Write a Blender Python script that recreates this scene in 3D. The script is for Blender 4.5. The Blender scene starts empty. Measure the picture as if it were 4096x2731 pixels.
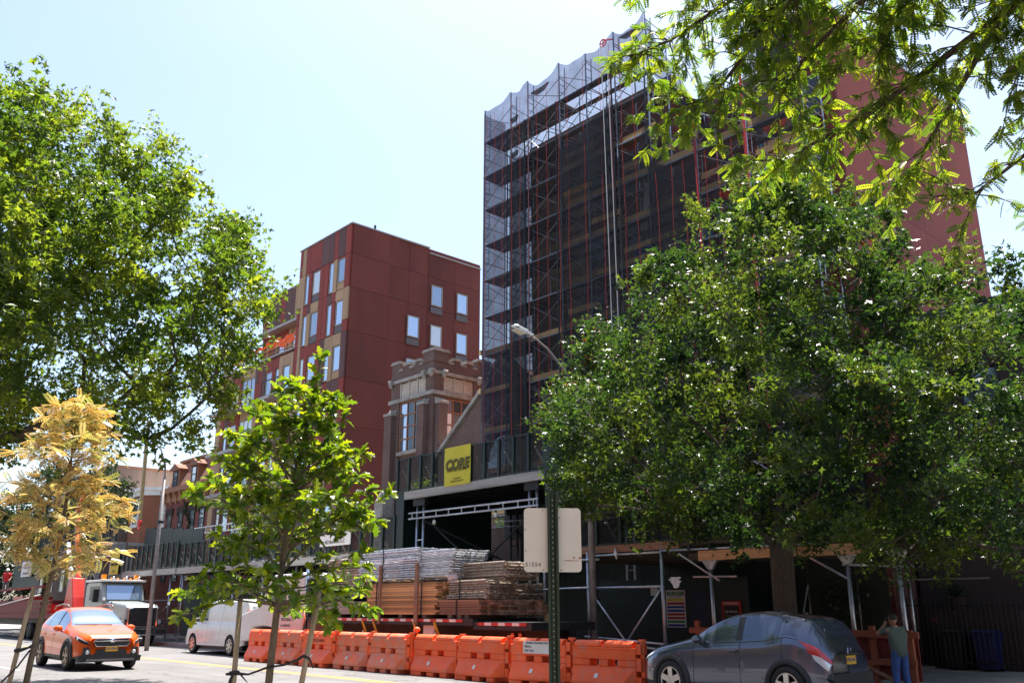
import bpy, math, random
import numpy as np
from mathutils import Vector, Matrix, Euler
random.seed(7)
rng = np.random.default_rng(7)
sc = bpy.context.scene
COL = sc.collection
R = math.radians

# ---------------------------------------------------------------- camera
TH, AZ = R(16.8), R(42.3)
fh = Vector((-math.cos(AZ), math.sin(AZ), 0))
rt = Vector((math.sin(AZ), math.cos(AZ), 0))
fw = fh * math.cos(TH) + Vector((0, 0, math.sin(TH)))
upv = -fh * math.sin(TH) + Vector((0, 0, math.cos(TH)))
cam = bpy.data.cameras.new('camera')
cam.sensor_width = 36
cam.lens = 31.26
cam.clip_start = 0.05
cam.clip_end = 6000
cob = bpy.data.objects.new('camera', cam)
COL.objects.link(cob)
mt = Matrix((rt, upv, -fw)).transposed().to_4x4()
mt.translation = (0, 0, 1.7)
cob.matrix_world = mt
sc.camera = cob

# ---------------------------------------------------------------- sky, sun, exposure
SUN = Vector((-0.13, 0.26, 0.955)).normalized()
w = bpy.data.worlds.new('World')
sc.world = w
w.use_nodes = True
nt = w.node_tree
bg = nt.nodes['Background']
sky = nt.nodes.new('ShaderNodeTexSky')
sky.sky_type = 'NISHITA'
sky.sun_disc = False
sky.sun_elevation = math.asin(SUN.z)
sky.sun_rotation = math.atan2(SUN.x, SUN.y)
sky.air_density = 1.0
sky.dust_density = 2.0
sky.ozone_density = 0.5
nt.links.new(sky.outputs[0], bg.inputs[0])
bg.inputs[1].default_value = 0.115
sl = bpy.data.lights.new('sun', 'SUN')
sl.energy = 5.0
sl.angle = R(0.53)
sl.color = (1.0, 0.95, 0.88)
so = bpy.data.objects.new('sun', sl)
COL.objects.link(so)
so.rotation_mode = 'QUATERNION'
so.rotation_quaternion = SUN.to_track_quat('Z', 'Y')
sc.view_settings.view_transform = 'Standard'
sc.view_settings.look = 'None'
sc.view_settings.gamma = 1
sc.view_settings.use_curve_mapping = False
sc.view_settings.exposure = 1.38

cy = sc.cycles
cy.max_bounces = 6; cy.diffuse_bounces = 2; cy.glossy_bounces = 3; cy.transmission_bounces = 3; cy.transparent_max_bounces = 10
cy.caustics_reflective = False; cy.caustics_refractive = False
# ---------------------------------------------------------------- materials
MATS = {}
def _new(name):
    m = bpy.data.materials.new(name)
    m.use_nodes = True
    MATS[name] = m
    t = m.node_tree
    return m, t, t.nodes['Principled BSDF']
def coords(t, rnd=True, scale=(1, 1, 1)):
    tc = t.nodes.new('ShaderNodeTexCoord')
    mp = t.nodes.new('ShaderNodeMapping')
    mp.inputs['Scale'].default_value = scale
    t.links.new(tc.outputs['Object'], mp.inputs['Vector'])
    if rnd:
        oi = t.nodes.new('ShaderNodeObjectInfo')
        mu = t.nodes.new('ShaderNodeMath'); mu.operation = 'MULTIPLY'; mu.inputs[1].default_value = 61.0
        t.links.new(oi.outputs['Random'], mu.inputs[0])
        t.links.new(mu.outputs[0], mp.inputs['Location'])
    return mp.outputs[0]
def noise(t, vec, scale, detail=4, rough=.6):
    n = t.nodes.new('ShaderNodeTexNoise')
    n.inputs['Scale'].default_value = scale
    n.inputs['Detail'].default_value = detail
    n.inputs['Roughness'].default_value = rough
    t.links.new(vec, n.inputs['Vector'])
    return n.outputs['Fac']
def mixc(t, fac, a, b, mode='MIX'):
    m = t.nodes.new('ShaderNodeMix'); m.data_type = 'RGBA'; m.blend_type = mode
    for s, v in ((m.inputs[0], fac), (m.inputs[6], a), (m.inputs[7], b)):
        if hasattr(v, 'is_linked'): t.links.new(v, s)
        elif isinstance(v, (int, float)): s.default_value = v
        else: s.default_value = (*v[:3], 1)
    return m.outputs[2]
def ramp(t, fac, lo, hi, a=0., b=1.):
    m = t.nodes.new('ShaderNodeMapRange')
    m.inputs[1].default_value = lo; m.inputs[2].default_value = hi
    m.inputs[3].default_value = a; m.inputs[4].default_value = b
    t.links.new(fac, m.inputs[0])
    return m.outputs[0]
def bump(t, p, h, strength=.3, dist=.01):
    b = t.nodes.new('ShaderNodeBump')
    b.inputs['Strength'].default_value = strength; b.inputs['Distance'].default_value = dist
    t.links.new(h, b.inputs['Height'])
    t.links.new(b.outputs[0], p.inputs['Normal'])
def mat(name, col, rough=.7, metal=0., var=.15, scale=3., bmp=0., bscale=40., spec=.5, coat=0., stretch=(1, 1, 1), tint=None, objvar=.0, dirt=None):
    m, t, p = _new(name)
    p.inputs['Roughness'].default_value = rough
    p.inputs['Metallic'].default_value = metal
    p.inputs['Specular IOR Level'].default_value = spec
    p.inputs['Coat Weight'].default_value = coat
    p.inputs['Coat Roughness'].default_value = .03
    c = col
    if var > 0 or bmp > 0 or dirt:
        v = coords(t, True, stretch)
    if var > 0:
        n = noise(t, v, scale)
        c = mixc(t, ramp(t, n, .3, .7), [x * (1 - var) for x in col], [min(1, x * (1 + var)) for x in (tint or col)])
    if dirt:
        n2 = noise(t, v, dirt[1], 8, .7)
        c = mixc(t, ramp(t, n2, dirt[2], dirt[3]), c, dirt[0])
    if objvar > 0:
        oi = t.nodes.new('ShaderNodeObjectInfo')
        hv = t.nodes.new('ShaderNodeHueSaturation')
        t.links.new(ramp(t, oi.outputs['Random'], 0, 1, 1 - objvar, 1 + objvar), hv.inputs['Value'])
        if hasattr(c, 'is_linked'): t.links.new(c, hv.inputs['Color'])
        else: hv.inputs['Color'].default_value = (*c, 1)
        c = hv.outputs[0]
    if hasattr(c, 'is_linked'): t.links.new(c, p.inputs['Base Color'])
    else: p.inputs['Base Color'].default_value = (*c, 1)
    if bmp > 0: bump(t, p, noise(t, v, bscale), bmp, .01)
    return m

def brick_mat(name, c1, c2, mortar, bw=.22, bh=.068):
    m, t, p = _new(name)
    tc = t.nodes.new('ShaderNodeTexCoord')
    sx = t.nodes.new('ShaderNodeSeparateXYZ'); t.links.new(tc.outputs['Object'], sx.inputs[0])
    ad = t.nodes.new('ShaderNodeMath'); t.links.new(sx.outputs[0], ad.inputs[0]); t.links.new(sx.outputs[1], ad.inputs[1])
    cb = t.nodes.new('ShaderNodeCombineXYZ'); t.links.new(ad.outputs[0], cb.inputs[0]); t.links.new(sx.outputs[2], cb.inputs[1])
    b = t.nodes.new('ShaderNodeTexBrick')
    b.inputs['Scale'].default_value = 1
    b.inputs['Brick Width'].default_value = bw; b.inputs['Row Height'].default_value = bh
    b.inputs['Mortar Size'].default_value = .008
    b.inputs['Bias'].default_value = -.1
    b.inputs['Color1'].default_value = (*c1, 1); b.inputs['Color2'].default_value = (*c2, 1); b.inputs['Mortar'].default_value = (*mortar, 1)
    t.links.new(cb.outputs[0], b.inputs['Vector'])
    n = noise(t, tc.outputs['Object'], .9, 6)
    c = mixc(t, ramp(t, n, .3, .75, .0, .55), b.outputs['Color'], [x * .45 for x in c1])
    t.links.new(c, p.inputs['Base Color'])
    p.inputs['Roughness'].default_value = .9
    bump(t, p, b.outputs['Fac'], -.6, .012)
    return m

def leaf_mat(name, cols, trans, rough=.35, tw=.45, spec=.5):
    """leaf with light passing through it; colour differs from leaf to leaf"""
    m, t, p = _new(name)
    tc = t.nodes.new('ShaderNodeTexCoord')
    at = t.nodes.new('ShaderNodeAttribute'); at.attribute_name = 'leafvar'
    oi = t.nodes.new('ShaderNodeObjectInfo')
    a2 = t.nodes.new('ShaderNodeMath'); a2.operation = 'ADD'
    t.links.new(at.outputs['Fac'], a2.inputs[0])
    if name in ('leaf_oak', 'leaf_left', 'leaf_far'): a2.inputs[1].default_value = 0
    else: t.links.new(oi.outputs['Random'], a2.inputs[1])
    fr = t.nodes.new('ShaderNodeMath'); fr.operation = 'FRACT'; t.links.new(a2.outputs[0], fr.inputs[0])
    cr = t.nodes.new('ShaderNodeValToRGB')
    el = cr.color_ramp.elements
    for i, (pos, c) in enumerate(cols):
        e = el[i] if i < 2 else el.new(pos)
        e.position = pos; e.color = (*c, 1)
    t.links.new(fr.outputs[0], cr.inputs[0])
    t.links.new(cr.outputs[0], p.inputs['Base Color'])
    p.inputs['Roughness'].default_value = rough
    p.inputs['Specular IOR Level'].default_value = spec
    tr = t.nodes.new('ShaderNodeBsdfTranslucent')
    cc = mixc(t, 1., cr.outputs[0], trans, 'MULTIPLY')
    t.links.new(cc, tr.inputs[0])
    mx = t.nodes.new('ShaderNodeMixShader'); mx.inputs[0].default_value = tw
    out = t.nodes['Material Output']
    t.links.new(p.outputs[0], mx.inputs[1]); t.links.new(tr.outputs[0], mx.inputs[2]); t.links.new(mx.outputs[0], out.inputs[0])
    return m

def net_mat(name, col, alpha, tw=.4):
    """woven debris netting: threads that let part of the light through"""
    m, t, p = _new(name)
    p.inputs['Base Color'].default_value = (*col, 1); p.inputs['Roughness'].default_value = .7
    tp = t.nodes.new('ShaderNodeBsdfTransparent')
    tl = t.nodes.new('ShaderNodeBsdfTranslucent'); tl.inputs[0].default_value = (*[min(1, c * 2.2) for c in col], 1)
    m1 = t.nodes.new('ShaderNodeMixShader'); m1.inputs[0].default_value = tw
    t.links.new(p.outputs[0], m1.inputs[1]); t.links.new(tl.outputs[0], m1.inputs[2])
    v = coords(t, False)
    n = noise(t, v, 1.3, 5)
    m2 = t.nodes.new('ShaderNodeMixShader')
    t.links.new(ramp(t, n, .25, .75, max(0, alpha - .1), min(1, alpha + .12)), m2.inputs[0])
    t.links.new(tp.outputs[0], m2.inputs[1]); t.links.new(m1.outputs[0], m2.inputs[2])
    t.links.new(m2.outputs[0], t.nodes['Material Output'].inputs[0])
    return m
def glass_mat(name, col, metal=.75, rough=.04):
    m, t, p = _new(name)
    p.inputs['Base Color'].default_value = (*col, 1); p.inputs['Metallic'].default_value = metal; p.inputs['Roughness'].default_value = rough
    v = coords(t, True)
    bump(t, p, noise(t, v, .9, 2), .04, .02)
    return m

mat('ground', (.13, .12, .10), .95, var=.3, scale=.4)
mat('steel', (.42, .43, .45), .38, .85, .25, 6, .1, 60, dirt=((.25, .22, .2), 9., .55, .75))
mat('dark_steel', (.03, .03, .034), .55, .4, .3, 5)
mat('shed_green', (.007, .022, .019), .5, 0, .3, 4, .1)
mat('shed_grey', (.38, .37, .34), .6, .2, .2, 2, .1, dirt=((.2, .18, .15), 2.5, .5, .75))
mat('deck_wood', (.075, .055, .04), .85, 0, .3, 1.2, .2, 30, stretch=(.3, 3, 3), objvar=.25)
mat('plywood', (.30, .20, .11), .8, 0, .3, 1.2, .2, 30, stretch=(.3, 3, 3), objvar=.25)
mat('board', (.68, .44, .20), .8, 0, .3, 2.0, .2, 30, stretch=(.25, 4, 4), objvar=.3)
mat('lumber', (.62, .33, .15), .75, 0, .4, 3.0, .3, 25, stretch=(.4, 6, 6), objvar=.45, dirt=((.16, .085, .05), 6., .52, .72))
mat('old_lumber', (.27, .14, .09), .8, 0, .4, 3.0, .3, 25, stretch=(.4, 6, 6), objvar=.35)
mat('stained_wood', (.33, .085, .04), .7, 0, .3, 3.0, .2, 25, stretch=(3, 3, .5), objvar=.15)
mat('stake_wood', (.36, .27, .17), .85, 0, .35, 5.0, .4, 30, stretch=(5, 5, .6))
mat('red_paint', (.24, .038, .026), .75, 0, .12, .6, .15, 90, objvar=.06)
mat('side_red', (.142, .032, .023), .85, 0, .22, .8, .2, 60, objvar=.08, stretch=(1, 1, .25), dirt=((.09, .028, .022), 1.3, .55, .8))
mat('sunlit_red', (.27, .062, .046), .85, 0, .16, .5, .15, 60, objvar=.05, stretch=(1, 1, .3))  # lighter take on side_red: brightness of the lit wall put into its colour
mat('brown_panel', (.115, .048, .042), .7, 0, .1, .6, objvar=.08)
mat('tan_panel', (.40, .26, .15), .75, 0, .1, .6, objvar=.08)
mat('parapet_cap', (.36, .33, .31), .5, .3, .1)
mat('window_frame', (.34, .28, .22), .55, 0, .08)
mat('white_frame', (.74, .73, .70), .5, 0, .08)
glass_mat('window_glass', (.50, .57, .68), .8)
glass_mat('curtain_glass', (.62, .63, .64), .45, .1)
glass_mat('shade_glass', (.33, .38, .46), .75)
glass_mat('dark_glass', (.10, .12, .14), .5)
mat('grille_grey', (.12, .10, .10), .6, .2, .2, 8)
brick_mat('tower_brick', (.165, .075, .058), (.105, .052, .045), (.27, .24, .21))
brick_mat('house_brick', (.22, .048, .036), (.16, .037, .03), (.19, .11, .09))
brick_mat('orange_brick', (.30, .10, .052), (.26, .085, .045), (.28, .16, .11))
brick_mat('brownstone', (.045, .024, .021), (.04, .022, .019), (.036, .022, .019), .6, .3)
mat('stone', (.35, .325, .295), .9, 0, .22, 1.6, .4, 25, dirt=((.17, .13, .1), 2.2, .5, .72))
mat('terracotta', (.50, .44, .36), .85, 0, .12, 2, .2, 20, dirt=((.36, .2, .12), 1.7, .55, .75))
mat('cornice_brown', (.30, .135, .075), .7, 0, .15, 3)
mat('shingle', (.235, .105, .066), .85, 0, .25, 9, .5, 14, stretch=(1, 1, 6))
mat('stucco', (.245, .175, .14), .95, 0, .25, .7, .3, 10, stretch=(1, 1, .25))
mat('white_paint', (.74, .72, .68), .6, 0, .1, 3)
mat('barrier_orange', (.95, .125, .028), .5, 0, .10, 2.5, .15, 18, spec=.4, dirt=((.60, .24, .17), 3.6, .50, .78), objvar=.12)
mat('barrier_faded', (.84, .17, .065), .6, 0, .12, 2.5, .15, 18, spec=.3, dirt=((.52, .30, .24), 4.2, .44, .70))
mat('safety_net', (.85, .12, .03), .8, 0, .2)
mat('yellow_banner', (.66, .58, .03), .6, 0, .06, 2)
mat('ink', (.02, .02, .018), .7, 0, 0)
mat('red_ink', (.42, .03, .02), .7, 0, 0)
mat('blue_ink', (.03, .06, .3), .7, 0, 0)
mat('green_ink', (.04, .25, .08), .7, 0, 0)
mat('yellow_ink', (.65, .5, .03), .7, 0, 0)
mat('paper', (.72, .71, .68), .7, 0, .05)
mat('sign_back', (.62, .54, .44), .55, 0, .07, 3, .03, dirt=((.36, .22, .12), 11, .68, .78))
mat('post_green', (.018, .03, .012), .5, .3, .3, 20)
mat('rust', (.35, .1, .03), .9)
mat('lamp_grey', (.50, .52, .54), .45, .5, .1)
mat('pole_grey', (.24, .22, .215), .6, .35, .2, 4)
mat('lamp_lens', (.75, .72, .6), .3, 0, .1, 30)
mat('bark', (.07, .052, .038), .95, 0, .35, 8, .8, 30, stretch=(4, 4, 1))
mat('young_bark', (.13, .095, .06), .9, 0, .35, 12, .5, 40, stretch=(3, 3, 1))
mat('strap', (.012, .012, .015), .6, 0, .2)
mat('tire', (.018, .018, .019), .75, 0, .2, 10)
mat('rim_silver', (.6, .58, .55), .3, .8, .1)
mat('rim_bronze', (.30, .23, .16), .35, .7, .1)
mat('black_plastic', (.022, .022, .024), .55, 0, .15)
mat('chrome', (.8, .8, .82), .1, 1., 0)
mat('car_orange', (.80, .115, .008), .33, .0, .04, 2, 0, coat=.6)
mat('car_grey', (.10, .112, .155), .24, .7, .05, 2, 0, coat=1.)
mat('van_white', (.70, .70, .68), .35, .0, .06, 2, coat=.6, dirt=((.42, .4, .37), 3., .55, .85))
mat('truck_white', (.72, .70, .68), .4, 0, .06, 2, coat=.4)
mat('truck_grey', (.34, .37, .35), .4, .1, .1, 2, coat=.5)
mat('crane_red', (.62, .03, .018), .4, 0, .12, 3, coat=.3)
mat('dull_red', (.16, .022, .018), .7, 0, .3, 3)
mat('amber', (.9, .27, .01), .35, 0, 0)
mat('tail_red', (.5, .01, .008), .2, 0, 0, coat=1.)
mat('lens_clear', (.75, .76, .78), .12, .3, 0)
glass_mat('car_glass', (.27, .36, .48), .7, .03)
glass_mat('car_glass_dark', (.09, .11, .15), .55, .03)
mat('plate_yellow', (.80, .42, .02), .5, 0, .05)
mat('tape_red', (.5, .015, .015), .4, 0, .1)
mat('galvanised', (.64, .66, .69), .35, .8, .2, 7, objvar=.25)
mat('rusty_tube', (.42, .35, .29), .55, .6, .4, 8, objvar=.3, dirt=((.30, .14, .06), 7, .5, .7))
mat('skin', (.42, .22, .15), .55, 0, .05)
mat('hair', (.02, .016, .013), .6, 0, .2)
mat('shirt_green', (.11, .135, .115), .9, 0, .12, 8, .3, 14)
mat('jeans', (.055, .10, .27), .9, 0, .25, 6, .4, 18)
mat('shirt_red', (.62, .03, .03), .85, 0, .1, 6)
mat('grey_trousers', (.17, .16, .17), .9, 0, .15, 6)
mat('helmet', (.8, .8, .78), .3, 0, 0)
mat('bin_blue', (.012, .018, .09), .45, 0, .1)
mat('bin_black', (.02, .022, .022), .5, 0, .1)
mat('iron', (.012, .012, .013), .5, .3, .2)
mat('plastic_bag', (.8, .8, .82), .35, 0, .1, 8, .5, 9)
mat('pink_bag', (.75, .52, .5), .5, 0, .15, 8, .5, 9)
mat('rope_white', (.62, .6, .56), .8, 0, .1)
mat('red_tape', (.62, .06, .03), .7, 0, .1)
mat('yellow_strap', (.55, .33, .03), .7, 0, .2)
mat('crane_yellow', (.36, .27, .12), .6, .1, .2, 5)
mat('kerb', (.36, .34, .31), .9, 0, .15, 2, .3, 30)
mat('tube_light', (.85, .8, .65), .3, 0, 0)
net_mat('net', (.013, .0115, .015), .45, .3)
net_mat('net_dense', (.008, .0075, .009), .66, .2)
net_mat('net_top', (.012, .012, .032), .62, .3)
net_mat('wire_mesh', (.010, .012, .012), .40, .2)
leaf_mat('leaf_oak', [(0, (.008, .021, .010)), (1, (.060, .082, .019)), (.45, (.015, .034, .013))], (4.4, 4.1, 1.1), .33, .45, .28)
leaf_mat('leaf_left', [(0, (.022, .050, .015)), (1, (.115, .145, .027)), (.5, (.044, .078, .019))], (3.9, 3.5, .75), .34, .52, .32)
leaf_mat('leaf_far', [(0, (.012, .026, .010)), (1, (.028, .045, .014)), (.5, (.018, .034, .012))], (1.8, 2.0, .8), .5, .3)
leaf_mat('leaf_sapling', [(0, (.028, .060, .012)), (1, (.125, .155, .018)), (.5, (.052, .092, .014))], (3.9, 3.5, .5), .3, .5, .45)
leaf_mat('leaf_locust', [(0, (.032, .068, .013)), (1, (.13, .155, .022)), (.5, (.060, .102, .016))], (3.7, 3.4, .6), .38, .52, .4)
leaf_mat('leaf_golden', [(0, (.56, .34, .08)), (1, (.24, .28, .08)), (.25, (.64, .53, .27)), (.5, (.52, .31, .08)), (.75, (.42, .41, .15))], (1.35, 1.25, .8), .32, .42, .6)
leaf_mat('leaf_dead', [(0, (.22, .07, .02)), (1, (.3, .11, .03))], (1.6, 1.3, .8), .6, .3)

# worn asphalt
m, t, p = _new('asphalt')
v = coords(t, False)
n1 = noise(t, v, .35, 6); n2 = noise(t, v, 60., 3); n3 = noise(t, coords(t, False, (.08, 1.2, 1)), 1.5, 6)
c = mixc(t, ramp(t, n1, .35, .7), (.112, .107, .106), (.165, .158, .157))
c = mixc(t, ramp(t, n3, .52, .72), c, (.080, .076, .075))
c = mixc(t, ramp(t, n2, .35, .75, 0, .5), c, (.25, .24, .232))
vo = t.nodes.new('ShaderNodeTexVoronoi'); vo.feature = 'DISTANCE_TO_EDGE'; vo.inputs['Scale'].default_value = .33
wv = t.nodes.new('ShaderNodeVectorMath'); wv.operation = 'ADD'
nz = t.nodes.new('ShaderNodeTexNoise'); nz.inputs['Scale'].default_value = 1.1
t.links.new(v, nz.inputs['Vector']); t.links.new(v, wv.inputs[0]); t.links.new(nz.outputs['Color'], wv.inputs[1]); t.links.new(wv.outputs[0], vo.inputs['Vector'])
c = mixc(t, ramp(t, vo.outputs['Distance'], .0, .012, .75, 0.), c, (.05, .048, .045))
t.links.new(c, p.inputs['Base Color']); p.inputs['Roughness'].default_value = .85
bump(t, p, n2, .35, .01)
# worn road paint
for nm, pc in (('paint_yellow', (.60, .33, .03)), ('paint_white', (.72, .70, .66))):
    m, t, p = _new(nm)
    v = coords(t, False)
    c = mixc(t, ramp(t, noise(t, v, 9., 8, .75), .48, .62), pc, (.24, .21, .18))
    t.links.new(c, p.inputs['Base Color']); p.inputs['Roughness'].default_value = .8
m, t, p = _new('paving')
b = t.nodes.new('ShaderNodeTexBrick'); b.offset = 0
for k, vv in (('Scale', 1), ('Brick Width', 1.5), ('Row Height', 1.5), ('Mortar Size', .012)): b.inputs[k].default_value = vv
b.inputs['Color1'].default_value = (.33, .31, .28, 1); b.inputs['Color2'].default_value = (.27, .26, .24, 1); b.inputs['Mortar'].default_value = (.1, .09, .08, 1)
v = coords(t, False); t.links.new(v, b.inputs['Vector'])
t.links.new(mixc(t, ramp(t, noise(t, v, 2., 7), .4, .7, 0, .6), b.outputs[0], (.2, .18, .16)), p.inputs['Base Color']); p.inputs['Roughness'].default_value = .9

# ---------------------------------------------------------------- mesh helpers
WORLD = {}
def link(o, parent=None, local=False):
    COL.objects.link(o)
    if parent is not None:
        o.parent = parent
        if not local:
            pw = Matrix.Identity(4); q = parent
            while q is not None:
                pw = q.matrix_parent_inverse @ Matrix.LocRotScale(q.location, q.rotation_euler, q.scale) @ pw
                q = q.parent
            o.matrix_parent_inverse = pw.inverted()
            WORLD[o.name] = Vector((0, 0, 0))
        else:
            WORLD[o.name] = WORLD[parent.name] + Vector(o.location)
    else:
        WORLD[o.name] = Vector(o.location)
    return o
def tag(o, label, cat, group=None):
    o['label'] = label; o['category'] = cat
    if group: o['group'] = group
    return o
def thing(name, label, cat, loc=(0, 0, 0), rz=0., group=None):
    o = bpy.data.objects.new(name, None)
    o.empty_display_size = .3
    o.location = loc; o.rotation_euler = (0, 0, rz)
    COL.objects.link(o); WORLD[o.name] = Vector(loc)
    return tag(o, label, cat, group)
def inst(name, me, parent, loc, rot=(0, 0, 0), scale=(1, 1, 1), local=False):
    """another object on shared mesh data; loc is a world position unless local"""
    o = bpy.data.objects.new(name, me)
    COL.objects.link(o)
    o.parent = parent
    l = Vector(loc)
    o.location = l if (local or parent is None) else l - WORLD[parent.name]
    o.rotation_euler = rot; o.scale = scale
    WORLD[o.name] = l
    return o
class MB:
    def __init__(s):
        s.v = []; s.f = []
    def add(s, vs, fs):
        n = len(s.v)
        s.v.extend([tuple(q) for q in vs]); s.f.extend([tuple(i + n for i in q) for q in fs])
        return s
    def box(s, x0, y0, z0, x1, y1, z1):
        return s.add([(x0, y0, z0), (x1, y0, z0), (x1, y1, z0), (x0, y1, z0), (x0, y0, z1), (x1, y0, z1), (x1, y1, z1), (x0, y1, z1)],
                     [(3, 2, 1, 0), (4, 5, 6, 7), (0, 1, 5, 4), (1, 2, 6, 5), (2, 3, 7, 6), (3, 0, 4, 7)])
    def bar(s, a, b, w, h=None, up=(0, 0, 1)):
        a, b = Vector(a), Vector(b); h = h or w
        d = (b - a).normalized(); u = Vector(up)
        if abs(d.dot(u)) > .98: u = Vector((0, 1, 0))
        x = d.cross(u).normalized() * (w / 2); y = x.cross(d).normalized() * (h / 2)
        q = [a - x - y, a + x - y, a + x + y, a - x + y, b - x - y, b + x - y, b + x + y, b - x + y]
        return s.add(q, [(0, 1, 2, 3), (7, 6, 5, 4), (1, 0, 4, 5), (2, 1, 5, 6), (3, 2, 6, 7), (0, 3, 7, 4)])
    def tube(s, a, b, r, n=8, r2=None, cap=True):
        return s.path([a, b], [r, r if r2 is None else r2], n, cap)
    def path(s, pts, rad, n=8, cap=True):
        pts = [Vector(q) for q in pts]
        if not hasattr(rad, '__len__'): rad = [rad] * len(pts)
        vs, fs = [], []
        u = None
        for i, q in enumerate(pts):
            d = (pts[min(i + 1, len(pts) - 1)] - pts[max(i - 1, 0)]).normalized()
            if u is None:
                u = d.orthogonal().normalized()
            u = (u - d * u.dot(d))
            u = u.normalized() if u.length > 1e-6 else d.orthogonal().normalized()
            w_ = d.cross(u)
            for k in range(n):
                a = 2 * math.pi * k / n
                vs.append(q + (u * math.cos(a) + w_ * math.sin(a)) * rad[i])
        for i in range(len(pts) - 1):
            for k in range(n):
                k2 = (k + 1) % n
                fs.append((i * n + k, i * n + k2, (i + 1) * n + k2, (i + 1) * n + k))
        if cap:
            fs.append(tuple(range(n - 1, -1, -1))); fs.append(tuple(range((len(pts) - 1) * n, len(pts) * n)))
        return s.add(vs, fs)
    def prism(s, poly, a, b, axis='y'):
        """polygon in the two other axes pushed from a to b along axis"""
        n = len(poly)
        def P(q, d):
            return {'y': (q[0], d, q[1]), 'x': (d, q[0], q[1]), 'z': (q[0], q[1], d)}[axis]
        vs = [P(q, a) for q in poly] + [P(q, b) for q in poly]
        fs = [tuple(range(n)), tuple(range(2 * n - 1, n - 1, -1))]
        fs += [(i, i + n, (i + 1) % n + n, (i + 1) % n) for i in range(n)]
        return s.add(vs, fs)
    def grid(s, fn, nu, nv):
        vs = [fn(i / nu, j / nv) for i in range(nu + 1) for j in range(nv + 1)]
        fs = [(i * (nv + 1) + j, (i + 1) * (nv + 1) + j, (i + 1) * (nv + 1) + j + 1, i * (nv + 1) + j + 1) for i in range(nu) for j in range(nv)]
        return s.add(vs, fs)
    def ball(s, c, r, nu=10, nv=7):
        rx, ry, rz = r if hasattr(r, '__len__') else (r, r, r)
        return s.grid(lambda a, b: (c[0] + rx * math.cos(a * 2 * math.pi) * math.sin(b * math.pi), c[1] + ry * math.sin(a * 2 * math.pi) * math.sin(b * math.pi), c[2] - rz * math.cos(b * math.pi)), nu, nv)
    def lathe(s, prof, c, axis='z', n=24):
        def fn(a, b):
            i = b * (len(prof) - 1); k = min(int(round(i)), len(prof) - 1)
            r, h = prof[k]; q = a * 2 * math.pi
            x, y = r * math.cos(q), r * math.sin(q)
            return {'z': (c[0] + x, c[1] + y, c[2] + h), 'y': (c[0] + x, c[1] + h, c[2] + y), 'x': (c[0] + h, c[1] + x, c[2] + y)}[axis]
        return s.grid(fn, n, len(prof) - 1)
    def mesh(s, name, m, smooth=False):
        me = bpy.data.meshes.new(name)
        me.from_pydata(s.v, [], s.f)
        if m: me.materials.append(MATS[m])
        if smooth: me.polygons.foreach_set('use_smooth', [True] * len(me.polygons))
        return me
    def build(s, name, m, parent=None, smooth=False, local=False, bevel=0., fix=False):
        org = Vector((0, 0, 0))
        if parent is None:
            a = np.array(s.v); lo, hi = a.min(0), a.max(0)
            org = Vector(((lo[0] + hi[0]) / 2, (lo[1] + hi[1]) / 2, lo[2]))
            s.v = [(q[0] - org.x, q[1] - org.y, q[2] - org.z) for q in s.v]
        me = s.mesh(name, m, smooth)
        if fix:
            import bmesh
            bm = bmesh.new(); bm.from_mesh(me); bmesh.ops.remove_doubles(bm, verts=bm.verts, dist=1e-4); bmesh.ops.recalc_face_normals(bm, faces=bm.faces); bm.to_mesh(me); bm.free()
        o = bpy.data.objects.new(name, me)
        o.location = org
        link(o, parent, local)
        if bevel:
            b = o.modifiers.new('bevel', 'BEVEL'); b.width = bevel; b.segments = 2; b.limit_method = 'ANGLE'
            b.harden_normals = False
        return o
def pchip(x, y, q):
    x, y, q = np.asarray(x, float), np.asarray(y, float), np.asarray(q, float)
    h = np.diff(x); d = np.diff(y) / h
    s = np.zeros_like(y)
    for i in range(1, len(x) - 1):
        if d[i - 1] * d[i] > 0:
            w1, w2 = 2 * h[i] + h[i - 1], h[i] + 2 * h[i - 1]
            s[i] = (w1 + w2) / (w1 / d[i - 1] + w2 / d[i])
    s[0], s[-1] = d[0], d[-1]
    i = np.clip(np.searchsorted(x, q) - 1, 0, len(x) - 2)
    t_ = np.clip((q - x[i]) / h[i], 0, 1)
    return ((2 * t_**3 - 3 * t_**2 + 1) * y[i] + (t_**3 - 2 * t_**2 + t_) * h[i] * s[i] + (-2 * t_**3 + 3 * t_**2) * y[i + 1] + (t_**3 - t_**2) * h[i] * s[i + 1])
CUBE = {}
def cube(m):
    if m not in CUBE: CUBE[m] = MB().box(-.5, -.5, -.5, .5, .5, .5).mesh('block', m)
    return CUBE[m]
def blk(name, m, parent, x0, y0, z0, x1, y1, z1):
    """one block as its own object on a shared cube mesh"""
    if 'brick' in m or m in ('brownstone', 'shingle', 'stone'):
        return MB().box(x0, y0, z0, x1, y1, z1).build(name, m, parent)
    return inst(name, cube(m), parent, ((x0 + x1) / 2, (y0 + y1) / 2, (z0 + z1) / 2), (0, 0, 0), (x1 - x0, y1 - y0, z1 - z0))
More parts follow.
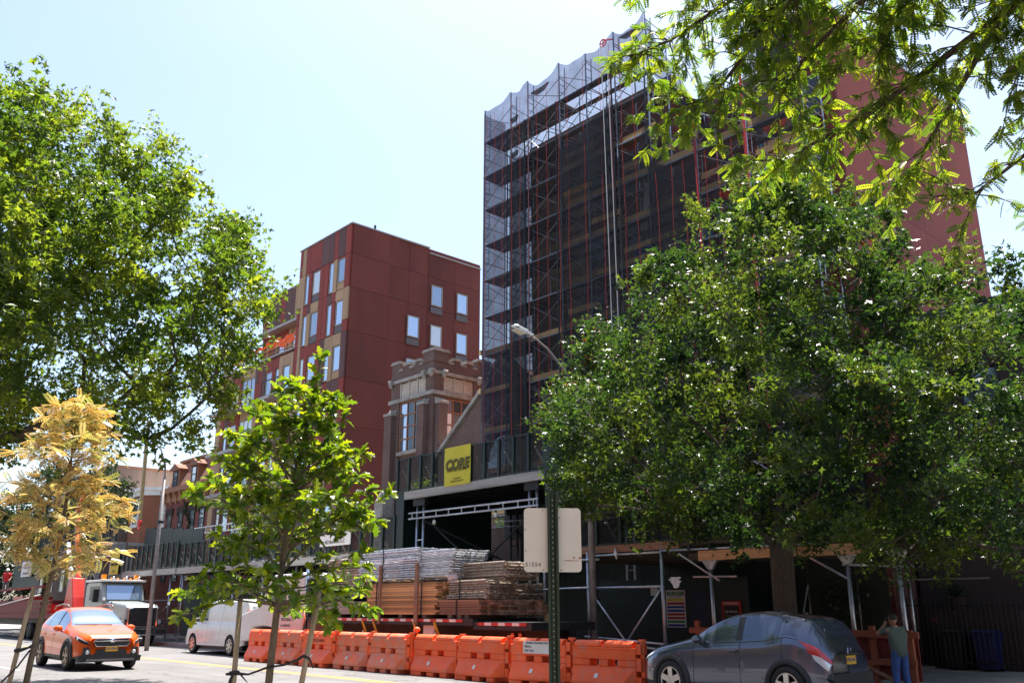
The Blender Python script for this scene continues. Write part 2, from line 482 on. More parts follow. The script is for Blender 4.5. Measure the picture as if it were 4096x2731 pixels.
def text(s, m, size, parent, loc, rot, name='lettering', local=False, ext=.002, align='CENTER', sx=1., shear=0., bold=0.):
    cu = bpy.data.curves.new('txt', 'FONT')
    cu.body = s; cu.size = size; cu.extrude = ext; cu.align_x = align; cu.align_y = 'CENTER'; cu.shear = shear; cu.offset = bold
    cu.resolution_u = 3
    to = bpy.data.objects.new('txt', cu); COL.objects.link(to)
    dg = bpy.context.evaluated_depsgraph_get()
    me = bpy.data.meshes.new_from_object(to.evaluated_get(dg))
    bpy.data.objects.remove(to); 
    me.name = name; me.materials.clear(); me.materials.append(MATS[m])
    return inst(name, me, parent, loc, rot, (sx, 1, 1), local)
FRONT = (math.pi / 2, 0, 0)          # text facing -Y
SIDE = (math.pi / 2, 0, math.pi / 2)  # text facing +X
def scatter(name, tv, tf, P, X, Y, Z, S, m, parent=None, smooth=False, kind=None, local=False, var=None):
    """many leaves as one mesh: template verts/faces placed in frames X,Y,Z"""
    N = len(P); nv = len(tv); tv = np.asarray(tv, float)
    V = P[:, None, :] + S[:, None, None] * (tv[None, :, 0:1] * X[:, None, :] + tv[None, :, 1:2] * Y[:, None, :] + tv[None, :, 2:3] * Z[:, None, :])
    V = V.reshape(-1, 3)
    me = bpy.data.meshes.new(name)
    ls = np.concatenate([np.array(f) for f in tf]); ln = np.array([len(f) for f in tf])
    L = (ls[None, :] + (np.arange(N) * nv)[:, None]).ravel()
    LT = np.tile(ln, N)
    me.vertices.add(len(V)); me.vertices.foreach_set('co', V.astype(np.float32).ravel())
    me.loops.add(len(L)); me.loops.foreach_set('vertex_index', L.astype(np.int32))
    me.polygons.add(len(LT)); st = np.concatenate([[0], np.cumsum(LT)[:-1]])
    me.polygons.foreach_set('loop_start', st.astype(np.int32)); me.polygons.foreach_set('loop_total', LT.astype(np.int32))
    me.update(calc_edges=True)
    a = me.attributes.new('leafvar', 'FLOAT', 'FACE')
    vv = rng.random(N) if var is None else var
    a.data.foreach_set('value', np.repeat(vv, len(tf)).astype(np.float32))
    me.materials.append(MATS[m])
    o = bpy.data.objects.new(name, me)
    link(o, parent, local)
    if kind: o['kind'] = kind
    return o
def frames(n, upbias=.6, up=(0, 0, 1)):
    """random leaf frames whose normals lean upward"""
    z = rng.normal(size=(n, 3)); z /= np.linalg.norm(z, axis=1)[:, None]
    z = z + np.array(up) * upbias; z /= np.linalg.norm(z, axis=1)[:, None]
    a = rng.normal(size=(n, 3)); x = a - (a * z).sum(1)[:, None] * z; x /= np.linalg.norm(x, axis=1)[:, None]
    return x, np.cross(z, x), z
def structure(o):
    o['kind'] = 'structure'; return o
# ================================================================ the setting
structure(MB().box(-3000, -3000, -.4, 3000, 3000, -.03).build('ground', 'ground'))
structure(MB().box(-400, 5.3, -.2, 200, 18.9, 0).build('road', 'asphalt'))
structure(MB().box(-400, -8, -.2, 200, 5.15, .15).build('near_pavement', 'paving'))
structure(MB().box(-400, 19.05, -.2, 200, 60, .15).build('far_pavement', 'paving'))
structure(MB().box(-400, 5.15, -.2, 200, 5.3, .155).build('near_kerb', 'kerb', bevel=.02))
structure(MB().box(-400, 18.9, -.2, 200, 19.05, .155).build('far_kerb', 'kerb', bevel=.02))
for i, yy in enumerate((13.33, 13.56)):
    structure(MB().box(-300, yy - .05, .001, 100, yy + .05, .004).build('centre_line', 'paint_yellow'))
structure(MB().box(-300, 8.0, .001, -30.6, 8.13, .004).build('lane_line', 'paint_white'))

# ================================================================ windows
WIN = {}
def window(parent, x, y, z, w_, h, face='y', frame='window_frame', glass='window_glass', mull=0, sash=False, deep=.05):
    """x,y,z = middle of the lower edge on the wall plane; parts: window frame > pane"""
    if glass == 'window_glass': glass = random.choice(['window_glass', 'window_glass', 'shade_glass', 'curtain_glass'])
    k = (round(w_, 2), round(h, 2), frame, mull, sash, glass)
    if k not in WIN:
        b = MB(); f = .055
        b.box(-w_ / 2, -.06, 0, -w_ / 2 + f, .02, h); b.box(w_ / 2 - f, -.06, 0, w_ / 2, .02, h)
        b.box(-w_ / 2 + f, -.06, 0, w_ / 2 - f, .02, f); b.box(-w_ / 2 + f, -.06, h - f, w_ / 2 - f, .02, h)
        for i in range(mull):
            xm = -w_ / 2 + w_ * (i + 1) / (mull + 1)
            b.box(xm - .025, -.055, f, xm + .025, .02, h - f)
        if sash: b.box(-w_ / 2 + f, -.058, h * .5 - .03, w_ / 2 - f, .02, h * .5 + .03)
        g = MB().box(-w_ / 2 + f, -.03, f, w_ / 2 - f, -.005, h - f)
        WIN[k] = (b.mesh('window', frame), g.mesh('pane', glass))
    rz = 0 if face == 'y' else math.pi / 2
    o = inst('window', WIN[k][0], parent, (x, y, z), (0, 0, rz))
    g = bpy.data.objects.new('pane', WIN[k][1]); COL.objects.link(g); g.parent = o
    return o

# ================================================================ red apartment building (left)
B1 = thing('apartment_building', 'red apartment block with tan and brown facade panels beside the brick tower', 'building', (-51, 30, 0))
yf = 26.0
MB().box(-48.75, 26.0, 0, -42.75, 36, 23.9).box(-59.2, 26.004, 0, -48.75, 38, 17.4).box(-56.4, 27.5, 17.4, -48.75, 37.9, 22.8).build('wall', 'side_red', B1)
FL = [19.92, 17.22, 14.43, 11.65, 8.87, 6.09, 3.31, .4]
def facade(x1, widths, kinds, floors, y, seed):
    """one stack of bays; x1 is the right end, widths run to the left"""
    rr = random.Random(seed)
    for fi in floors:
        zf = FL[fi]; top = FL[fi - 1] if fi > 0 else 22.05
        x = x1
        for wd, kd in zip(widths, kinds):
            a, b = x - wd, x; x = a
            c = rr.choice(['red_paint', 'red_paint', 'brown_panel', 'tan_panel'])
            g = .012
            if kd == 'W':      # window with grille under it and a panel above
                window(B1, (a + b) / 2, y, zf + .52, wd - .06, 1.52)
                lo = rr.choice(['grille_grey', 'grille_grey', 'tan_panel', 'grille_grey'])
                blk('grille' if lo == 'grille_grey' else 'panel', lo, B1, a + g, y - .05, zf + .06, b - g, y + .02, zf + .5)
                blk('panel', c, B1, a + g, y - .10, zf + 2.06, b - g, y + .02, top - g)
            elif kd == 'S':    # slim full-height window
                window(B1, (a + b) / 2, y, zf + .1, wd - .04, 1.96)
                blk('panel', c, B1, a + g, y - .10, zf + 2.08, b - g, y + .02, top - g)
            elif kd == 'D':    # wide balcony doors
                window(B1, (a + b) / 2, y, zf + .05, wd - .06, 2.05, mull=2)
                blk('panel', 'tan_panel', B1, a + g, y - .06, zf + 2.12, b - g, y + .02, top - g)
            else:
                col = {'R': 'red_paint', 'B': 'brown_panel', 'T': 'tan_panel', 'x': c}[kd]
                if kd == 'x' and rr.random() < .45 and fi > 0:
                    zc = zf + rr.choice([.7, 1.6, 2.1])
                    c2 = rr.choice(['red_paint', 'brown_panel', 'tan_panel'])
                    blk('panel', col, B1, a + g, y - .09, zf + g, b - g, y + .02, zc - g)
                    blk('panel', c2, B1, a + g, y - .11, zc + g, b - g, y + .02, top - g)
                else:
                    blk('panel', col, B1, a + g, y - .1, zf + g, b - g, y + .02, top - g)
WA = [.55, .86, .42, .55, .5, .52, .95, .42, .5, .34, .42]
KA = ['x', 'W', 'x', 'S', 'x', 'R', 'W', 'x', 'S', 'T', 'x']
facade(-42.72, WA, KA, range(0, 8), 26.0, 3)
KB = ['x', 'W', 'x', 'S', 'R', 'W', 'x', 'x', 'S', 'x', 'x']
WB = [.35, .86, .5, .5, .45, .86, .38, .5, .45, .3, .0]
facade(-48.78, [.4, .9, .5, .5, .4, .9, .45], ['x', 'W', 'T', 'S', 'R', 'W', 'B'], range(2, 8), 26.0, 11)
facade(-52.83, [.45, .5, 1.9, .45, .9, .4, .55, .5, .72], ['R', 'x', 'D', 'R', 'W', 'B', 'S', 'x', 'T'], range(2, 8), 26.0, 23)
for a, b, c in ((-42.72, -43.3, 'red_paint'), (-43.3, -44.1, 'brown_panel'), (-44.1, -44.6, 'red_paint'), (-44.6, -45.1, 'brown_panel'), (-45.1, -46.05, 'brown_panel'), (-46.05, -47.4, 'red_paint'), (-47.4, -47.95, 'red_paint'), (-47.95, -48.4, 'tan_panel'), (-48.4, -48.75, 'red_paint')):
    blk('panel', c, B1, b + .012, 25.9, 22.07, a - .012, 26.02, 23.86)
# set-back storeys above the terrace
facade(-48.78, [.5, .9, .5, 1.3, .5, .5, .9, .6, .5, .5], ['T', 'S', 'R', 'D', 'T', 'R', 'W', 'B', 'x', 'R'], [1], 27.5, 31)
for a, b, c in ((-48.78, -51.3, 'red_paint'), (-51.3, -51.9, 'tan_panel'), (-51.9, -53.2, 'brown_panel'), (-53.2, -53.9, 'red_paint'), (-53.9, -55.4, 'brown_panel'), (-55.4, -56.4, 'red_paint')):
    blk('panel', c, B1, b + .012, 27.4, 19.95, a - .012, 27.52, 22.75)
blk('parapet', 'parapet_cap', B1, -48.85, 25.86, 23.9, -42.62, 26.4, 23.97)
blk('parapet', 'parapet_cap', B1, -43.0, 26.41, 23.9, -42.62, 31.7, 23.97)
blk('parapet', 'parapet_cap', B1, -43.0, 31.72, 23.55, -42.62, 36, 23.62)
blk('parapet', 'parapet_cap', B1, -50.2, 27.3, 22.8, -48.7, 27.9, 22.88)
blk('parapet', 'parapet_cap', B1, -56.5, 27.36, 22.78, -50.25, 27.9, 22.86)
blk('roof_vent', 'dark_steel', B1, -42.95, 27.6, 23.97, -42.85, 27.7, 24.35)
# side wall as large render panels with joints
ZJ = [0, 3.3, 6.1, 8.87, 11.65, 14.38, 17.2, 19.9, 22.0, 23.9]
for (ya, yb, off) in ((26.02, 28.7, .10), (28.7, 30.19, .03), (30.19, 31.67, .03), (31.67, 33.85, .045), (33.85, 36, .045)):
    for za, zb in zip(ZJ[:-1], ZJ[1:]):
        if ya > 31 and zb > 23.5: zb = 23.55
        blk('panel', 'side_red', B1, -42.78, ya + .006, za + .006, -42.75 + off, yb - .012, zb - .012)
for (yy, zz) in ((30.56, 17.7), (32.33, 20.1), (32.33, 17.45), (34.4, 20.05), (34.4, 17.35), (30.56, 14.95), (32.33, 14.7), (34.4, 14.6), (32.33, 11.9), (34.4, 11.8)):
    window(B1, -42.66, yy, zz, .88, 1.36, 'x')
    blk('grille', 'grille_grey', B1, -42.70, yy - .46, zz - .5, -42.63, yy + .46, zz - .08)
# balconies and the terrace with orange safety netting
for zz in (14.45, 11.65, 8.87):
    b = blk('balcony', 'parapet_cap', B1, -58.2, 24.9, zz - .14, -53.8, 25.88, zz + .06)
for zz in (14.45, 11.65):
    b = blk('balcony', 'parapet_cap', B1, -51.2, 25.0, zz - .14, -48.9, 25.88, zz + .06)
    MB().box(-51.15, 25.05, zz + 1.0, -48.95, 25.09, zz + 1.06).bar((-51.1, 25.07, zz + .06), (-51.1, 25.07, zz + 1.0), .04).bar((-49, 25.07, zz + .06), (-49, 25.07, zz + 1.0), .04).build('railing', 'dark_steel', B1)
blk('balcony', 'parapet_cap', B1, -55.6, 26.7, 19.85, -49.6, 27.38, 20.02)
blk('terrace_edge', 'parapet_cap', B1, -59.25, 25.86, 17.4, -48.78, 26.2, 17.5)
tr = MB()
for xx in np.arange(-59, -48.7, 1.27): tr.bar((xx, 26.05, 17.5), (xx, 26.05, 18.6), .05)
tr.bar((-59.1, 26.05, 17.75), (-48.8, 26.05, 17.75), .09, .03).bar((-59.1, 26.05, 18.1), (-48.8, 26.05, 18.1), .09, .03)
tr.build('terrace_railing', 'board', B1)
def onet(u, vv):
    x = -57.6 + u * 8.6
    sag = .16 * math.sin(u * math.pi * 6.8) ** 2 + .05 * math.sin(u * 31)
    return (x, 26.0 + .05 * math.sin(u * 40 + vv * 5), 18.62 - sag - vv * (.42 + .2 * math.sin(u * 9)))
MB().grid(onet, 60, 5).build('terrace_netting', 'safety_net', B1)

# ================================================================ brick church with crenellated tower
CH = thing('church', 'old brick church with crenellated stone trimmed corner tower', 'church', (-34.8, 27, 0))
X0, X1, Y0, Y1 = -36.55, -33.05, 25.0, 29.0
MB().box(X0 + .12, Y0 + .12, 0, X1 - .12, Y1, 12.95).build('tower_wall', 'tower_brick', CH)
MB().box(X0, Y0, 12.75, X1, Y0 + .4, 13.2).box(X1 - .4, Y0 + .4, 12.75, X1, Y1, 13.2).box(X0, Y0 + .4, 12.75, X0 + .4, Y1, 13.2).build('parapet', 'tower_brick', CH)
mer = [(X0, X0 + .62, Y0, Y0 + .45, 13.62), (X0 + 1.05, X0 + 1.5, Y0 + .02, Y0 + .4, 13.42), (X0 + 1.95, X0 + 2.35, Y0 + .02, Y0 + .4, 13.42), (X1 - .82, X1 + .04, Y0 - .04, Y0 + .85, 13.72),
       (X1 - .4, X1 - .02, Y0 + 1.25, Y0 + 1.65, 13.42), (X1 - .4, X1 - .02, Y0 + 2.05, Y0 + 2.4, 13.42), (X1 - .4, X1, Y0 + 2.75, Y0 + 3.6, 13.66)]
for a, b, c, d, z in mer:
    o = blk('merlon', 'tower_brick', CH, a, c, 13.2, b, d, z)
    MB().box(a - .06, c - .06, z, b + .06, d + .06, z + .09).box(a - .02, c - .02, z + .09, b + .02, d + .02, z + .15).build('coping', 'stone', o)
cr = MB()
for a, b in ((X0 + .62, X0 + 1.05), (X0 + 1.5, X0 + 1.95), (X0 + 2.35, X1 - .82)): cr.box(a + .05, Y0 - .06, 13.2, b - .05, Y0 + .44, 13.29)
for a, b in ((Y0 + .85, Y0 + 1.25), (Y0 + 1.65, Y0 + 2.05), (Y0 + 2.4, Y0 + 2.75)): cr.box(X1 - .44, a + .05, 13.2, X1 + .06, b - .05, 13.29)
cr.build('crenel_sill', 'stone', CH)
MB().box(X0 - .08, Y0 - .08, 12.6, X1 + .08, Y0 + .11, 12.75).box(X1 - .11, Y0 + .11, 12.6, X1 + .08, Y1, 12.75).build('string_course', 'stone', CH)
for (x, y) in ((X0 + .1, Y0 - .1), (X1 - .62, Y0 - .1), (X1 - .02, Y0 - .12), (X1 + .1, Y0 + .55), (X1 + .1, Y0 + 2.75)):
    MB().ball((x, y, 12.6), (.13, .13, .2), 8, 6).box(x - .14, y - .1, 12.66, x + .14, y + .14, 12.8).build('corbel', 'stone', CH, smooth=True)
# corner piers of brick standing proud of the panels
for (a, b, c, d) in ((X0, X0 + .72, Y0, Y0 + .5), (X1 - .62, X1, Y0, Y0 + .62), (X1 - .5, X1, Y0 + 2.5, Y0 + 3.3)):
    blk('pier', 'tower_brick', CH, a, c, 7.2, b, d, 12.6)
for i in range(3):
    a = X0 + .78 + i * .70
    o = blk('stone_panel', 'terracotta', CH, a + .03, Y0 + .06, 11.82, a + .64, Y0 + .14, 12.52)
    q = MB()
    for k in range(6):
        q.ball((a + .335 + (.11 if k % 2 else -.11), Y0 + .06, 11.92 + k * .1), (.05, .03, .05), 6, 4)
    q.build('carving', 'terracotta', o, smooth=True)
    blk('mullion', 'terracotta', CH, a - .05, Y0 + .02, 11.8, a + .03, Y0 + .13, 12.56)
    c = Y0 + .68 + i * .62
    o = blk('stone_panel', 'terracotta', CH, X1 - .14, c + .03, 11.82, X1 - .06, c + .56, 12.52)
    q = MB()
    for k in range(6):
        q.ball((X1 - .06, c + .3 + (.1 if k % 2 else -.1), 11.92 + k * .1), (.03, .05, .05), 6, 4)
    q.build('carving', 'terracotta', o, smooth=True)
    blk('mullion', 'terracotta', CH, X1 - .13, c - .05, 11.8, X1 - .02, c + .03, 12.56)
MB().box(X0 - .1, Y0 - .1, 11.58, X1 + .1, Y0 + .1, 11.76).box(X1 - .1, Y0 + .1, 11.58, X1 + .1, Y1, 11.76).build('stone_band', 'stone', CH)
# big timber lattice windows
def lattice(x0, x1, z0, z1, nx, nz, y, face):
    b = MB(); L = x1 - x0; H = z1 - z0
    for i in range(nx + 1): b.box(L * i / nx - .035, -.05, 0, L * i / nx + .035, .02, H)
    for j in range(nz + 1): b.box(.036, -.045, H * j / nz - .03, L - .036, .02, H * j / nz + .03)
    me = b.mesh('window', 'cornice_brown')
    o = inst('window', me, CH, (x0, y, z0) if face == 'y' else (y, x0, z0), (0, 0, 0 if face == 'y' else math.pi / 2))
    for i in range(nx):
        for j in range(nz):
            g = MB().box(L * i / nx + .036, -.012, H * j / nz + .031, L * (i + 1) / nx - .036, .0, H * (j + 1) / nz - .031)
            m_ = 'dark_glass' if (i * 7 + j * 3) % 3 else 'window_glass'
            go = bpy.data.objects.new('pane', g.mesh('pane', m_)); COL.objects.link(go); go.parent = o
lattice(X0 + .78, X1 - .95, 9.1, 11.5, 3, 4, Y0 + .1, 'y')
lattice(Y0 + .75, Y0 + 2.3, 9.6, 11.45, 3, 3, X1 - .1, 'x')
blk('window_sill', 'stone', CH, X0 + .72, Y0 - .08, 8.92, X1 - .9, Y0 + .12, 9.08)
# stepped buttresses with sloping stone caps
def buttress(x0, x1, y0, y1, z1, lowz):
    o = blk('buttress', 'tower_brick', CH, x0, y0, 0, x1, y1, z1)
    MB().prism([(y0 - .04, z1), (y1 + .03, z1), (y1 + .03, z1 + .42), (y0 + .25, z1 + .22), (y0 - .04, z1 + .12)], x0 - .04, x1 + .04, 'x').build('cap', 'stone', o)
    if lowz:
        MB().prism([(y0 - .32, 0), (y1, 0), (y1, lowz + .5), (y0 - .02, lowz + .5), (y0 - .32, lowz)], x0 - .06, x1 + .06, 'x').build('plinth', 'stone', o)
buttress(X0 - .1, X0 + .5, Y0 - .3, Y0 + .05, 10.95, 6.7)
buttress(X1 - .85, X1 - .35, Y0 - .3, Y0 + .05, 11.1, 6.5)
o = blk('buttress', 'tower_brick', CH, X1 - .05, Y0 + .12, 0, X1 + .35, Y0 + .62, 11.1)
MB().prism([(X1 - .08, 11.1), (X1 + .4, 11.1), (X1 + .4, 11.22), (X1 + .12, 11.35), (X1 - .08, 11.52)], Y0 + .08, Y0 + .66, 'y').build('cap', 'stone', o)
# gabled front right of the tower, with round arch
gw = [(-33.0, 0), (-25.0, 0), (-25.0, 9.4), (-28.3, 12.2), (-28.9, 11.6), (-29.5, 11.0), (-32.4, 8.65), (-33.0, 8.4)]
MB().prism(gw, 25.12, 25.9, 'y').build('gable_wall', 'tower_brick', CH)
cp = MB()
cp.bar((-32.9, 25.4, 8.5), (-29.75, 25.4, 11.0), .8, .16).bar((-29.8, 25.4, 11.0), (-29.3, 25.4, 11.12), .85, .2).bar((-29.35, 25.4, 11.1), (-28.9, 25.4, 11.9), .8, .16).bar((-28.9, 25.4, 11.95), (-28.3, 25.4, 12.4), .8, .16).bar((-28.3, 25.4, 12.4), (-24.8, 25.4, 9.4), .8, .16)
cp.build('gable_coping', 'stone', CH)
ar = MB()
for k in range(19):
    a = math.pi * k / 18
    for r_ in (1.15, 1.4):
        ar.bar((-28.1 - math.cos(a) * (r_ - .1), 25.05, 7.95 + math.sin(a) * (r_ - .1)), (-28.1 - math.cos(a) * (r_ + .12), 25.05, 7.95 + math.sin(a) * (r_ + .12)), .16, .2, (0, 1, 0))
ar.build('arch', 'tower_brick', CH)
MB().prism([(-29.1, 5)] + [(-28.1 - math.cos(math.pi * k / 12), 7.95 + math.sin(math.pi * k / 12)) for k in range(13)] + [(-27.1, 5)], 25.09, 25.11, 'y').build('door_glass', 'window_glass', CH)
MB().prism([(-33.0, 8.2), (-28.3, 12.1), (-25.0, 9.3), (-25.0, 8)], 25.92, 34, 'y').build('roof', 'shingle', CH)

# ================================================================ scaffolded red building (right)
B2 = thing('tall_building', 'tall red building standing behind the netted scaffold', 'building', (-19, 31, 0))
MB().box(-27.5, 26.3, 0, -19.2, 38, 22.3).box(-19.2, 28.6, 0, -15.2, 38, 21.2).box(-15.2, 26.3, 0, -12.4, 38, 22.3).build('wall', 'side_red', B2)
for zz in np.arange(1.0, 22, 2.75):
    for a, b in ((-27.5, -24), (-22.9, -21.9), (-20.6, -19.2), (-15.2, -13.9)):
        blk('panel', random.choice(['tan_panel', 'brown_panel', 'tan_panel', 'plywood']), B2, a + .01, 26.22, zz, b - .01, 26.32, min(zz + 2.7, 22.3))
    for cx in (-23.45, -21.25, -13.3):
        if zz < 20: window(B2, cx, 26.3, zz + .7, 1.0, 1.6, glass='dark_glass')
    for cx in (-18.2, -16.3):
        if zz < 19: window(B2, cx, 28.6, zz + .7, 1.1, 1.6, glass='dark_glass')
    for za in (0,):
        blk('floor_band', 'brown_panel', B2, -19.18, 28.5, zz + 2.3, -15.22, 28.62, min(zz + 2.7, 21.2))
blk('parapet', 'plywood', B2, -27.55, 26.2, 22.3, -19.1, 26.5, 22.75)
blk('parapet', 'plywood', B2, -15.3, 26.2, 22.3, -12.35, 26.5, 22.6)
ZR = [0, 4.2, 7, 9.75, 12.5, 15.25, 18, 20.75, 22.3]
for ya, yb in ((26.28, 29.3), (29.3, 32.2), (32.2, 35.1), (35.1, 38)):
    for za, zb in zip(ZR[:-1], ZR[1:]):
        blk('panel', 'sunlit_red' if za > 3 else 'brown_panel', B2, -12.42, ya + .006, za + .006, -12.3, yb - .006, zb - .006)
blk('parapet_cap', 'parapet_cap', B2, -12.7, 26.52, 22.3, -12.25, 38.05, 22.38)
blk('corner_panel', 'side_red', B2, -12.9, 26.18, 0, -12.32, 26.27, 22.3)

# ================================================================ mansard house and neighbours far left
MH = thing('mansard_house', 'brown brick row house with mansard roof and two dormers', 'house', (-63, 28, 0))
MB().box(-66.9, 26, 0, -59.45, 36, 9.3).build('wall', 'house_brick', MH)
MB().box(-67.1, 25.55, 9.95, -59.3, 26.2, 10.2).box(-67.0, 25.7, 10.2, -59.4, 26.2, 10.35).box(-67.0, 25.85, 9.3, -59.4, 26.2, 9.95).build('cornice', 'cornice_brown', MH)
for k in range(8):
    x = -66.7 + k * 1.0
    MB().prism([(25.86, 9.1), (25.86, 9.94), (25.58, 9.94), (25.6, 9.75), (25.78, 9.55), (25.8, 9.1)], x - .09, x + .09, 'x').build('bracket', 'cornice_brown', MH)
MB().prism([(25.95, 10.36), (26.9, 12.35), (27.2, 12.45), (36, 12.45), (36, 10.36)], -66.9, -59.5, 'x').build('roof', 'shingle', MH)
blk('roof_edge', 'cornice_brown', MH, -67, 26.75, 12.38, -59.45, 27.1, 12.56)
for xd in (-65.6, -62.3):
    d = MB().box(xd - .62, 26.0, 10.38, xd + .62, 27.4, 11.62).build('dormer', 'cornice_brown', MH)
    MB().prism([(xd - .85, 11.62), (xd + .85, 11.62), (xd + .85, 11.72), (xd, 12.12), (xd - .85, 11.72)], 25.8, 27.6, 'y').build('dormer_roof', 'shingle', d)
    window(MH, xd, 26.0, 10.42, .78, 1.15, frame='dark_steel', sash=True)
for xw in (-65.9, -63.9, -61.9, -60.3):
    for zw in (7.0, 3.6):
        window(MH, xw, 26.0, zw, .82, 1.45, frame='dark_steel', glass='window_glass', sash=True)
        MB().box(xw - .62, 25.88, zw + 1.45, xw + .62, 26.02, zw + 1.8).box(xw - .62, 25.9, zw + 1.25, xw - .45, 26.02, zw + 1.45).box(xw + .45, 25.9, zw + 1.25, xw + .62, 26.02, zw + 1.45).build('lintel', 'brownstone', MH)
P_ = rng.random((260, 3)); P_ = np.stack([-62.9 + .5 * np.sin(P_[:, 2] * 5) + P_[:, 0] * .5, 25.93 - P_[:, 1] * .06, 6.6 + P_[:, 2] * 2.5], 1)
x_, y_, z_ = frames(260, 1., (0, -1, 0)); iv = scatter('ivy', [(-.5, 0, 0), (0, -.5, 0), (.5, 0, 0), (0, .6, 0)], [(0, 1, 2, 3)], P_, x_, y_, z_, .14 * np.ones(260), 'leaf_far', MH, kind='stuff')

BH = thing('bay_house', 'orange brick house with a white cornice and projecting bay', 'house', (-71.5, 28, 0))
bay = [(-76, 36), (-76, 26.6), (-73.6, 26.6), (-72.7, 25.5), (-70.3, 25.5), (-69.3, 26.6), (-67.1, 26.6), (-67.1, 36)]
MB().prism(bay, 0, 10.2, 'z').build('wall', 'orange_brick', BH)
def off(pl, d): return [(x + (0 if x in (-76, -67.1) else 0), y - (d if y < 30 else 0)) for x, y in pl]
MB().prism(off(bay, .3), 10.55, 10.8, 'z').prism(off(bay, .12), 10.2, 10.55, 'z').build('cornice', 'white_paint', BH)
for xx, yy, wz in ((-74.7, 26.6, 8.0), (-71.5, 25.5, 8.0), (-68.2, 26.6, 7.9), (-74.7, 26.6, 4.5), (-71.5, 25.5, 4.5), (-68.2, 26.6, 4.5)):
    o = window(BH, xx, yy, wz, 1.0, 1.75, frame='white_frame', sash=True)
    MB().box(xx - .68, yy - .1, wz - .2, xx + .68, yy + .02, wz).box(xx - .68, yy - .07, wz + 1.75, xx + .68, yy + .02, wz + 2.0).box(xx - .66, yy - .05, wz, xx - .5, yy + .02, wz + 1.75).box(xx + .5, yy - .05, wz, xx + .66, yy + .02, wz + 1.75).build('surround', 'white_paint', BH)
SH = thing('stucco_building', 'tall building with a stained brown stucco side wall on the left', 'building', (-84, 33, 0))
MB().box(-92, 24.5, 0, -76.1, 46, 13.0).build('wall', 'stucco', SH)
blk('parapet', 'cornice_brown', SH, -76.4, 24.4, 13.0, -76.0, 46, 13.18)
blk('window_band', 'white_paint', SH, -92, 24.3, 8.9, -76.12, 24.5, 9.3)
for xx in (-78, -81, -84, -87, -90):
    for zz in (6.9, 3.2, 10): window(SH, xx, 24.5, zz, 1.1, 1.8, frame='white_frame', sash=True)
ra = MB()
for a, b in (((-77, 29, 13.1), (-77, 29, 14.5)), ((-77, 33, 13.1), (-77, 33, 14.2)), ((-78.5, 28, 14.0), (-76.6, 34, 14.0)), ((-77, 30, 13.1), (-77, 31.5, 14)), ((-78, 31, 13.1), (-77, 31, 14.0))): ra.tube(a, b, .06, 6)
ra.build('roof_frame', 'white_paint', SH)

# ================================================================ brownstone far right
BS = thing('brownstone_house', 'dark brownstone row house behind the big tree on the right', 'house', (-3, 30, 0))
MB().box(-12.15, 27.5, 0, 6, 40, 9.6).build('wall', 'brownstone', BS)
MB().box(-12.2, 26.9, 10.1, 6, 27.7, 10.4).box(-12.18, 27.15, 9.6, 6, 27.7, 10.1).build('cornice', 'dark_steel', BS)
blk('cornice_flashing', 'shed_green', BS, -12.22, 26.85, 10.4, 6, 28, 10.47)
blk('roof', 'dark_steel', BS, -12.1, 27.75, 9.61, 6, 40, 10.2)
for xx in (-9.6, -7.4, -5.0, -2.6):
    for zz in (6.6, 3.4):
        window(BS, xx, 27.5, zz, 1.1, 2.0, frame='dark_steel', glass='dark_glass', sash=True)
        blk('lintel', 'brownstone', BS, xx - .75, 27.36, zz + 2.0, xx + .75, 27.52, zz + 2.35)
MB().box(-11.6, 26.6, 0, -9.2, 27.45, 1.7).build('stoop', 'brownstone', BS)

# ================================================================ unseen row houses on the viewer's own side, added to block low sky light
hx = -74.0
for k in range(9):
    wd = (11.5, 9.5, 12.5, 10.0, 11.0, 9.0, 12.0, 10.5, 11.5)[k]; hh = (11.2, 10.2, 12.0, 11.0, 10.4, 11.6, 10.8, 12.2, 11.0)[k]
    t_ = thing('unseen_row_house', "brick row house on the viewer's own side of the street", 'house', (hx + wd / 2, -13, .15), group="houses on the viewer's side of the street")
    MB().box(hx, -18, .1, hx + wd, -8.2, hh).build('wall', ('house_brick', 'brownstone', 'orange_brick')[k % 3], t_)
    MB().box(hx + .02, -8.2, hh - .7, hx + wd - .02, -7.8, hh + .1).build('cornice', 'cornice_brown', t_)
    for xx in np.arange(hx + 1.3, hx + wd - .8, 2.2):
        for zz in (1.6, 4.8, 7.8): blk('window', 'dark_glass', t_, xx - .5, -8.21, zz, xx + .5, -8.15, zz + 1.8)
    hx += wd
# ================================================================ facade scaffold wrapped in debris netting
SF = thing('facade_scaffold', 'tall steel scaffold wrapped in dark purple debris netting', 'scaffold', (-20, 24, 0))
SX = [-28.95, -27.1, -25.95, -23.95, -22.35, -20.75, -19.07, -17.0, -14.9, -12.7]
SY0, SY1 = 24.6, 25.9
LIFT = 1.76
LV = [23.1 - LIFT * k for k in range(11)]          # deck levels, 23.1 down to 5.5
def frame_mesh(h):
    b = MB()
    b.tube((0, 0, 0), (0, 0, h), .032, 6); b.tube((0, SY1 - SY0, 0), (0, SY1 - SY0, h), .032, 6)
    b.tube((0, 0, h * .97), (0, SY1 - SY0, h * .97), .025, 6); b.tube((0, 0, h * .5), (0, SY1 - SY0, h * .5), .02, 6)
    b.tube((0, .3, h * .5), (0, .3, h * .97), .018, 5)
    for k in range(5): b.tube((0, 0, .2 + k * .3), (0, .3, .2 + k * .3), .015, 5)
    return b.mesh('frame', 'steel')
fm = frame_mesh(LIFT)
XB = {}
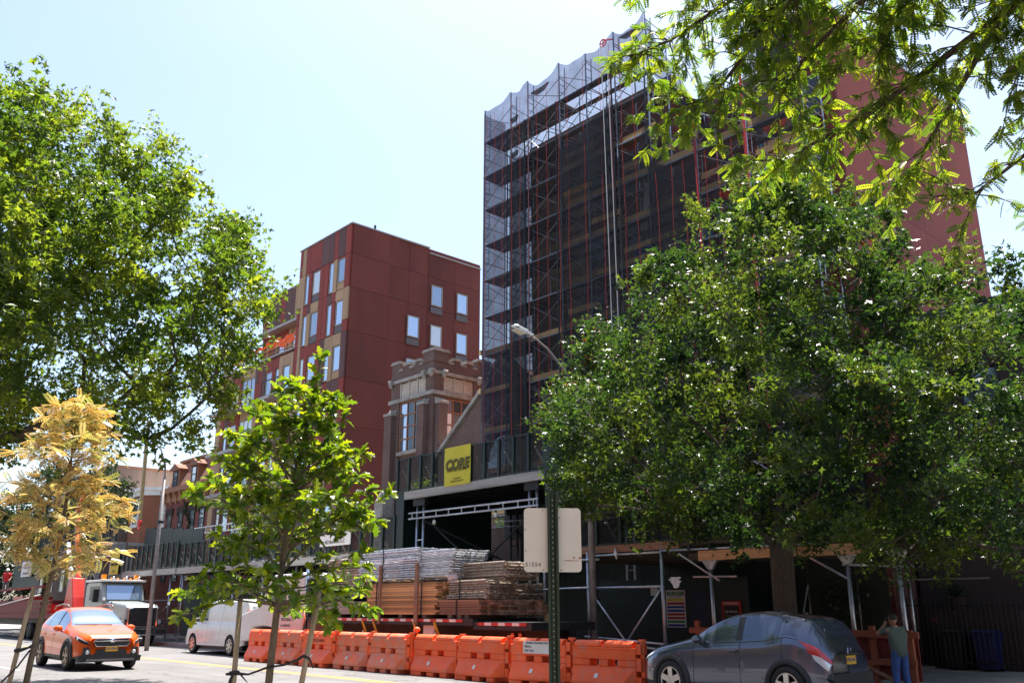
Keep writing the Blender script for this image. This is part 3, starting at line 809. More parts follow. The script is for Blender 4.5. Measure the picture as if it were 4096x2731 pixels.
def brace(x0, x1, y, z, h):
    k = (round(x1 - x0, 2), round(h, 2))
    if k not in XB:
        L = x1 - x0
        XB[k] = MB().tube((0, 0, .25), (L, 0, h - .2), .017, 5).tube((0, .03, h - .2), (L, .03, .25), .017, 5).mesh('cross_brace', 'steel')
    inst('cross_brace', XB[k], SF, (x0, y, z))
for i, x in enumerate(SX):
    for k in range(1, len(LV)):
        if x > -18 and k < 3: continue
        inst('frame', fm, SF, (x, SY0, LV[k]))
    if i < len(SX) - 1:
        x2 = SX[i + 1]
        for k in range(1, len(LV)):
            if x2 > -18 and k < 3: continue
            brace(x, x2, SY0 + .06, LV[k], LIFT)
            if i < 3: brace(x, x2, SY1 - .06, LV[k], LIFT)
# upper guard posts that hold the netting above the roof
TOPZ = {-28.95: 24.8, -27.1: 24.95, -25.95: 25.0, -23.95: 24.95, -22.35: 24.6, -20.75: 24.85, -19.07: 24.9}
for x, z in TOPZ.items():
    MB().tube((x, SY0, 23.1), (x, SY0, z), .032, 6).tube((x, SY0 + .35, 23.1), (x, SY0 + .35, z - .1), .025, 6).tube((x, SY0, 23.5), (x, SY0 + .35, 23.5), .018, 5).tube((x, SY0, 23.9), (x, SY0 + .35, 23.9), .018, 5).tube((x, SY0, 24.3), (x, SY0 + .35, 24.3), .018, 5).tube((x, SY1, 23.1), (x, SY1, 24.2), .03, 6).tube((x, SY0, 24.2), (x, SY1, 24.1), .02, 5).build('guard_post', 'steel', SF)
for a, b in ((-28.95, -27.1), (-25.95, -23.95), (-20.75, -19.07), (-23.95, -22.35)): brace(a, b, SY0 + .1, 23.1, 1.4)
MB().tube((-19.07, 24.6, 24.6), (-19.07, 26.4, 24.4), .02, 5).tube((-19.07, 26.4, 22.3), (-19.07, 26.4, 24.4), .03, 6).tube((-19.07, 28.3, 21.2), (-19.07, 28.3, 22.4), .03, 6).tube((-19.07, 26.4, 24.3), (-19.07, 28.3, 22.4), .02, 5).build('guard_post', 'steel', SF)
# decks made of planks, ledgers and the timber guard boards
for i in range(len(SX) - 1):
    a, b = SX[i], SX[i + 1]
    for k, z in enumerate(LV):
        if b > -18 and k < 3: continue
        for j in range(4):
            if i > 2 and (j == 1 or j == 2): continue      # only the outer planks are in view there
            y = SY0 + .1 + j * .31
            blk('deck_plank', 'deck_wood', SF, a - (.25 if i == 0 and k == 1 else .0) + .02, y, z - .05, b - .02, y + .27, z - .005 * (j + 1))
        if i >= 2 or k % 2 == 0:
            inst('ledger', cube('steel'), SF, ((a + b) / 2, SY0 - .03, z - .08), (0, 0, 0), (b - a - .02, .045, .045))
        if z < 20.5 and i >= 3 and random.random() < .92:
            for j in range(random.choice([1, 2, 2])):
                zz = z + .12 + j * .52
                o = inst('guard_board', cube('board'), SF, ((a + b) / 2 + random.uniform(-.15, .15), SY0 + .2, zz + .1), (0, random.uniform(-.03, .03), 0), (b - a + random.uniform(-.1, .1), .035, .22))
        elif i < 3 and z < 14:
            inst('guard_board', cube('board'), SF, ((a + b) / 2, SY0 + .1, z + .1), (0, 0, 0), (b - a - .03, .035, .2))
for (x, z) in ((-28.95, 10.9), (-28.95, 12.65)):
    blk('guard_board', 'board', SF, x - .16, SY0 - .1, z - .1, x - .05, SY0 + .05, z + .1)
# netting: one sheet per bay, sagging between the posts
def netsheet(x0, x1, zb, zt0, zt1, sag, mname, y=24.53, amp=.05, nu=14, nv=26, belly=.0):
    ph = random.uniform(0, 6)
    def fn(u, v):
        zt = zt0 + (zt1 - zt0) * u - sag * 4 * u * (1 - u)
        z = zb + (zt - zb) * v
        yy = y - amp * (.5 + .5 * math.sin(u * 9 + z * .6 + ph)) * math.sin(math.pi * u) - belly * math.sin(math.pi * u) * math.sin(math.pi * v)
        return (x0 + (x1 - x0) * u, yy, z)
    return MB().grid(fn, nu, nv).build('net', mname, SF, smooth=True)
# side returns
def netside(x, y0, y1, zb, zt, mname):
    MB().grid(lambda u, v: (x + .04 * math.sin(v * 40 + u * 7) * math.sin(math.pi * u), y0 + (y1 - y0) * u, zb + (zt - zb) * v), 6, 24).build('net', mname, SF, smooth=True)
xs = SX
tz = [24.8, 24.95, 25.0, 24.95, 24.6, 24.85, 24.9]
# upper band, thin, over the roof edge
for i, sg in enumerate((.34, .3, .62, .3, .34, .5)):
    netsheet(xs[i], xs[i + 1], 22.9, tz[i], tz[i + 1], sg, 'net_top', amp=.12, nv=8)
# main sheets
netsheet(xs[0], xs[1], 6.6, 23.0, 23.0, .0, 'net_top')
netsheet(xs[1], xs[2], 6.6, 23.0, 23.0, .1, 'net_dense')
netside(-27.1, 24.6, 30.0, 8.0, 21.4, 'net_dense')
netsheet(xs[1], xs[2], 6.5, 21.6, 21.3, .2, 'net_dense', y=24.47, amp=.1)
netsheet(xs[2], xs[3], 6.6, 23.0, 23.0, .1, 'net')
netsheet(xs[3], xs[4], 6.6, 23.0, 23.0, .0, 'net')
netsheet(xs[4], xs[5], 6.6, 23.0, 23.0, .0, 'net')
netsheet(xs[3] + .05, xs[5], 18.4, 20.6, 21.7, .35, 'net_dense', y=24.42, amp=.2, nv=12)
netsheet(xs[3], xs[5], 6.5, 18.6, 18.5, .1, 'net', y=24.46, amp=.1)
netsheet(xs[5], xs[6], 6.6, 19.0, 20.0, .5, 'net_dense', amp=.1)
netsheet(xs[5], xs[6], 19.6, 23.0, 23.0, .1, 'net', nv=8)
netsheet(xs[6], xs[8], 6.6, 19.3, 18.9, .45, 'net', amp=.12, nu=20)
netsheet(xs[6], xs[7], 6.6, 18.2, 17.4, .3, 'net_dense', y=24.45, amp=.1)
netsheet(xs[8], xs[9], 6.6, 15.2, 15.0, .2, 'net', amp=.08)
netsheet(xs[8] + .3, xs[9], 16.9, 23.6, 23.2, .2, 'net_dense', amp=.1, nv=10)
netside(-28.98, 24.55, 25.95, 9.5, 24.6, 'net_top')
MB().grid(lambda u, v: (-19.03 + .05 * math.sin(9 * v + 4 * u), 24.55 + 3.8 * u, (22.2 - 1.6 * u) + (2.4 - 1.3 * u) * v * (1 - .12 * math.sin(math.pi * u * 2) ** 2)), 14, 6).build('net', 'net_top', SF, smooth=True)
# rolled-up folds of net hanging on the guard posts
for (x, y, z, l) in ((-25.6, 24.5, 24.15, 1.1), (-20.3, 24.5, 24.3, 1.0), (-27.0, 24.48, 23.4, .5), (-26.9, 24.48, 21.6, .4)):
    MB().path([(x, y, z), (x + l * .3, y - .03, z - .12), (x + l * .7, y - .02, z - .1), (x + l, y, z + .06)], [.05, .12, .11, .04], 7).build('net_roll', 'net_dense', SF, smooth=True)
# vertical red seams of the netting
xx = -28.6
while xx < -14.6:
    zt = 24.2 if xx < -19.2 else 17.5
    pts = [(xx + .03 * math.sin(z * 1.3 + xx * 5), 24.37, z) for z in np.linspace(6.7, zt, 12)]
    MB().path(pts, .0075, 4).build('seam', 'red_tape', SF)
    xx += random.choice([.55, .62, .7, .95])
for i, sx_ in enumerate((xs[2], xs[3], xs[5], xs[6], xs[1])):
    MB().path([(sx_ + random.uniform(-.03, .03), 24.36, z) for z in np.linspace(6.7, 22.9, 14)], .035, 5).build('net_lacing', 'strap', SF)
# hoist wheel and ropes
MB().path([(-20.98 + .17 * math.cos(a), 24.2, 24.25 + .17 * math.sin(a)) for a in np.linspace(0, 6.283, 18)], .025, 6, False).bar((-20.98, 24.2, 24.08), (-20.98, 24.2, 24.42), .03).bar((-21.15, 24.2, 24.25), (-20.81, 24.2, 24.25), .03).bar((-20.98, 24.25, 24.4), (-20.75, 24.6, 24.5), .04).build('hoist_wheel', 'crane_red', SF)
for x0 in (-21.1, -20.78):
    MB().path([(x0, 24.2, 24.2), (x0 + .06, 24.2, 17), (x0 + .1, 24.2, 10), (x0 + .14, 24.2, 6)], .017, 5).build('hoist_rope', 'rope_white', SF)
for z in (21.4, 18.2): pass
# loose material standing on the decks
MB().bar((-19.9, 25.0, 15.7), (-19.6, 25.0, 17.6), .28, .06, (0, 1, 0)).build('tilted_panel', 'shed_grey', SF)
for i, (x, z, c) in enumerate(((-20.2, 14.4, 'blue_ink'), (-17.5, 14.4, 'blue_ink'), (-24.5, 10.9, 'blue_ink'), (-16.2, 15.9, 'safety_net'), (-14.2, 17.7, 'safety_net'))):
    MB().ball((x, 25.3, z + .35), (.5, .3, .45), 8, 6).build('tarpaulin', c, SF, smooth=True)
# bare red standards on the right part
for x in (-17.0, -14.9):
    MB().tube((x, 24.5, 6.5), (x, 24.5, 19.4 if x < -16 else 22.4), .045, 7).build('red_standard', 'crane_red', SF)

# ================================================================ sidewalk sheds
def shed_posts(parent, pts, z0, z1, r=.05):
    for (x, y) in pts:
        o = MB().tube((x, y, z0), (x, y, z1), r, 10).build('post', 'steel', parent, smooth=True)
        MB().box(x - .12, y - .12, z0 - .01, x + .12, y + .12, z0 + .02).build('base_plate', 'steel', o)
def parapet(parent, x0, x1, y, zb, zt, n, mesh='wire_mesh', brace_=True):
    for i in range(n + 1):
        x = x0 + (x1 - x0) * i / n
        blk('parapet_post', 'shed_green', parent, x - .05, y - .05, zb, x + .05, y + .05, zt)
        if i < n:
            b = x + (x1 - x0) / n
            blk('parapet_mesh', mesh, parent, x + .055, y - .006, zb + .06, b - .055, y + .006, zt - .05)
            blk('parapet_rail', 'shed_green', parent, x + .055, y - .03, zt - .05, b - .055, y + .03, zt)
            blk('parapet_rail', 'shed_green', parent, x + .055, y - .03, zb, b - .055, y + .03, zb + .055)
            if brace_ and i % 2 == 0:
                MB().bar((x + .2, y + .08, zt - .45), (x + .2, y + .7, zb + .05), .05, .05).build('parapet_brace', 'shed_grey', parent)

# raised bay over the loading gate
S1 = thing('sidewalk_shed', 'raised dark green sidewalk shed over the lumber truck', 'sidewalk shed', (-23.4, 21, .15))
yf = 19.2
parapet(S1, -27.42, -19.6, yf, 5.85, 7.1, 11)
blk('edge_beam', 'shed_grey', S1, -26.9, yf - .06, 5.56, -19.58, yf + .06, 5.84)
MB().box(-27.4, yf + .07, 5.76, -19.58, 24.3, 5.84).build('deck', 'shed_grey', S1)
for k in range(12):
    x = -27.2 + k * .68
    blk('joist', 'dark_steel', S1, x - .04, yf + .1, 5.56, x + .04, 24.2, 5.755)
for y in (yf + .15, 23.9):
    for (a, b) in ((-26.33, -25.95), (-20.44, -20.1)):
        shed_posts(S1, [(a, y), (b, y)], .15, 5.3)
        MB().box(a - .15, y - .1, 5.3, b + .15, y + .1, 5.55).build('beam_head', 'dark_steel', S1)
        q = MB()
        for zz in np.arange(.8, 5.2, 1.1): q.tube((a, y, zz), (b, y, zz), .025, 6)
        q.build('rung', 'steel', S1)
def ladder_beam(parent, x0, x1, y, z0, z1, n, nm='ladder_beam', m='galvanised'):
    b = MB().tube((x0, y, z0), (x1, y, z0 - .06), .035, 8).tube((x0, y, z1), (x1, y, z1 - .06), .035, 8)
    for i in range(n + 1):
        x = x0 + (x1 - x0) * (i + .3) / (n + .6); d = -.06 * (x - x0) / (x1 - x0)
        b.tube((x, y, z0 + d), (x, y, z1 + d), .026, 6)
    return b.build(nm, m, parent, smooth=True)
ladder_beam(S1, -26.65, -19.9, yf, 4.85, 5.05, 9)
ladder_beam(S1, -26.65, -19.9, 23.85, 4.85, 5.05, 9)
for y in (yf + .4, 23.7):
    MB().tube((-25.9, y, 4.7), (-20.5, y, 1.4), .03, 6).tube((-25.9, y, 1.4), (-20.5, y, 4.7), .03, 6).build('cross_brace', 'dark_steel', S1)
MB().tube((-25.9, yf + .1, 4.75), (-23.2, 22, 2.9), .03, 6).build('cross_brace', 'dark_steel', S1)
for x in (-25.1, -21.85):
    o = MB().tube((x, yf - .02, 4.78), (x, yf - .02, 4.72), .035, 8).build('work_lamp', 'dark_steel', S1)
    MB().ball((x, yf - .02, 4.63), (.065, .065, .09), 10, 7).build('bulb', 'tube_light', o, smooth=True)
blk('side_panel', 'shed_green', S1, -27.45, yf, 3.0, -27.38, 23.8, 5.84)
blk('side_panel', 'shed_green', S1, -27.37, yf - .02, 2.9, -26.95, yf + .02, 5.83)
blk('side_panel', 'shed_green', S1, -19.55, yf - .05, 4.6, -17.7, yf + .03, 6.6)
# dark back wall of the shed passage (site fence)
SFE = thing('site_fence', 'dark plywood site fence under the sidewalk shed', 'fence', (-20, 24.4, .15))
for i, x in enumerate(np.arange(-58, -12, 1.22)):
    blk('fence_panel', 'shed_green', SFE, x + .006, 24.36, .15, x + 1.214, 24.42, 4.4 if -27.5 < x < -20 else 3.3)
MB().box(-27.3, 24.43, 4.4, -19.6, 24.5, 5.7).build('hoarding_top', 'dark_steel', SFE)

# lower shed to the left
S0 = thing('sidewalk_shed', 'low dark green sidewalk shed behind the white van', 'sidewalk shed', (-38, 21, .15))
parapet(S0, -46.9, -27.5, yf, 3.85, 5.05, 26)
MB().box(-46.9, yf + .07, 3.72, -27.5, 24.3, 3.8).build('deck', 'shed_grey', S0)
blk('edge_beam', 'shed_grey', S0, -46.9, yf - .05, 3.5, -27.5, yf + .06, 3.8)
shed_posts(S0, [(x, yf + .15) for x in (-46.4, -43.5, -40.6, -37.7, -34.8, -31.9, -29)] + [(x, 23.9) for x in (-46.4, -40.6, -34.8, -29)], .15, 3.5)
MB().tube((-46.4, yf + .15, 2.5), (-27.6, yf + .15, 2.5), .028, 6).tube((-46.4, 23.9, 2.5), (-27.6, 23.9, 2.5), .028, 6).build('tie_rail', 'steel', S0)
for k in range(16): blk('joist', 'dark_steel', S0, -46.6 + k * 1.25, yf + .1, 3.5, -46.5 + k * 1.25, 24.2, 3.715)

# second shed far left with raised gate
S2 = thing('sidewalk_shed', 'dark green sidewalk shed beside the boom truck', 'sidewalk shed', (-60, 21, .15))
parapet(S2, -54.6, -46.95, yf - .05, 3.85, 5.2, 11)
for i in range(6): blk('hoarding_panel', 'shed_green', S2, -55.2 + i * 1.38 + .005, yf + 1.2, 5.0, -53.82 + i * 1.38 - .005, yf + 1.26, 6.4 - i * .1)
MB().box(-54.6, yf, 3.72, -46.95, 24.3, 3.8).build('deck', 'shed_grey', S2)
blk('edge_beam', 'shed_grey', S2, -54.6, yf - .1, 3.5, -46.95, yf + .0, 3.8)
shed_posts(S2, [(-52.9, yf + .15), (-50.5, yf + .15), (-48.0, yf + .15), (-52.9, 23.8), (-48, 23.8)], .15, 3.5)
MB().tube((-52.9, yf + .15, 2.2), (-47.2, yf + .15, 2.2), .03, 6).build('tie_rail', 'steel', S2)
ladder_beam(S2, -70, -57.2, yf, 4.9, 5.2, 14)
parapet(S2, -72.5, -57, yf + .1, 5.7, 6.9, 14)
MB().box(-72.5, yf + .2, 5.5, -57, 24.3, 5.68).build('deck', 'shed_grey', S2)
for y in (yf + .15, 23.8): shed_posts(S2, [(-57.4, y), (-65, y), (-72, y)], .15, 5.4)
blk('side_panel', 'shed_green', S2, -57.0, yf - .02, 3.0, -54.65, yf + .04, 5.5)
for i in range(5): blk('hoarding_panel', 'shed_green', S2, -78 + i * 1.4 + .005, yf - .02, 3.3, -76.6 + i * 1.4 - .005, yf + .04, 5.4)
MB().tube((-64, yf + .4, 5.2), (-57.6, yf + .4, 2.2), .04, 6).build('cross_brace', 'rusty_tube', S2)
ladder_beam(S2, -54, -46, 22.5, 6.05, 6.4, 10)

# right low shed with open steel frame
S3 = thing('sidewalk_shed', 'low sidewalk shed with bare steel posts behind the grey car', 'sidewalk shed', (-13, 21, .15))
parapet(S3, -19.4, -8.6, yf + .1, 3.45, 4.75, 12)
MB().box(-19.5, yf + .0, 3.3, -8.4, 25.6, 3.4).build('deck', 'deck_wood', S3)
for k in range(11): blk('joist', 'deck_wood', S3, -19.2 + k * 1.03, yf + .1, 3.1, -19.1 + k * 1.03, 25.5, 3.295)
blk('edge_plank', 'old_lumber', S3, -19.3, yf - .04, 3.24, -14.6, yf - .005, 3.44)
b = blk('edge_plank', 'lumber', S3, -13.95, yf - .13, 2.9, -11.2, yf - .08, 3.14)
b = blk('edge_plank', 'lumber', S3, -11.15, yf - .13, 2.88, -9.42, yf - .08, 3.12)
MB().tube((-15.2, yf - .06, 3.2), (-10.4, yf - .06, 3.16), .03, 8).build('top_tube', 'galvanised', S3, smooth=True)
MB().tube((-14.6, yf - .06, 3.1), (-13.4, yf - .06, 2.4), .025, 6).tube((-11.3, yf - .06, 3.1), (-10.0, yf - .06, 2.35), .03, 6).build('knee_brace', 'steel', S3)
fr = [(-17.88, yf), (-15.22, yf)]
shed_posts(S3, fr, .15, 3.3, .052)
q = MB()
for z in (3.18, 2.3): q.tube((-17.88, yf, z), (-15.22, yf, z), .036, 8)
q.build('cross_rail', 'galvanised', S3, smooth=True)
MB().tube((-17.85, yf, 2.28), (-16.0, yf + .05, .25), .028, 8).tube((-15.25, yf, 2.28), (-17.2, yf + .1, .25), .028, 8).build('cross_brace', 'galvanised', S3, smooth=True)
MB().tube((-18.0, yf - .05, 1.0), (-15.2, yf + .0, .86), .03, 8).tube((-17.8, yf - .1, .9), (-15.4, yf - .1, .74), .03, 8).build('loose_tube', 'galvanised', S3, smooth=True)
MB().tube((-20.0, yf - .05, 2.28), (-17.6, yf - .05, 2.32), .03, 8).tube((-18.05, yf - .05, 3.08), (-17.4, yf - .05, 3.07), .032, 8).build('cross_rail', 'galvanised', S3, smooth=True)
MB().tube((-19.75, yf + .1, .2), (-19.75, yf + .1, 4.6), .045, 8).build('post', 'steel', S3, smooth=True)
MB().tube((-19.45, yf + .1, .2), (-19.45, yf + .1, 4.6), .045, 8).build('post', 'steel', S3, smooth=True)
for x in (-13.75, -10.08, -8.93):
    shed_posts(S3, [(x, yf + .1)], .15, 2.9, .05)
    MB().prism([(x - .22, 2.9), (x + .22, 2.9), (x + .06, 2.68), (x - .06, 2.68)], yf + .05, yf + .15, 'y').build('gusset', 'steel', S3)
    MB().box(x - .3, yf + .02, 2.9, x + .3, yf + .2, 2.93).build('head_plate', 'steel', S3)
blk('header', 'deck_wood', S3, -14.4, yf + .06, 2.935, -8.5, yf + .2, 3.095)
shed_posts(S3, [(-14, 24.4), (-12.5, 24.4), (-11.06, 24.4)], .15, 3.0, .05)
MB().tube((-14.3, yf + .1, 2.52), (-13.0, yf + .1, 2.5), .026, 6).tube((-14.2, 24.4, 2.5), (-9.0, 24.4, 2.48), .026, 6).tube((-10.2, yf + .1, 2.68), (-8.6, yf + .12, 2.58), .028, 6).build('tie_rail', 'steel', S3)
MB().tube((-14, 24.35, 2.4), (-14.4, 24.35, 1.0), .02, 6).build('knee_brace', 'steel', S3)
for i in range(7): blk('swing_clamp', 'dark_steel', S3, -14.3 + i * .65, yf - .1, 3.14, -14.22 + i * .65, yf - .02, 3.32)

# ================================================================ banners and signs
def sheet(parent, x0, x1, y, z0, z1, m, wob=.02, nm='sheet'):
    return MB().grid(lambda u, v: (x0 + (x1 - x0) * u, y - wob * math.sin(u * 5 + v * 3) ** 2, z0 + (z1 - z0) * v), 10, 10).build(nm, m, parent, smooth=True)
def core(x0, x1, y, z0, z1, label, big):
    B = thing('banner', label, 'banner', ((x0 + x1) / 2, y, z0), group='yellow scaffold company banners')
    sheet(B, x0, x1, y - .01, z0, z1, 'yellow_banner', .012)
    w_ = x1 - x0; h = z1 - z0; cx = (x0 + x1) / 2
    # heavy lettering with a light inner line
    text('CORE', 'ink', w_ * .34, B, (cx, y - .034, z0 + h * .52), FRONT, bold=.018 * w_, shear=.12)
    text('CORE', 'yellow_banner', w_ * .34, B, (cx, y - .039, z0 + h * .52), FRONT, shear=.12, bold=-.012 * w_)
    text('SCAFFOLD SYSTEMS', 'ink', w_ * .085, B, (cx, y - .034, z0 + h * .38), FRONT)
    if big:
        text('212.606.6222', 'ink', w_ * .05, B, (cx, y - .034, z0 + h * .17), FRONT)
        text('CORESCAFFOLD.COM', 'ink', w_ * .05, B, (cx, y - .034, z0 + h * .10), FRONT)
core(-24.5, -23.08, 19.12, 5.79, 7.12, 'yellow CORE banner hanging on the raised shed above the lumber truck', True)
core(-56.7, -55.25, 19.1, 3.72, 5.1, 'yellow CORE banner behind the boom truck cab on the far left', True)
B = thing('project_sign', 'white project sign on the shed parapet behind the oak sapling', 'sign', (-31.4, 19.1, 4.1))
blk('board', 'paper', B, -32.55, 19.08, 4.15, -30.3, 19.11, 5.05)
text('562 Bushwick', 'ink', .2, B, (-31.42, 19.07, 4.9), FRONT)
text('Brooklyn, NY 112', 'ink', .2, B, (-31.42, 19.07, 4.68), FRONT)
text('562 Bushwick LLC', 'ink', .2, B, (-31.42, 19.07, 4.3), FRONT)
B = thing('project_sign', 'white project sign on the shed behind the worker on the far left', 'sign', (-74, 19.1, 4))
blk('board', 'paper', B, -75.3, 19.0, 4.05, -72.75, 19.04, 5.15)
for s_, z in (('574 Bushwick', 4.9), ('Brooklyn, NY', 4.7), ('562 Bushwick LLC', 4.3)): text(s_, 'ink', .22, B, (-74, 18.98, z), FRONT)
B = thing('safety_poster', 'tall site safety poster with coloured bars on the dark fence', 'poster', (-17, 22, 1.2))
blk('board', 'paper', B, -17.33, 21.98, 1.22, -16.63, 22.0, 2.27)
for i, c in enumerate(('green_ink', 'paper', 'yellow_ink', 'red_ink', 'blue_ink', 'blue_ink', 'red_ink', 'red_ink', 'green_ink', 'blue_ink')):
    z = 2.24 - i * .102
    if i == 1: continue
    blk('bar', c, B, -17.29, 21.968, z - (.12 if i == 0 else .075), -16.67, 21.978, z - .01)
text('SITE SAFETY', 'paper', .095, B, (-16.98, 21.962, 2.175), FRONT)
text('SAFETY IS OUR TOP PRIORITY', 'ink', .035, B, (-16.98, 21.962, 2.08), FRONT)
blk('backing', 'shed_green', B, -20.0, 22.01, .15, -14.5, 22.06, 2.6)
B = thing('warning_sign', 'red bordered 24 hour warning sign on the dark fence behind the grey car', 'sign', (-15, 22, 1.3))
blk('board', 'red_ink', B, -15.36, 21.96, 1.3, -14.72, 21.98, 1.95)
blk('field', 'ink', B, -15.28, 21.95, 1.38, -14.8, 21.958, 1.82)
text('WARNING', 'paper', .11, B, (-15.04, 21.945, 1.88), FRONT); text('24 HOUR', 'paper', .1, B, (-15.04, 21.945, 1.66), FRONT); text('VIDEO SURVEILLANCE', 'yellow_ink', .04, B, (-15.04, 21.945, 1.55), FRONT)
B = thing('rules_board', 'dark blue notice board with small white lines beside the safety poster', 'sign', (-16.1, 22, 1.2))
blk('board', 'bin_black', B, -16.56, 21.97, 1.2, -15.75, 21.99, 2.28)
for i in range(9): text('A SAFE SITE IS A GOOD SITE', 'blue_ink', .045, B, (-16.15, 21.96, 2.2 - i * .1), FRONT)
tag(MB().box(-17.9, 21.97, 2.12, -17.62, 21.99, 2.34).build('notice', 'paper'), 'small white paper notice above the safety poster', 'notice')
# ================================================================ trees
def grow(trunk, targets, step=.45, tip=.012, ex=2.3, up=.25, r0=None):
    """branches reach from the trunk line to every target; returns nodes, parents, radii"""
    N = [Vector(q) for q in trunk]; par = [-1] + list(range(len(trunk) - 1))
    A = np.array([tuple(q) for q in N])
    free = max(1, int(len(trunk) * .35))
    T = np.array(targets); base = np.array(trunk[-1])
    order = np.argsort(np.linalg.norm(T - np.array(trunk[len(trunk) // 2]), axis=1))
    for ti in order:
        tq = T[ti]
        d = np.linalg.norm(A - tq, axis=1)
        pen = np.where(A[:, 2] > tq[2] - .1, .9, 0.) * (A[:, 2] - tq[2] + .3).clip(0, 9)
        sc_ = d + pen; sc_[:free] += 3
        j = int(np.argmin(sc_))
        n = max(1, int(d[j] / step))
        a = Vector(A[j]); b = Vector(tq)
        mid = (a + b) / 2 + Vector((random.uniform(-.1, .1), random.uniform(-.1, .1), up * .2 - .05)) * d[j]
        new = []
        prev = j
        for k in range(1, n + 1):
            u = k / n
            q = a * (1 - u)**2 + mid * 2 * u * (1 - u) + b * u * u
            N.append(q); par.append(prev); prev = len(N) - 1; new.append(tuple(q))
        A = np.vstack([A, np.array(new)])
    rad = np.zeros(len(N)); acc = np.zeros(len(N))
    ch = np.zeros(len(N), int)
    for i in range(len(N)):
        if par[i] >= 0: ch[par[i]] += 1
    for i in range(len(N) - 1, -1, -1):
        rad[i] = tip if ch[i] == 0 else acc[i]**(1 / ex)
        rad[i] = max(rad[i], tip)
        if par[i] >= 0: acc[par[i]] += rad[i]**ex
    if r0:
        f = r0 / rad[0]
        rad = np.maximum(tip, rad * (1 + (f - 1) * np.clip((rad - tip) / (rad[0] - tip), 0, 1)))
    return N, par, rad
def wood(N, par, rad, lo, hi, n=6):
    b = MB()
    for i in range(len(N)):
        p = par[i]
        if p < 0: continue
        if lo <= p < hi or lo <= i < hi: pass
        else: continue
        b.tube(N[p], N[i], rad[p] if rad[p] < rad[i] * 1.8 else rad[i] * 1.3, n if rad[i] > .03 else 4, rad[i], False)
    return b
STAR = ([(0, 0, 0), (.15, .34, .05), (.46, .5, -.05), (.14, .6, .05), (0, 1.08, -.08), (-.14, .6, .05), (-.46, .5, -.05), (-.15, .34, .05)], [(0, 1, 3, 4), (0, 4, 5, 7), (1, 2, 3), (5, 6, 7)])
OVAL = ([(0, 0, 0), (.28, .4, .04), (0, 1, -.05), (-.28, .4, .04)], [(0, 1, 2, 3)])
def inpoly(x, y, poly):
    c = False; n = len(poly)
    for i in range(n):
        x1, y1 = poly[i]; x2, y2 = poly[i - 1]
        if (y1 > y) != (y2 > y) and x < (x2 - x1) * (y - y1) / (y2 - y1) + x1: c = not c
    return c
def polydist(x, y, poly):
    best = 9
    for i in range(len(poly)):
        a = Vector(poly[i]); b = Vector(poly[i - 1]); q = Vector((x, y)); ab = b - a
        t_ = max(0, min(1, (q - a).dot(ab) / ab.length_squared)); best = min(best, (q - a - ab * t_).length)
    return best
def crown_points(poly, n, depth, rnd, mind, shell=.0):
    xs_ = [q[0] for q in poly]; zs_ = [q[1] for q in poly]
    pts = []
    tries = 0
    while len(pts) < n and tries < n * 60:
        tries += 1
        x = rnd.uniform(min(xs_), max(xs_)); z = rnd.uniform(min(zs_), max(zs_))
        if not inpoly(x, z, poly): continue
        e = polydist(x, z, poly)
        D = depth * min(1, math.sqrt(e / 2.2) + .12)
        y = rnd.uniform(-D, D)
        if abs(y) < D * shell and rnd.random() < .6: continue
        q = (x, y, z)
        if all((q[0] - o[0])**2 + (q[1] - o[1])**2 + (q[2] - o[2])**2 > mind * mind for o in pts[-400:]): pts.append(q)
    return pts
def twig_leaves(T, n_each, length, rad, ntw=6):
    """leaves strung along short twigs that run outward from each branch end"""
    cen = np.array(T).mean(0)
    P = []; V_ = []; S_ = []
    for q in T:
        q = np.array(q); tone = rng.random(); big = rng.uniform(.75, 1.25)
        o_ = q - cen; o_ /= np.linalg.norm(o_) + 1e-6
        n = int(n_each // ntw * rng.uniform(.6, 1.4))
        for _ in range(ntw):
            d = o_ * .8 + rng.normal(size=3) * .7 + np.array([0, 0, .3]); d /= np.linalg.norm(d)
            L_ = length * (.5 + .8 * rng.random())
            u = rng.random(n) ** .75
            P.append(q + d * (u * L_)[:, None] + rng.normal(size=(n, 3)) * (rad * (1.15 - .7 * u)[:, None]) * np.array([1, 1, .7]))
            V_.append(np.clip(tone * .62 + rng.random(n) * .36, 0, .98)); S_.append(np.full(n, big))
    return np.concatenate(P), np.concatenate(V_), np.concatenate(S_)
def clump_leaves(T, n_each, rad, up=.6, flat=.6, droop=0.):
    T = np.array(T); k = len(T)
    P = np.repeat(T, n_each, 0) + rng.normal(size=(k * n_each, 3)) * np.array([rad, rad, rad * flat])
    P[:, 2] -= droop * rng.random(len(P))
    return P
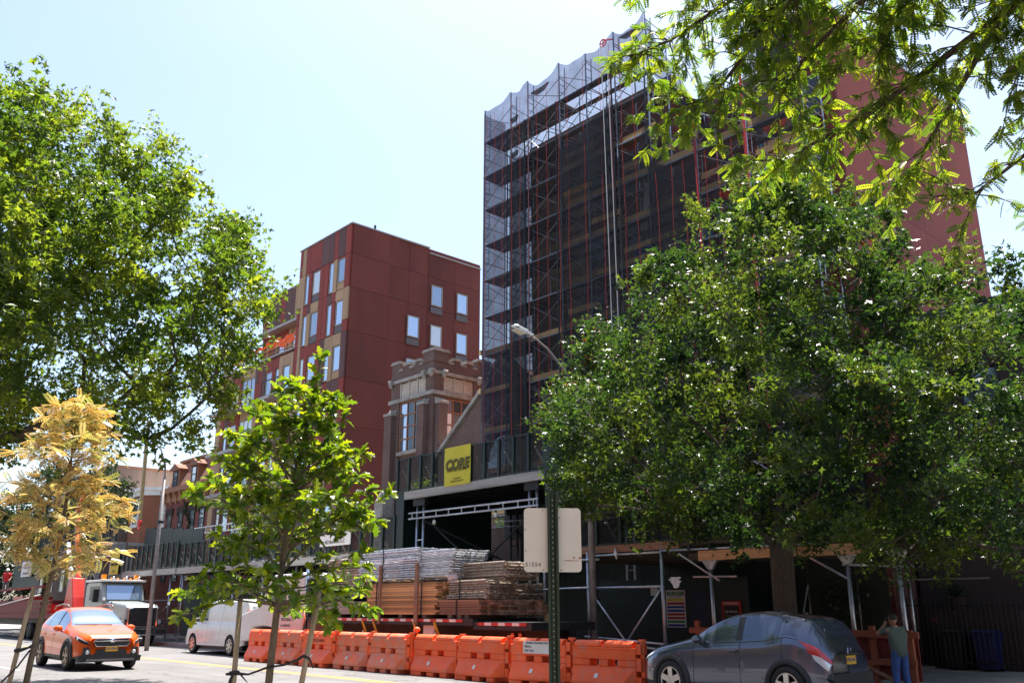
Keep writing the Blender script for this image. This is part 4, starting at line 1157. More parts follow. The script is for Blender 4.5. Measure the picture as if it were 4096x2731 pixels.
def tree(name, label, base, trunk, T, r0, leafm, tmpl, n_each, rad, size, up=.7, bark='bark', group=None, tip=.01, step=.5, dead=0):
    t_ = thing(name, label, 'tree', base, group=group)
    N, par, r = grow(trunk, T, step, tip, r0=r0)
    nt_ = len(trunk)
    wood(N, par, r, 0, nt_ - 1, 12).build('trunk', bark, t_, smooth=True) if False else None
    b = MB().path([N[i] for i in range(nt_)], [r[i] for i in range(nt_)], 14); b.build('trunk', bark, t_, smooth=True)
    wood(N, par, r, nt_, len(N)).build('branches', bark, t_, smooth=True)
    P, tone, big = twig_leaves(T, n_each, rad * 2.0, rad * .36)
    x, y, z = frames(len(P), up)
    S = size * big * (.7 + .6 * rng.random(len(P)))
    scatter('crown', *tmpl, P, x, y, z, S, leafm, t_, kind='stuff', var=tone)
    if dead:
        ii = rng.choice(len(T), dead); Q = clump_leaves(np.array(T)[ii], 14, .12)
        x, y, z = frames(len(Q), .2); scatter('dead_leaves', *tmpl, Q, x, y, z, size * np.ones(len(Q)), 'leaf_dead', t_, kind='stuff')
    return t_
rnd = random.Random(5)
# big street oak on the right, crown profile in X / Z
OAK = [(-9.7, 11.7), (-10.5, 11.0), (-11.3, 10.9), (-11.8, 9.9), (-12.9, 10.3), (-13.3, 9.2), (-14.4, 9.2), (-14.8, 8.3), (-16.2, 9.5), (-16.3, 8.2), (-17.1, 7.8), (-16.7, 7.0), (-17.9, 7.4), (-18.0, 6.7), (-17.1, 5.9), (-18.1, 5.6), (-17.6, 5.0), (-16.9, 4.8), (-16.6, 4.3), (-15.0, 4.2), (-13.0, 3.7), (-11, 3.5), (-9.0, 3.1), (-7.2, 2.7), (-5.4, 2.6), (-4, 3.4), (-3.8, 5.2), (-4.5, 6.7), (-5.3, 7.2), (-5.9, 8.1), (-6.5, 8.8), (-7.1, 8.0), (-7.6, 8.3), (-7.9, 9.9), (-8.4, 10.5), (-9.0, 11.0)]
ty = 18.0
T = [(x + .75 * max(0, -y) * max(0, min(1, (-11.5 - x) / 6)) - .5 * max(0, y) * max(0, min(1, (-11.5 - x) / 6)), ty + y, z + .16 * y) for x, y, z in crown_points(OAK, 620, 4.2, rnd, .53, .3)]
T = [q for q in T if not (-13.2 < q[0] < -8.8 and 4.6 < q[2] < 8.6 and q[1] < 16.9 and rnd.random() < .75)]
trk = [(-11.15, 18.35, 0.1), (-11.15, 18.35, 1.0), (-11.14, 18.33, 2.0), (-11.1, 18.3, 3.0), (-11.0, 18.2, 4.0), (-10.9, 18.15, 5.0), (-10.6, 18.1, 6.2), (-10.3, 18.0, 7.5), (-10.1, 18, 9)]
tree('oak_tree', 'large dense green oak tree in front of the scaffold on the right', (-11.15, 18.35, 0), trk, T, .26, 'leaf_oak', STAR, 205, .38, .13, .75, tip=.010, dead=14)
# big tree on the left: profile across the view line
def lat(u, d, z, o):
    q = Vector(o) + rt * u + fh * d
    return (q.x, q.y, z)
LT = [(-13.8, 15.5), (-12.2, 15.2), (-11.2, 14.9), (-10.6, 14.0), (-10.2, 14.8), (-9.5, 14.3), (-9.1, 13.3), (-9.7, 12.9), (-8.9, 12.4), (-8.3, 13.0), (-7.7, 12.3), (-7.2, 11.2), (-6.9, 10.5), (-6.4, 10.6), (-5.9, 10.0), (-5.8, 9.8), (-6.9, 9.2), (-6.8, 8.6), (-7.2, 8.2), (-7.6, 7.5), (-7.3, 6.9), (-8.2, 6.7), (-8.6, 6.1), (-9.0, 5.8), (-9.3, 6.1), (-10.4, 6.2), (-11.8, 5.8), (-13, 5.6), (-16, 5.6), (-18.5, 8), (-18, 12), (-16, 15)]
bx_, by_ = -26., 5.0
u0 = Vector((bx_, by_, 0)).dot(rt)
T = [lat(u - u0 - .42 * max(0, -d) * max(0, min(1, (u + 12) / 5)) - .4, d, z + .12 * d, (bx_, by_, 0)) for u, d, z in crown_points(LT, 560, 4.4, rnd, .6, .3)]
trk = [(bx_, by_, 0.1), (bx_, by_, 1.5), (bx_ + .05, by_, 3), (bx_ + .1, by_, 4.5), (bx_ + .2, by_ + .1, 6), (bx_ + .3, by_ + .1, 8), (bx_ + .3, by_ + .2, 10)]
tree('street_tree', 'big leafy green tree filling the upper left', (bx_, by_, 0), trk, T, .32, 'leaf_left', STAR, 140, .45, .18, .7, tip=.012)
# far trees
def ellip(c, r, n, rn):
    out = []
    while len(out) < n:
        q = [rn.uniform(-1, 1) for _ in range(3)]
        if sum(a * a for a in q) < 1 and sum(a * a for a in q) > .1: out.append(tuple(c[i] + r[i] * q[i] for i in range(3)))
    return out
for nm, lab, c, r, n, s in (('far_tree', 'small dark tree in front of the orange brick house', (-64, 20.5, 8.8), (2.3, 2.0, 2.0), 60, .22),
                            ('far_tree', 'dark tree behind the worker on the far left', (-86, 20, 6), (4.5, 3, 5), 120, .3),
                            ('far_tree', 'dark tree hidden behind the golden sapling on the far left', (-78, 21.5, 9.0), (4, 2.5, 4), 110, .28)):
    T = ellip(c, r, n, rnd)
    tree(nm, lab, (c[0], c[1], 0), [(c[0], c[1], z) for z in np.linspace(.1, c[2], 6)], T, .16, 'leaf_far', OVAL, 90, .5, s, .6, group='far trees', step=.8)
T = ellip((-40.8, 20.6, 6.3), (1.9, 1.0, 2.1), 90, rnd)
tree('small_tree', 'thin pale leaved tree in front of the red building', (-40.8, 20.6, 0), [(-40.8, 20.6, z) for z in np.linspace(.1, 6, 6)], T, .07, 'leaf_locust', OVAL, 30, .26, .11, .5, step=.5)
T = ellip((-30.3, 22.6, 5.6), (.9, .8, 1.6), 40, rnd)
tree('small_tree', 'slim yellow green young tree beside the tower base', (-30.3, 22.6, 0), [(-30.3, 22.6, z) for z in np.linspace(.1, 5, 6)], T, .05, 'leaf_locust', OVAL, 30, .2, .12, .5, step=.4)
T = ellip((-42.0, 20.3, 10.0), (1.3, .8, 1.8), 26, rnd)
t_ = thing('bare_tree', 'leafless reddish twiggy tree in front of the red building', 'tree', (-42.0, 20.3, 0))
N, par, r = grow([(-42.0, 20.3, z) for z in np.linspace(.1, 8.6, 8)], T, .4, .012, r0=.07)
wood(N, par, r, 0, len(N), 5).build('branches', 'young_bark', t_)
T = ellip((-12.6, 23.6, 1.9), (.5, .4, .75), 24, rnd)
t_ = thing('shrub', 'dim shrub growing under the low shed beside the oak trunk', 'shrub', (-12.6, 23.6, .15))
P = clump_leaves(T, 20, .14); x, y, z = frames(len(P), .5); scatter('foliage', *OVAL, P, x, y, z, .12 * np.ones(len(P)), 'leaf_far', t_, kind='stuff')

# ------------------------------------------------ saplings and the near locust: the largest leaves are single objects
def oak_leaf(curl=.12, fold=.28, bend=0.):
    out = [(0, 0), (.05, .12), (.20, .2), (.10, .3), (.30, .42), (.15, .52), (.33, .68), (.15, .76), (.16, .92), (0, 1.0)]
    v = []; f = []
    n = len(out)
    for i, (x, y) in enumerate(out):
        cz = -curl * (y - .35)**2 + .02 + bend * y * y
        v.append((0, y, cz)); v.append((x, y, cz + x * fold)); v.append((-x * .92, y + .02, cz + x * fold * 1.3))
    for i in range(n - 1):
        a, b = 3 * i, 3 * i + 3
        f.append((a, a + 1, b + 1, b)); f.append((b, b + 2, a + 2, a))
    return v, f
def frond(nl=9, spread=.34, w_=.052):
    """feathery compound leaf: leaflets in pairs on a stalk"""
    v = [(-.008, 0, 0), (.008, 0, 0), (0, 1, -.18)]; f = [(0, 1, 2)]
    for i in range(nl):
        y = .12 + .86 * i / (nl - 1); cz = -.18 * y * y
        L = spread * (1 - .75 * abs(y - .5)**1.5) 
        for s in (-1, 1):
            b = len(v); dx, dy = s * .86, .5
            v += [(0, y, cz), (s * L * .5 * .86 - .5 * w_ * s, y + L * .25 + w_ * .8, cz + .03), (s * L * .86, y + L * .5, cz - .02), (s * L * .5 * .86 + .5 * w_ * s, y + L * .25 - w_ * .8, cz + .03)]
            f.append((b, b + 1, b + 2, b + 3))
    return v, f
def fine_tree(t_, P, X, Y, Z, S, tmpl, leafm, nobj=300, crown='crown'):
    """leaves nearest the camera become single objects, the rest one mass"""
    cam_ = np.array([0, 0, 1.7])
    size = S / np.linalg.norm(P - cam_, axis=1) + .0008 * rng.random(len(S))
    order = np.argsort(-size)
    big, rest = order[:nobj], order[nobj:]
    tm = tmpl if isinstance(tmpl, list) else [tmpl]
    mes = []
    for q_ in tm:
        me = bpy.data.meshes.new('leaf'); me.from_pydata([tuple(q) for q in q_[0]], [], q_[1]); me.materials.append(MATS[leafm]); mes.append(me)
    for k, q_ in enumerate(tm):
        rs = rest[k::len(tm)]
        scatter('foliage', *q_, P[rs], X[rs], Y[rs], Z[rs], S[rs], leafm, t_, kind='stuff')
    for i in big:
        o = bpy.data.objects.new('leaf', mes[i % len(mes)]); COL.objects.link(o); o.parent = t_
        m_ = Matrix((X[i], Y[i], Z[i])).transposed().to_4x4() @ Matrix.Diagonal((S[i], S[i], S[i], 1))
        m_.translation = Vector(P[i]) - WORLD[t_.name]
        o.matrix_local = m_
def shoot_leaves(shoots, every, per, wob=.9, out=.5, droop=.0, tipn=3):
    """leaf frames along shoots: leaf axis points outward and forward"""
    P, Yv, Zv = [], [], []
    for pts in shoots:
        pts = [Vector(q) for q in pts]
        for i in range(1, len(pts)):
            seg = pts[i] - pts[i - 1]; n = max(1, int(seg.length / every))
            for k in range(n):
                q = pts[i - 1] + seg * ((k + random.random()) / n)
                for _ in range(per + (tipn if i == len(pts) - 1 and k == n - 1 else 0)):
                    d = seg.normalized() * random.uniform(.1, .9) + Vector((random.gauss(0, wob), random.gauss(0, wob), random.gauss(0, wob * .6) - droop))
                    d.normalize()
                    z = Vector((random.gauss(0, .5), random.gauss(0, .5), 1.0)); z = (z - d * z.dot(d)).normalized()
                    P.append(tuple(q)); Yv.append(tuple(d)); Zv.append(tuple(z))
    P, Yv, Zv = np.array(P), np.array(Yv), np.array(Zv)
    return P, np.cross(Yv, Zv), Yv, Zv
# young oak between two stakes
bx_, by_ = -9.07, 4.8
t_ = thing('oak_sapling', 'young staked oak sapling with large lobed leaves', 'tree', (bx_, by_, .15))
b = MB(); shoots = []
leader = [(bx_ - .02, by_ - .02, .1), (bx_, by_, .6), (bx_ + .01, by_ + .01, 1.2), (bx_ + .03, by_ + .03, 1.75), (bx_ + .02, by_ + .05, 2.2), (bx_ + .06, by_ + .07, 2.8), (bx_ + .1, by_ + .1, 3.3), (bx_ + .17, by_ + .19, 3.9), (bx_ + .23, by_ + .25, 4.52)]
lr = [.045, .042, .04, .037, .03, .022, .017, .012, .006]
MB().path(leader[:5], lr[:5], 10).build('trunk', 'young_bark', t_, smooth=True)
b.path(leader[4:], lr[4:], 7, False)
shoots.append(leader[6:]); shoots.append(leader[5:7])
rn = random.Random(12)
for i in range(58):
    hz = 1.68 + 2.3 * (i / 58)
    az = i * 2.4 + rn.uniform(-.3, .3)
    L = (1.12 if hz < 2.5 else 1.12 - (hz - 2.5) * .5) * rn.uniform(.65, 1.05)
    j = max(k for k in range(len(leader)) if leader[k][2] <= hz)
    q0 = Vector(leader[j]).lerp(Vector(leader[min(j + 1, 8)]), (hz - leader[j][2]) / max(.01, (leader[min(j + 1, 8)][2] - leader[j][2])))
    dr = Vector((math.cos(az), math.sin(az), 0)); rise = rn.uniform(.3, .95) if hz > 2.0 else rn.uniform(-.1, .45)
    pts = [q0 + dr * L * u + Vector((0, 0, rise * L * u * (1.3 - .5 * u) + rn.uniform(-.04, .04))) for u in (0, .25, .5, .75, 1)]
    b.path(pts, [.015, .012, .009, .006, .004], 5, False)
    shoots.append(pts[1:])
    if L > .45:
        for s in (1, -1):
            e = pts[2] + (dr.cross(Vector((0, 0, 1))) * s * .35 + dr * .3) * L * .8 + Vector((0, 0, .12 * rn.uniform(-1, 1.5)))
            b.path([pts[2], (pts[2] + e) / 2 + Vector((0, 0, .03)), e], [.008, .006, .003], 4, False)
            shoots.append([pts[2] * .5 + e * .5, e])
for du, dz in ((-.95, -.12), (-.7, .12), (.95, -.05), (.6, -.2)):      # low drooping side branches
    q0 = Vector(leader[3]); e_ = q0 + rt * du + fh * random.uniform(-.3, .3) + Vector((0, 0, dz))
    m_ = q0.lerp(e_, .5) + Vector((0, 0, .12))
    b.path([q0, m_, e_], [.014, .009, .004], 5, False); shoots.append([m_, m_.lerp(e_, .5), e_])
b.build('branches', 'young_bark', t_, smooth=True)
P, X, Y, Z = shoot_leaves(shoots, .05, 2, .75, tipn=7)
fine_tree(t_, P, X, Y, Z, .132 * (.75 + .6 * rng.random(len(P))), [oak_leaf(), oak_leaf(.3, .5, -.1), oak_leaf(-.1, .15, -.35), oak_leaf(.5, .7, .0)], 'leaf_sapling')
# golden locust sapling
bx_, by_ = -17.2, 4.8
t_ = thing('locust_sapling', 'golden yellow leaved sapling behind wooden stakes on the left', 'tree', (bx_, by_, .15))
b = MB(); shoots = []
leader = [(bx_ - .12, by_ - .12, .1), (bx_ - .08, by_ - .08, .9), (bx_, by_, 2.0), (bx_ + .05, by_ + .06, 2.8), (bx_ + .06, by_ + .08, 3.6), (bx_ + .08, by_ + .05, 4.5), (bx_ + .05, by_ + .05, 5.5)]
MB().path(leader[:4], [.055, .05, .045, .038], 10).build('trunk', 'young_bark', t_, smooth=True)
b.path(leader[3:], [.038, .028, .017, .006], 7, False)
shoots.append(leader[4:])
for i in range(46):
    hz = 2.1 + 3.1 * (i / 46); az = i * 2.4 + rn.uniform(-.4, .4)
    L = 1.32 * rn.uniform(.6, 1.05) * (1 - .62 * max(0, (hz - 3.4) / 2.0))
    if hz < 2.5: L *= .8
    j = max(k for k in range(len(leader)) if leader[k][2] <= hz)
    q0 = Vector(leader[j]).lerp(Vector(leader[min(j + 1, 6)]), (hz - leader[j][2]) / max(.01, leader[min(j + 1, 6)][2] - leader[j][2]))
    dr = Vector((math.cos(az), math.sin(az), 0)); rise = rn.uniform(.1, .7)
    pts = [q0 + dr * L * u + Vector((0, 0, rise * L * u * (1.5 - .9 * u))) for u in (0, .3, .65, 1)]
    b.path(pts, [.014, .011, .007, .004], 5, False)
    shoots.append(pts[1:])
    for s in (1, -1):
        e = pts[1] + (dr.cross(Vector((0, 0, 1))) * s * .4 + dr * .25) * L + Vector((0, 0, .15))
        b.path([pts[1], e], [.007, .003], 4, False); shoots.append([pts[1] * .6 + e * .4, e])
b.build('branches', 'young_bark', t_, smooth=True)
P, X, Y, Z = shoot_leaves(shoots, .09, 2, .7, droop=.1, tipn=4)
fine_tree(t_, P, X, Y, Z, .215 * (.7 + .6 * rng.random(len(P))), frond(8, .30), 'leaf_golden')
# near honey locust whose boughs hang into the top right
t_ = thing('honey_locust', 'honey locust boughs with feathery leaves hanging into the top right', 'tree', (1.9, 4.7, .15))
trunk = [(1.9, 4.7, .1), (1.85, 4.72, 2), (1.7, 4.8, 3.6), (1.5, 4.9, 4.6)]
MB().path(trunk, [.17, .15, .14, .12], 12).build('trunk', 'bark', t_, smooth=True)
boughs = [
 [(1.5, 4.9, 4.6), (.2, 5.4, 6.0), (-1.4, 6.0, 6.9), (-2.6, 6.5, 7.15), (-3.3, 6.75, 7.0), (-3.75, 6.75, 6.7), (-4.0, 6.7, 6.4), (-4.25, 6.5, 6.0), (-4.75, 6.4, 5.95)],
 [(-3.3, 6.75, 7.0), (-4.1, 6.6, 7.0), (-4.7, 6.5, 6.85), (-5.1, 6.3, 6.75)],
 [(1.5, 4.9, 4.6), (.5, 5.7, 5.4), (-.6, 6.6, 5.8), (-1.9, 7.2, 5.95), (-2.6, 7.25, 5.75), (-3.1, 7.2, 5.55), (-3.6, 7.2, 5.5), (-4.0, 7.1, 5.35)],
 [(-.6, 6.6, 5.8), (-1.5, 7.5, 5.4), (-2.1, 7.9, 5.0), (-2.5, 7.8, 4.75), (-2.8, 7.6, 4.75)],
 [(-.6, 6.6, 5.8), (-1.1, 7.4, 5.2), (-1.6, 8.0, 4.7), (-1.9, 8.1, 4.45)],
 [(.2, 5.4, 6.0), (-.7, 5.9, 6.4), (-1.9, 6.6, 6.5), (-2.6, 7.0, 6.35), (-3.0, 7.1, 6.1)],
 [(.5, 5.7, 5.4), (-.5, 6.2, 5.3), (-1.3, 6.7, 5.35), (-1.9, 7.0, 5.3)],
 [(-1.4, 6.0, 6.9), (-2.3, 6.2, 6.7), (-3.1, 6.4, 6.6), (-3.6, 6.5, 6.4)],
 [(-1.4, 6.0, 6.9), (-2.0, 6.7, 7.0), (-2.6, 7.2, 6.7), (-2.9, 7.3, 6.5)], [(-.7, 5.9, 6.4), (-1.2, 6.8, 6.2), (-1.6, 7.6, 5.7), (-1.9, 8.0, 5.2)],
 [(-1.9, 6.6, 6.5), (-2.9, 6.8, 6.4), (-3.5, 6.9, 6.2), (-3.8, 6.9, 5.9)], [(-2.6, 6.5, 7.15), (-3.2, 6.3, 7.3), (-3.9, 6.1, 7.3), (-4.4, 6.0, 7.2)], [(.2, 5.4, 6.0), (-.6, 6.3, 6.6), (-1.4, 7.0, 6.6), (-2.0, 7.5, 6.3)],
 [(-1.9, 7.2, 5.95), (-2.5, 7.6, 5.6), (-2.9, 7.7, 5.2), (-3.1, 7.7, 4.95)],
 [(1.5, 4.9, 4.6), (1.8, 5.4, 6.5), (1.0, 6.2, 7.5)], [(1.5, 4.9, 4.6), (2.6, 4.2, 6.2), (3.6, 3.6, 7.4)], [(1.5, 4.9, 4.6), (1.4, 3.8, 6.2), (1.0, 2.8, 7.4)]]
boughs = [[(x, y, z + (.46 if x < 1 else 0)) for x, y, z in pl] for pl in boughs]
b = MB(); shoots = []
rn = random.Random(4)
for bi, pl in enumerate(boughs):
    n = len(pl); b.path(pl, [.026 * (1 - .82 * i / (n - 1)) + .004 if bi not in (0, 2) else .05 * (1 - .9 * i / (n - 1)) + .004 for i in range(n)], 7, False)
    for i in range(1, n):
        a, c = Vector(pl[i - 1]), Vector(pl[i]); sg = c - a
        for k in range(max(2, int(sg.length / (.036 if bi not in (3, 4, 6, 13) else .07)))):
            q = a.lerp(c, rn.random())
            d = (sg.normalized() * .5 + Vector((rn.gauss(0, .8), rn.gauss(0, .8), rn.gauss(-.15, .45)))).normalized()
            L = rn.uniform(.25, .62)
            e = q + d * L + Vector((0, 0, -.06 * L)); m_ = q.lerp(e, .5) + Vector((0, 0, .04))
            b.path([q, m_, e], [.008, .006, .003], 4, False)
            shoots.append([q.lerp(m_, .6), m_, e])
    shoots.append(pl[-2:])
b.build('branches', 'bark', t_, smooth=True)
P, X, Y, Z = shoot_leaves(shoots, .05, 2, .7, droop=.3, tipn=3)
fine_tree(t_, P, X, Y, Z, .118 * (.7 + .6 * rng.random(len(P))), frond(7, .27, .085), 'leaf_locust')
# ================================================================ cars
def wheel(parent, x, y, z, r, side, rimm, spokes=5, double=False):
    """parts: wheel (tyre) > rim, spoke"""
    w_ = .2; s = side
    pr = [(r * .66, -w_ / 2), (r * .93, -w_ / 2), (r, -w_ * .32), (r, w_ * .32), (r * .93, w_ / 2), (r * .66, w_ / 2), (r * .66, -w_ / 2)]
    o = MB().lathe(pr, (0, 0, 0), 'y', 28).build('wheel', 'tire', parent, smooth=True, local=True)
    o.location = (x, y, z)
    f = s * (w_ / 2)
    MB().lathe([(r * .665, f * .98), (r * .60, f * .98), (r * .57, f * .6), (r * .56, f * .2), (.001, f * .2)], (0, 0, 0), 'y', 28).build('rim_well', 'black_plastic', o, True, True)
    b = MB().lathe([(r * .68, f * 1.02), (r * .62, f * 1.05), (r * .6, f * .9)], (0, 0, 0), 'y', 28)
    b.lathe([(.001, f * 1.0), (r * .13, f * 1.0), (r * .15, f * .8)], (0, 0, 0), 'y', 14)
    for k in range(spokes):
        a = 2 * math.pi * k / spokes + .3
        for da in ((-.16, .16) if double else (0,)):
            c, d = math.cos(a + da), math.sin(a + da)
            wd = .07 if not double else .04
            b.bar((c * r * .12, f * .9, d * r * .12), (c * r * .63, f * .97, d * r * .63), wd * (1 if double else 1.5), .03, (0, 1, 0))
    b.build('rim', rimm, o, False, True)
    return o
class Body:
    """car body lofted from length-wise curves; t runs from the nose to the tail"""
    def __init__(s, L, top, belt, hw, wr, wheels, Ra, wz, sill, lowends, steps=90, crown=.0):
        s.L = L
        ts = np.unique(np.round(np.concatenate([np.linspace(0, L, steps), np.linspace(0, .35, 12), np.linspace(L - .3, L, 10)] + [np.linspace(wx - Ra, wx + Ra, 17) for wx in wheels]), 3))
        s.ts = ts
        c = lambda k: pchip([q[0] for q in k], [q[1] for q in k], ts)
        s.top, s.belt, s.hw, s.wr = c(top), c(belt), c(hw), c(wr)
        low = c(lowends)
        s.arch = np.zeros(len(ts), bool)
        for wx in wheels:
            dx = np.abs(ts - wx); m_ = dx < Ra
            zz = wz + np.sqrt(np.maximum(0, Ra**2 - dx**2))
            low = np.where(m_, np.maximum(low, zz), low); s.arch |= m_
        s.low = np.minimum(low, s.belt - .06)
    SP = [0, .1, .22, .36, .5, .64, .76, .86, .94, 1.0]
    WP = [.965, .985, .997, 1.0, .998, .993, .985, .972, .952, .92]
    def ring(s, i):
        zl, zs, zt, hw, wr = s.low[i], s.belt[i], s.top[i], s.hw[i], s.wr[i]
        pts = []
        for u, w_ in zip(s.SP, s.WP):
            # width depends on true height so arches do not pinch the body
            z = zl + (zs - zl) * u
            uu = np.clip((z - .2) / max(.05, zs - .2), 0, 1)
            pts.append((hw * np.interp(uu, s.SP, s.WP), z))
        zr = zs + (zt - zs) * .88
        w0 = pts[-1][0]
        wr = min(wr, w0 - .005)
        for u in (.06, .3, .55, .8, .94, 1.0):
            pts.append((w0 + (wr - w0) * u + .02 * math.sin(u * math.pi), zs + (zr - zs) * u))
        for k in range(1, 7):
            a = math.pi / 2 * k / 6
            pts.append((wr * math.cos(a) if k < 6 else 0, zr + (zt - zr) * math.sin(a)))
        return pts
    def verts(s):
        return [s.ring(i) for i in range(len(s.ts))]
def build_car(name, label, loc, rz, body, paint, sidewin, wind, rear, clad=True, glass='car_glass', cat='car', claddark='black_plastic'):
    """sidewin: list of (t0,t1); wind, rear: t ranges of the screens"""
    t_ = thing(name, label, cat, loc, rz)
    Rg = body.verts(); n = len(Rg[0]); L = body.L; ts = body.ts
    parts = {'body': MB(), 'windscreen': MB(), 'rear_window': MB(), 'cladding': MB(), 'pillar': MB()}
    allv = []
    for i, rg in enumerate(Rg):
        for s in (1, -1):
            for (y, z) in rg: allv.append((L / 2 - ts[i], s * y, z))
    def vid(i, s, k): return (i * 2 + (0 if s == 1 else 1)) * n + k
    fs = {k: [] for k in parts}
    for j in range(len(sidewin)):
        for s in (1, -1): fs[('side_window', j, s)] = []
    for i in range(len(ts) - 1):
        tm = (ts[i] + ts[i + 1]) / 2
        for s in (1, -1):
            for k in range(n - 1):
                kind = 'body'
                if clad and k == 0 and not (body.arch[i] and body.arch[i + 1]): kind = 'cladding'
                if 10 <= k <= 13:
                    for j, (a, c) in enumerate(sidewin):
                        if a < tm < c: kind = ('side_window', j, s)
                    if kind == 'body' and sidewin and sidewin[0][0] < tm < sidewin[-1][1]: kind = 'pillar'
                if k >= 15:
                    if wind[0] < tm < wind[1]: kind = 'windscreen'
                    if rear and rear[0] < tm < rear[1]: kind = 'rear_window'
                q = (vid(i, s, k), vid(i + 1, s, k), vid(i + 1, s, k + 1), vid(i, s, k + 1))
                fs[kind].append(q if s == -1 else q[::-1])
    fs['body'].append(tuple(vid(0, 1, k) for k in range(n)) + tuple(vid(0, -1, k) for k in range(n - 2, -1, -1)))
    e = len(ts) - 1
    fs['body'].append((tuple(vid(e, 1, k) for k in range(n)) + tuple(vid(e, -1, k) for k in range(n - 2, -1, -1)))[::-1])
    mats = {'body': paint, 'side_window': glass, 'windscreen': glass, 'rear_window': 'car_glass_dark', 'cladding': claddark, 'pillar': 'black_plastic'}
    objs = {}
    for k, ff in fs.items():
        if not ff: continue
        used = sorted({j for q in ff for j in q}); mp = {j: a for a, j in enumerate(used)}
        b = MB(); b.v = [allv[j] for j in used]; b.f = [tuple(mp[j] for j in q) for q in ff]
        k = k if isinstance(k, str) else k[0]
        objs[k] = b.build(k, mats[k], t_, True, True)
    # dark underbody and wheel wells
    MB().box(-L / 2 + .35, -body.hw.max() + .16, .2, L / 2 - .35, body.hw.max() - .16, .62).build('underbody', 'black_plastic', t_, False, True)
    return t_, Rg
def on_body(body, Rg, t, k, s, off=.01):
    i = np.interp(t, body.ts, np.arange(len(body.ts))); i0 = int(min(i, len(body.ts) - 2)); f = i - i0
    k0 = int(min(k, len(Rg[0]) - 2)); g = k - k0
    def P(a, c): return np.array([body.L / 2 - body.ts[a], s * Rg[a][c][0], Rg[a][c][1]])
    p = (P(i0, k0) * (1 - f) + P(i0 + 1, k0) * f) * (1 - g) + (P(i0, k0 + 1) * (1 - f) + P(i0 + 1, k0 + 1) * f) * g
    du = P(i0 + 1, k0) - P(i0, k0); dv = P(i0, k0 + 1) - P(i0, k0)
    nn = np.cross(du, dv) * s; nl = np.linalg.norm(nn)
    return p + (nn / nl if nl > 1e-9 else np.array([0, s, 0])) * off
def patch(nm, m, t_, body, Rg, corners, s, off=.012, nu=6, nv=5):
    """quad patch lying on the body; corners are (t,k) in order"""
    (a, b_, c, d) = corners
    def fn(u, v):
        t = (a[0] * (1 - u) + b_[0] * u) * (1 - v) + (d[0] * (1 - u) + c[0] * u) * v
        k = (a[1] * (1 - u) + b_[1] * u) * (1 - v) + (d[1] * (1 - u) + c[1] * u) * v
        return tuple(on_body(body, Rg, t, k, s, off))
    return MB().grid(fn, nu, nv).build(nm, m, t_, True, True)
def arch_trim(t_, body, wx, Ra, wz, m='black_plastic', wdt=.055):
    for s in (1, -1):
        pts = []
        for a in np.linspace(-.25, math.pi + .25, 22):
            t = wx - math.cos(a) * (Ra + .02); z = wz + math.sin(a) * (Ra + .02)
            hw = np.interp(t, body.ts, body.hw)
            pts.append((body.L / 2 - t, s * (hw * np.interp((z - .2) / .7, Body.SP, Body.WP) - .01), z))
        MB().path(pts, wdt, 7).build('wheel_arch', m, t_, True, True)
def mirror_unit(t_, x, y, z, s, m):
    o = MB().ball((x, y + s * .12, z + .03), (.09, .13, .08), 10, 8).build('mirror', m, t_, True, True)
    MB().bar((x, y, z - .06), (x, y + s * .08, z), .05, .03).build('stalk', 'black_plastic', o, False, True)
    return o

# --- orange crossover driving towards the right
L = 4.46
bo = Body(L, [(0, .80), (.12, .88), (.5, .97), (1.15, 1.08), (1.32, 1.12), (1.75, 1.37), (2.1, 1.52), (2.6, 1.585), (3.2, 1.56), (3.75, 1.47), (4.0, 1.38), (4.22, 1.12), (4.4, .98), (L, .80)],
          [(0, .70), (.15, .78), (.6, .88), (1.2, .96), (2.0, 1.0), (3.2, 1.06), (3.9, 1.1), (4.2, 1.0), (L, .72)],
          [(0, .60), (.06, .70), (.2, .80), (.5, .87), (.9, .895), (2.2, .9), (3.6, .895), (4.1, .85), (4.35, .78), (L, .68)],
          [(0, .5), (.5, .7), (1.2, .72), (1.5, .68), (2.1, .60), (3, .59), (3.8, .57), (4.1, .58), (L, .5)],
          [.86, 3.53], .39, .345, .28, [(0, .40), (.1, .33), (.5, .29), (4, .29), (4.3, .36), (L, .42)])
CX_, CY_ = -31.1, 10.05
t_, Rg = build_car('crossover_car', 'bright orange crossover car driving along the road', (CX_, CY_, 0), -.03, bo, 'car_orange', [(1.55, 2.28), (2.36, 3.2), (3.26, 3.72)], (1.3, 2.08), (3.85, 4.2)); t_.scale = (1.1, 1.1, 1.14)
for wx in (.86, 3.53):
    for s in (1, -1): wheel(t_, L / 2 - wx, s * .80, .345, .345, s, 'rim_bronze', 5, True)
    arch_trim(t_, bo, wx, .39, .345)
xf = L / 2
MB().prism([(-.50, .70), (.50, .70), (.46, .80), (-.46, .80)], xf + .0, xf + .03, 'x').build('bonnet_lip', 'car_orange', t_, False, True)
o = MB().prism([(-.40, .60), (.40, .60), (.46, .70), (.42, .79), (-.42, .79), (-.46, .70)], xf + .005, xf + .045, 'x').build('grille', 'black_plastic', t_, False, True)
MB().bar((xf + .05, -.44, .735), (xf + .05, .44, .735), .02, .028).ball((xf + .055, 0, .735), (.015, .075, .045), 12, 8).build('emblem', 'chrome', o, True, True)
MB().path([(xf + .03, -.46, .70), (xf + .04, -.42, .79), (xf + .04, .42, .79), (xf + .03, .46, .70), (xf + .04, .40, .60), (xf + .04, -.40, .60), (xf + .03, -.46, .70)], .012, 5).build('grille_frame', 'chrome', o, True, True)
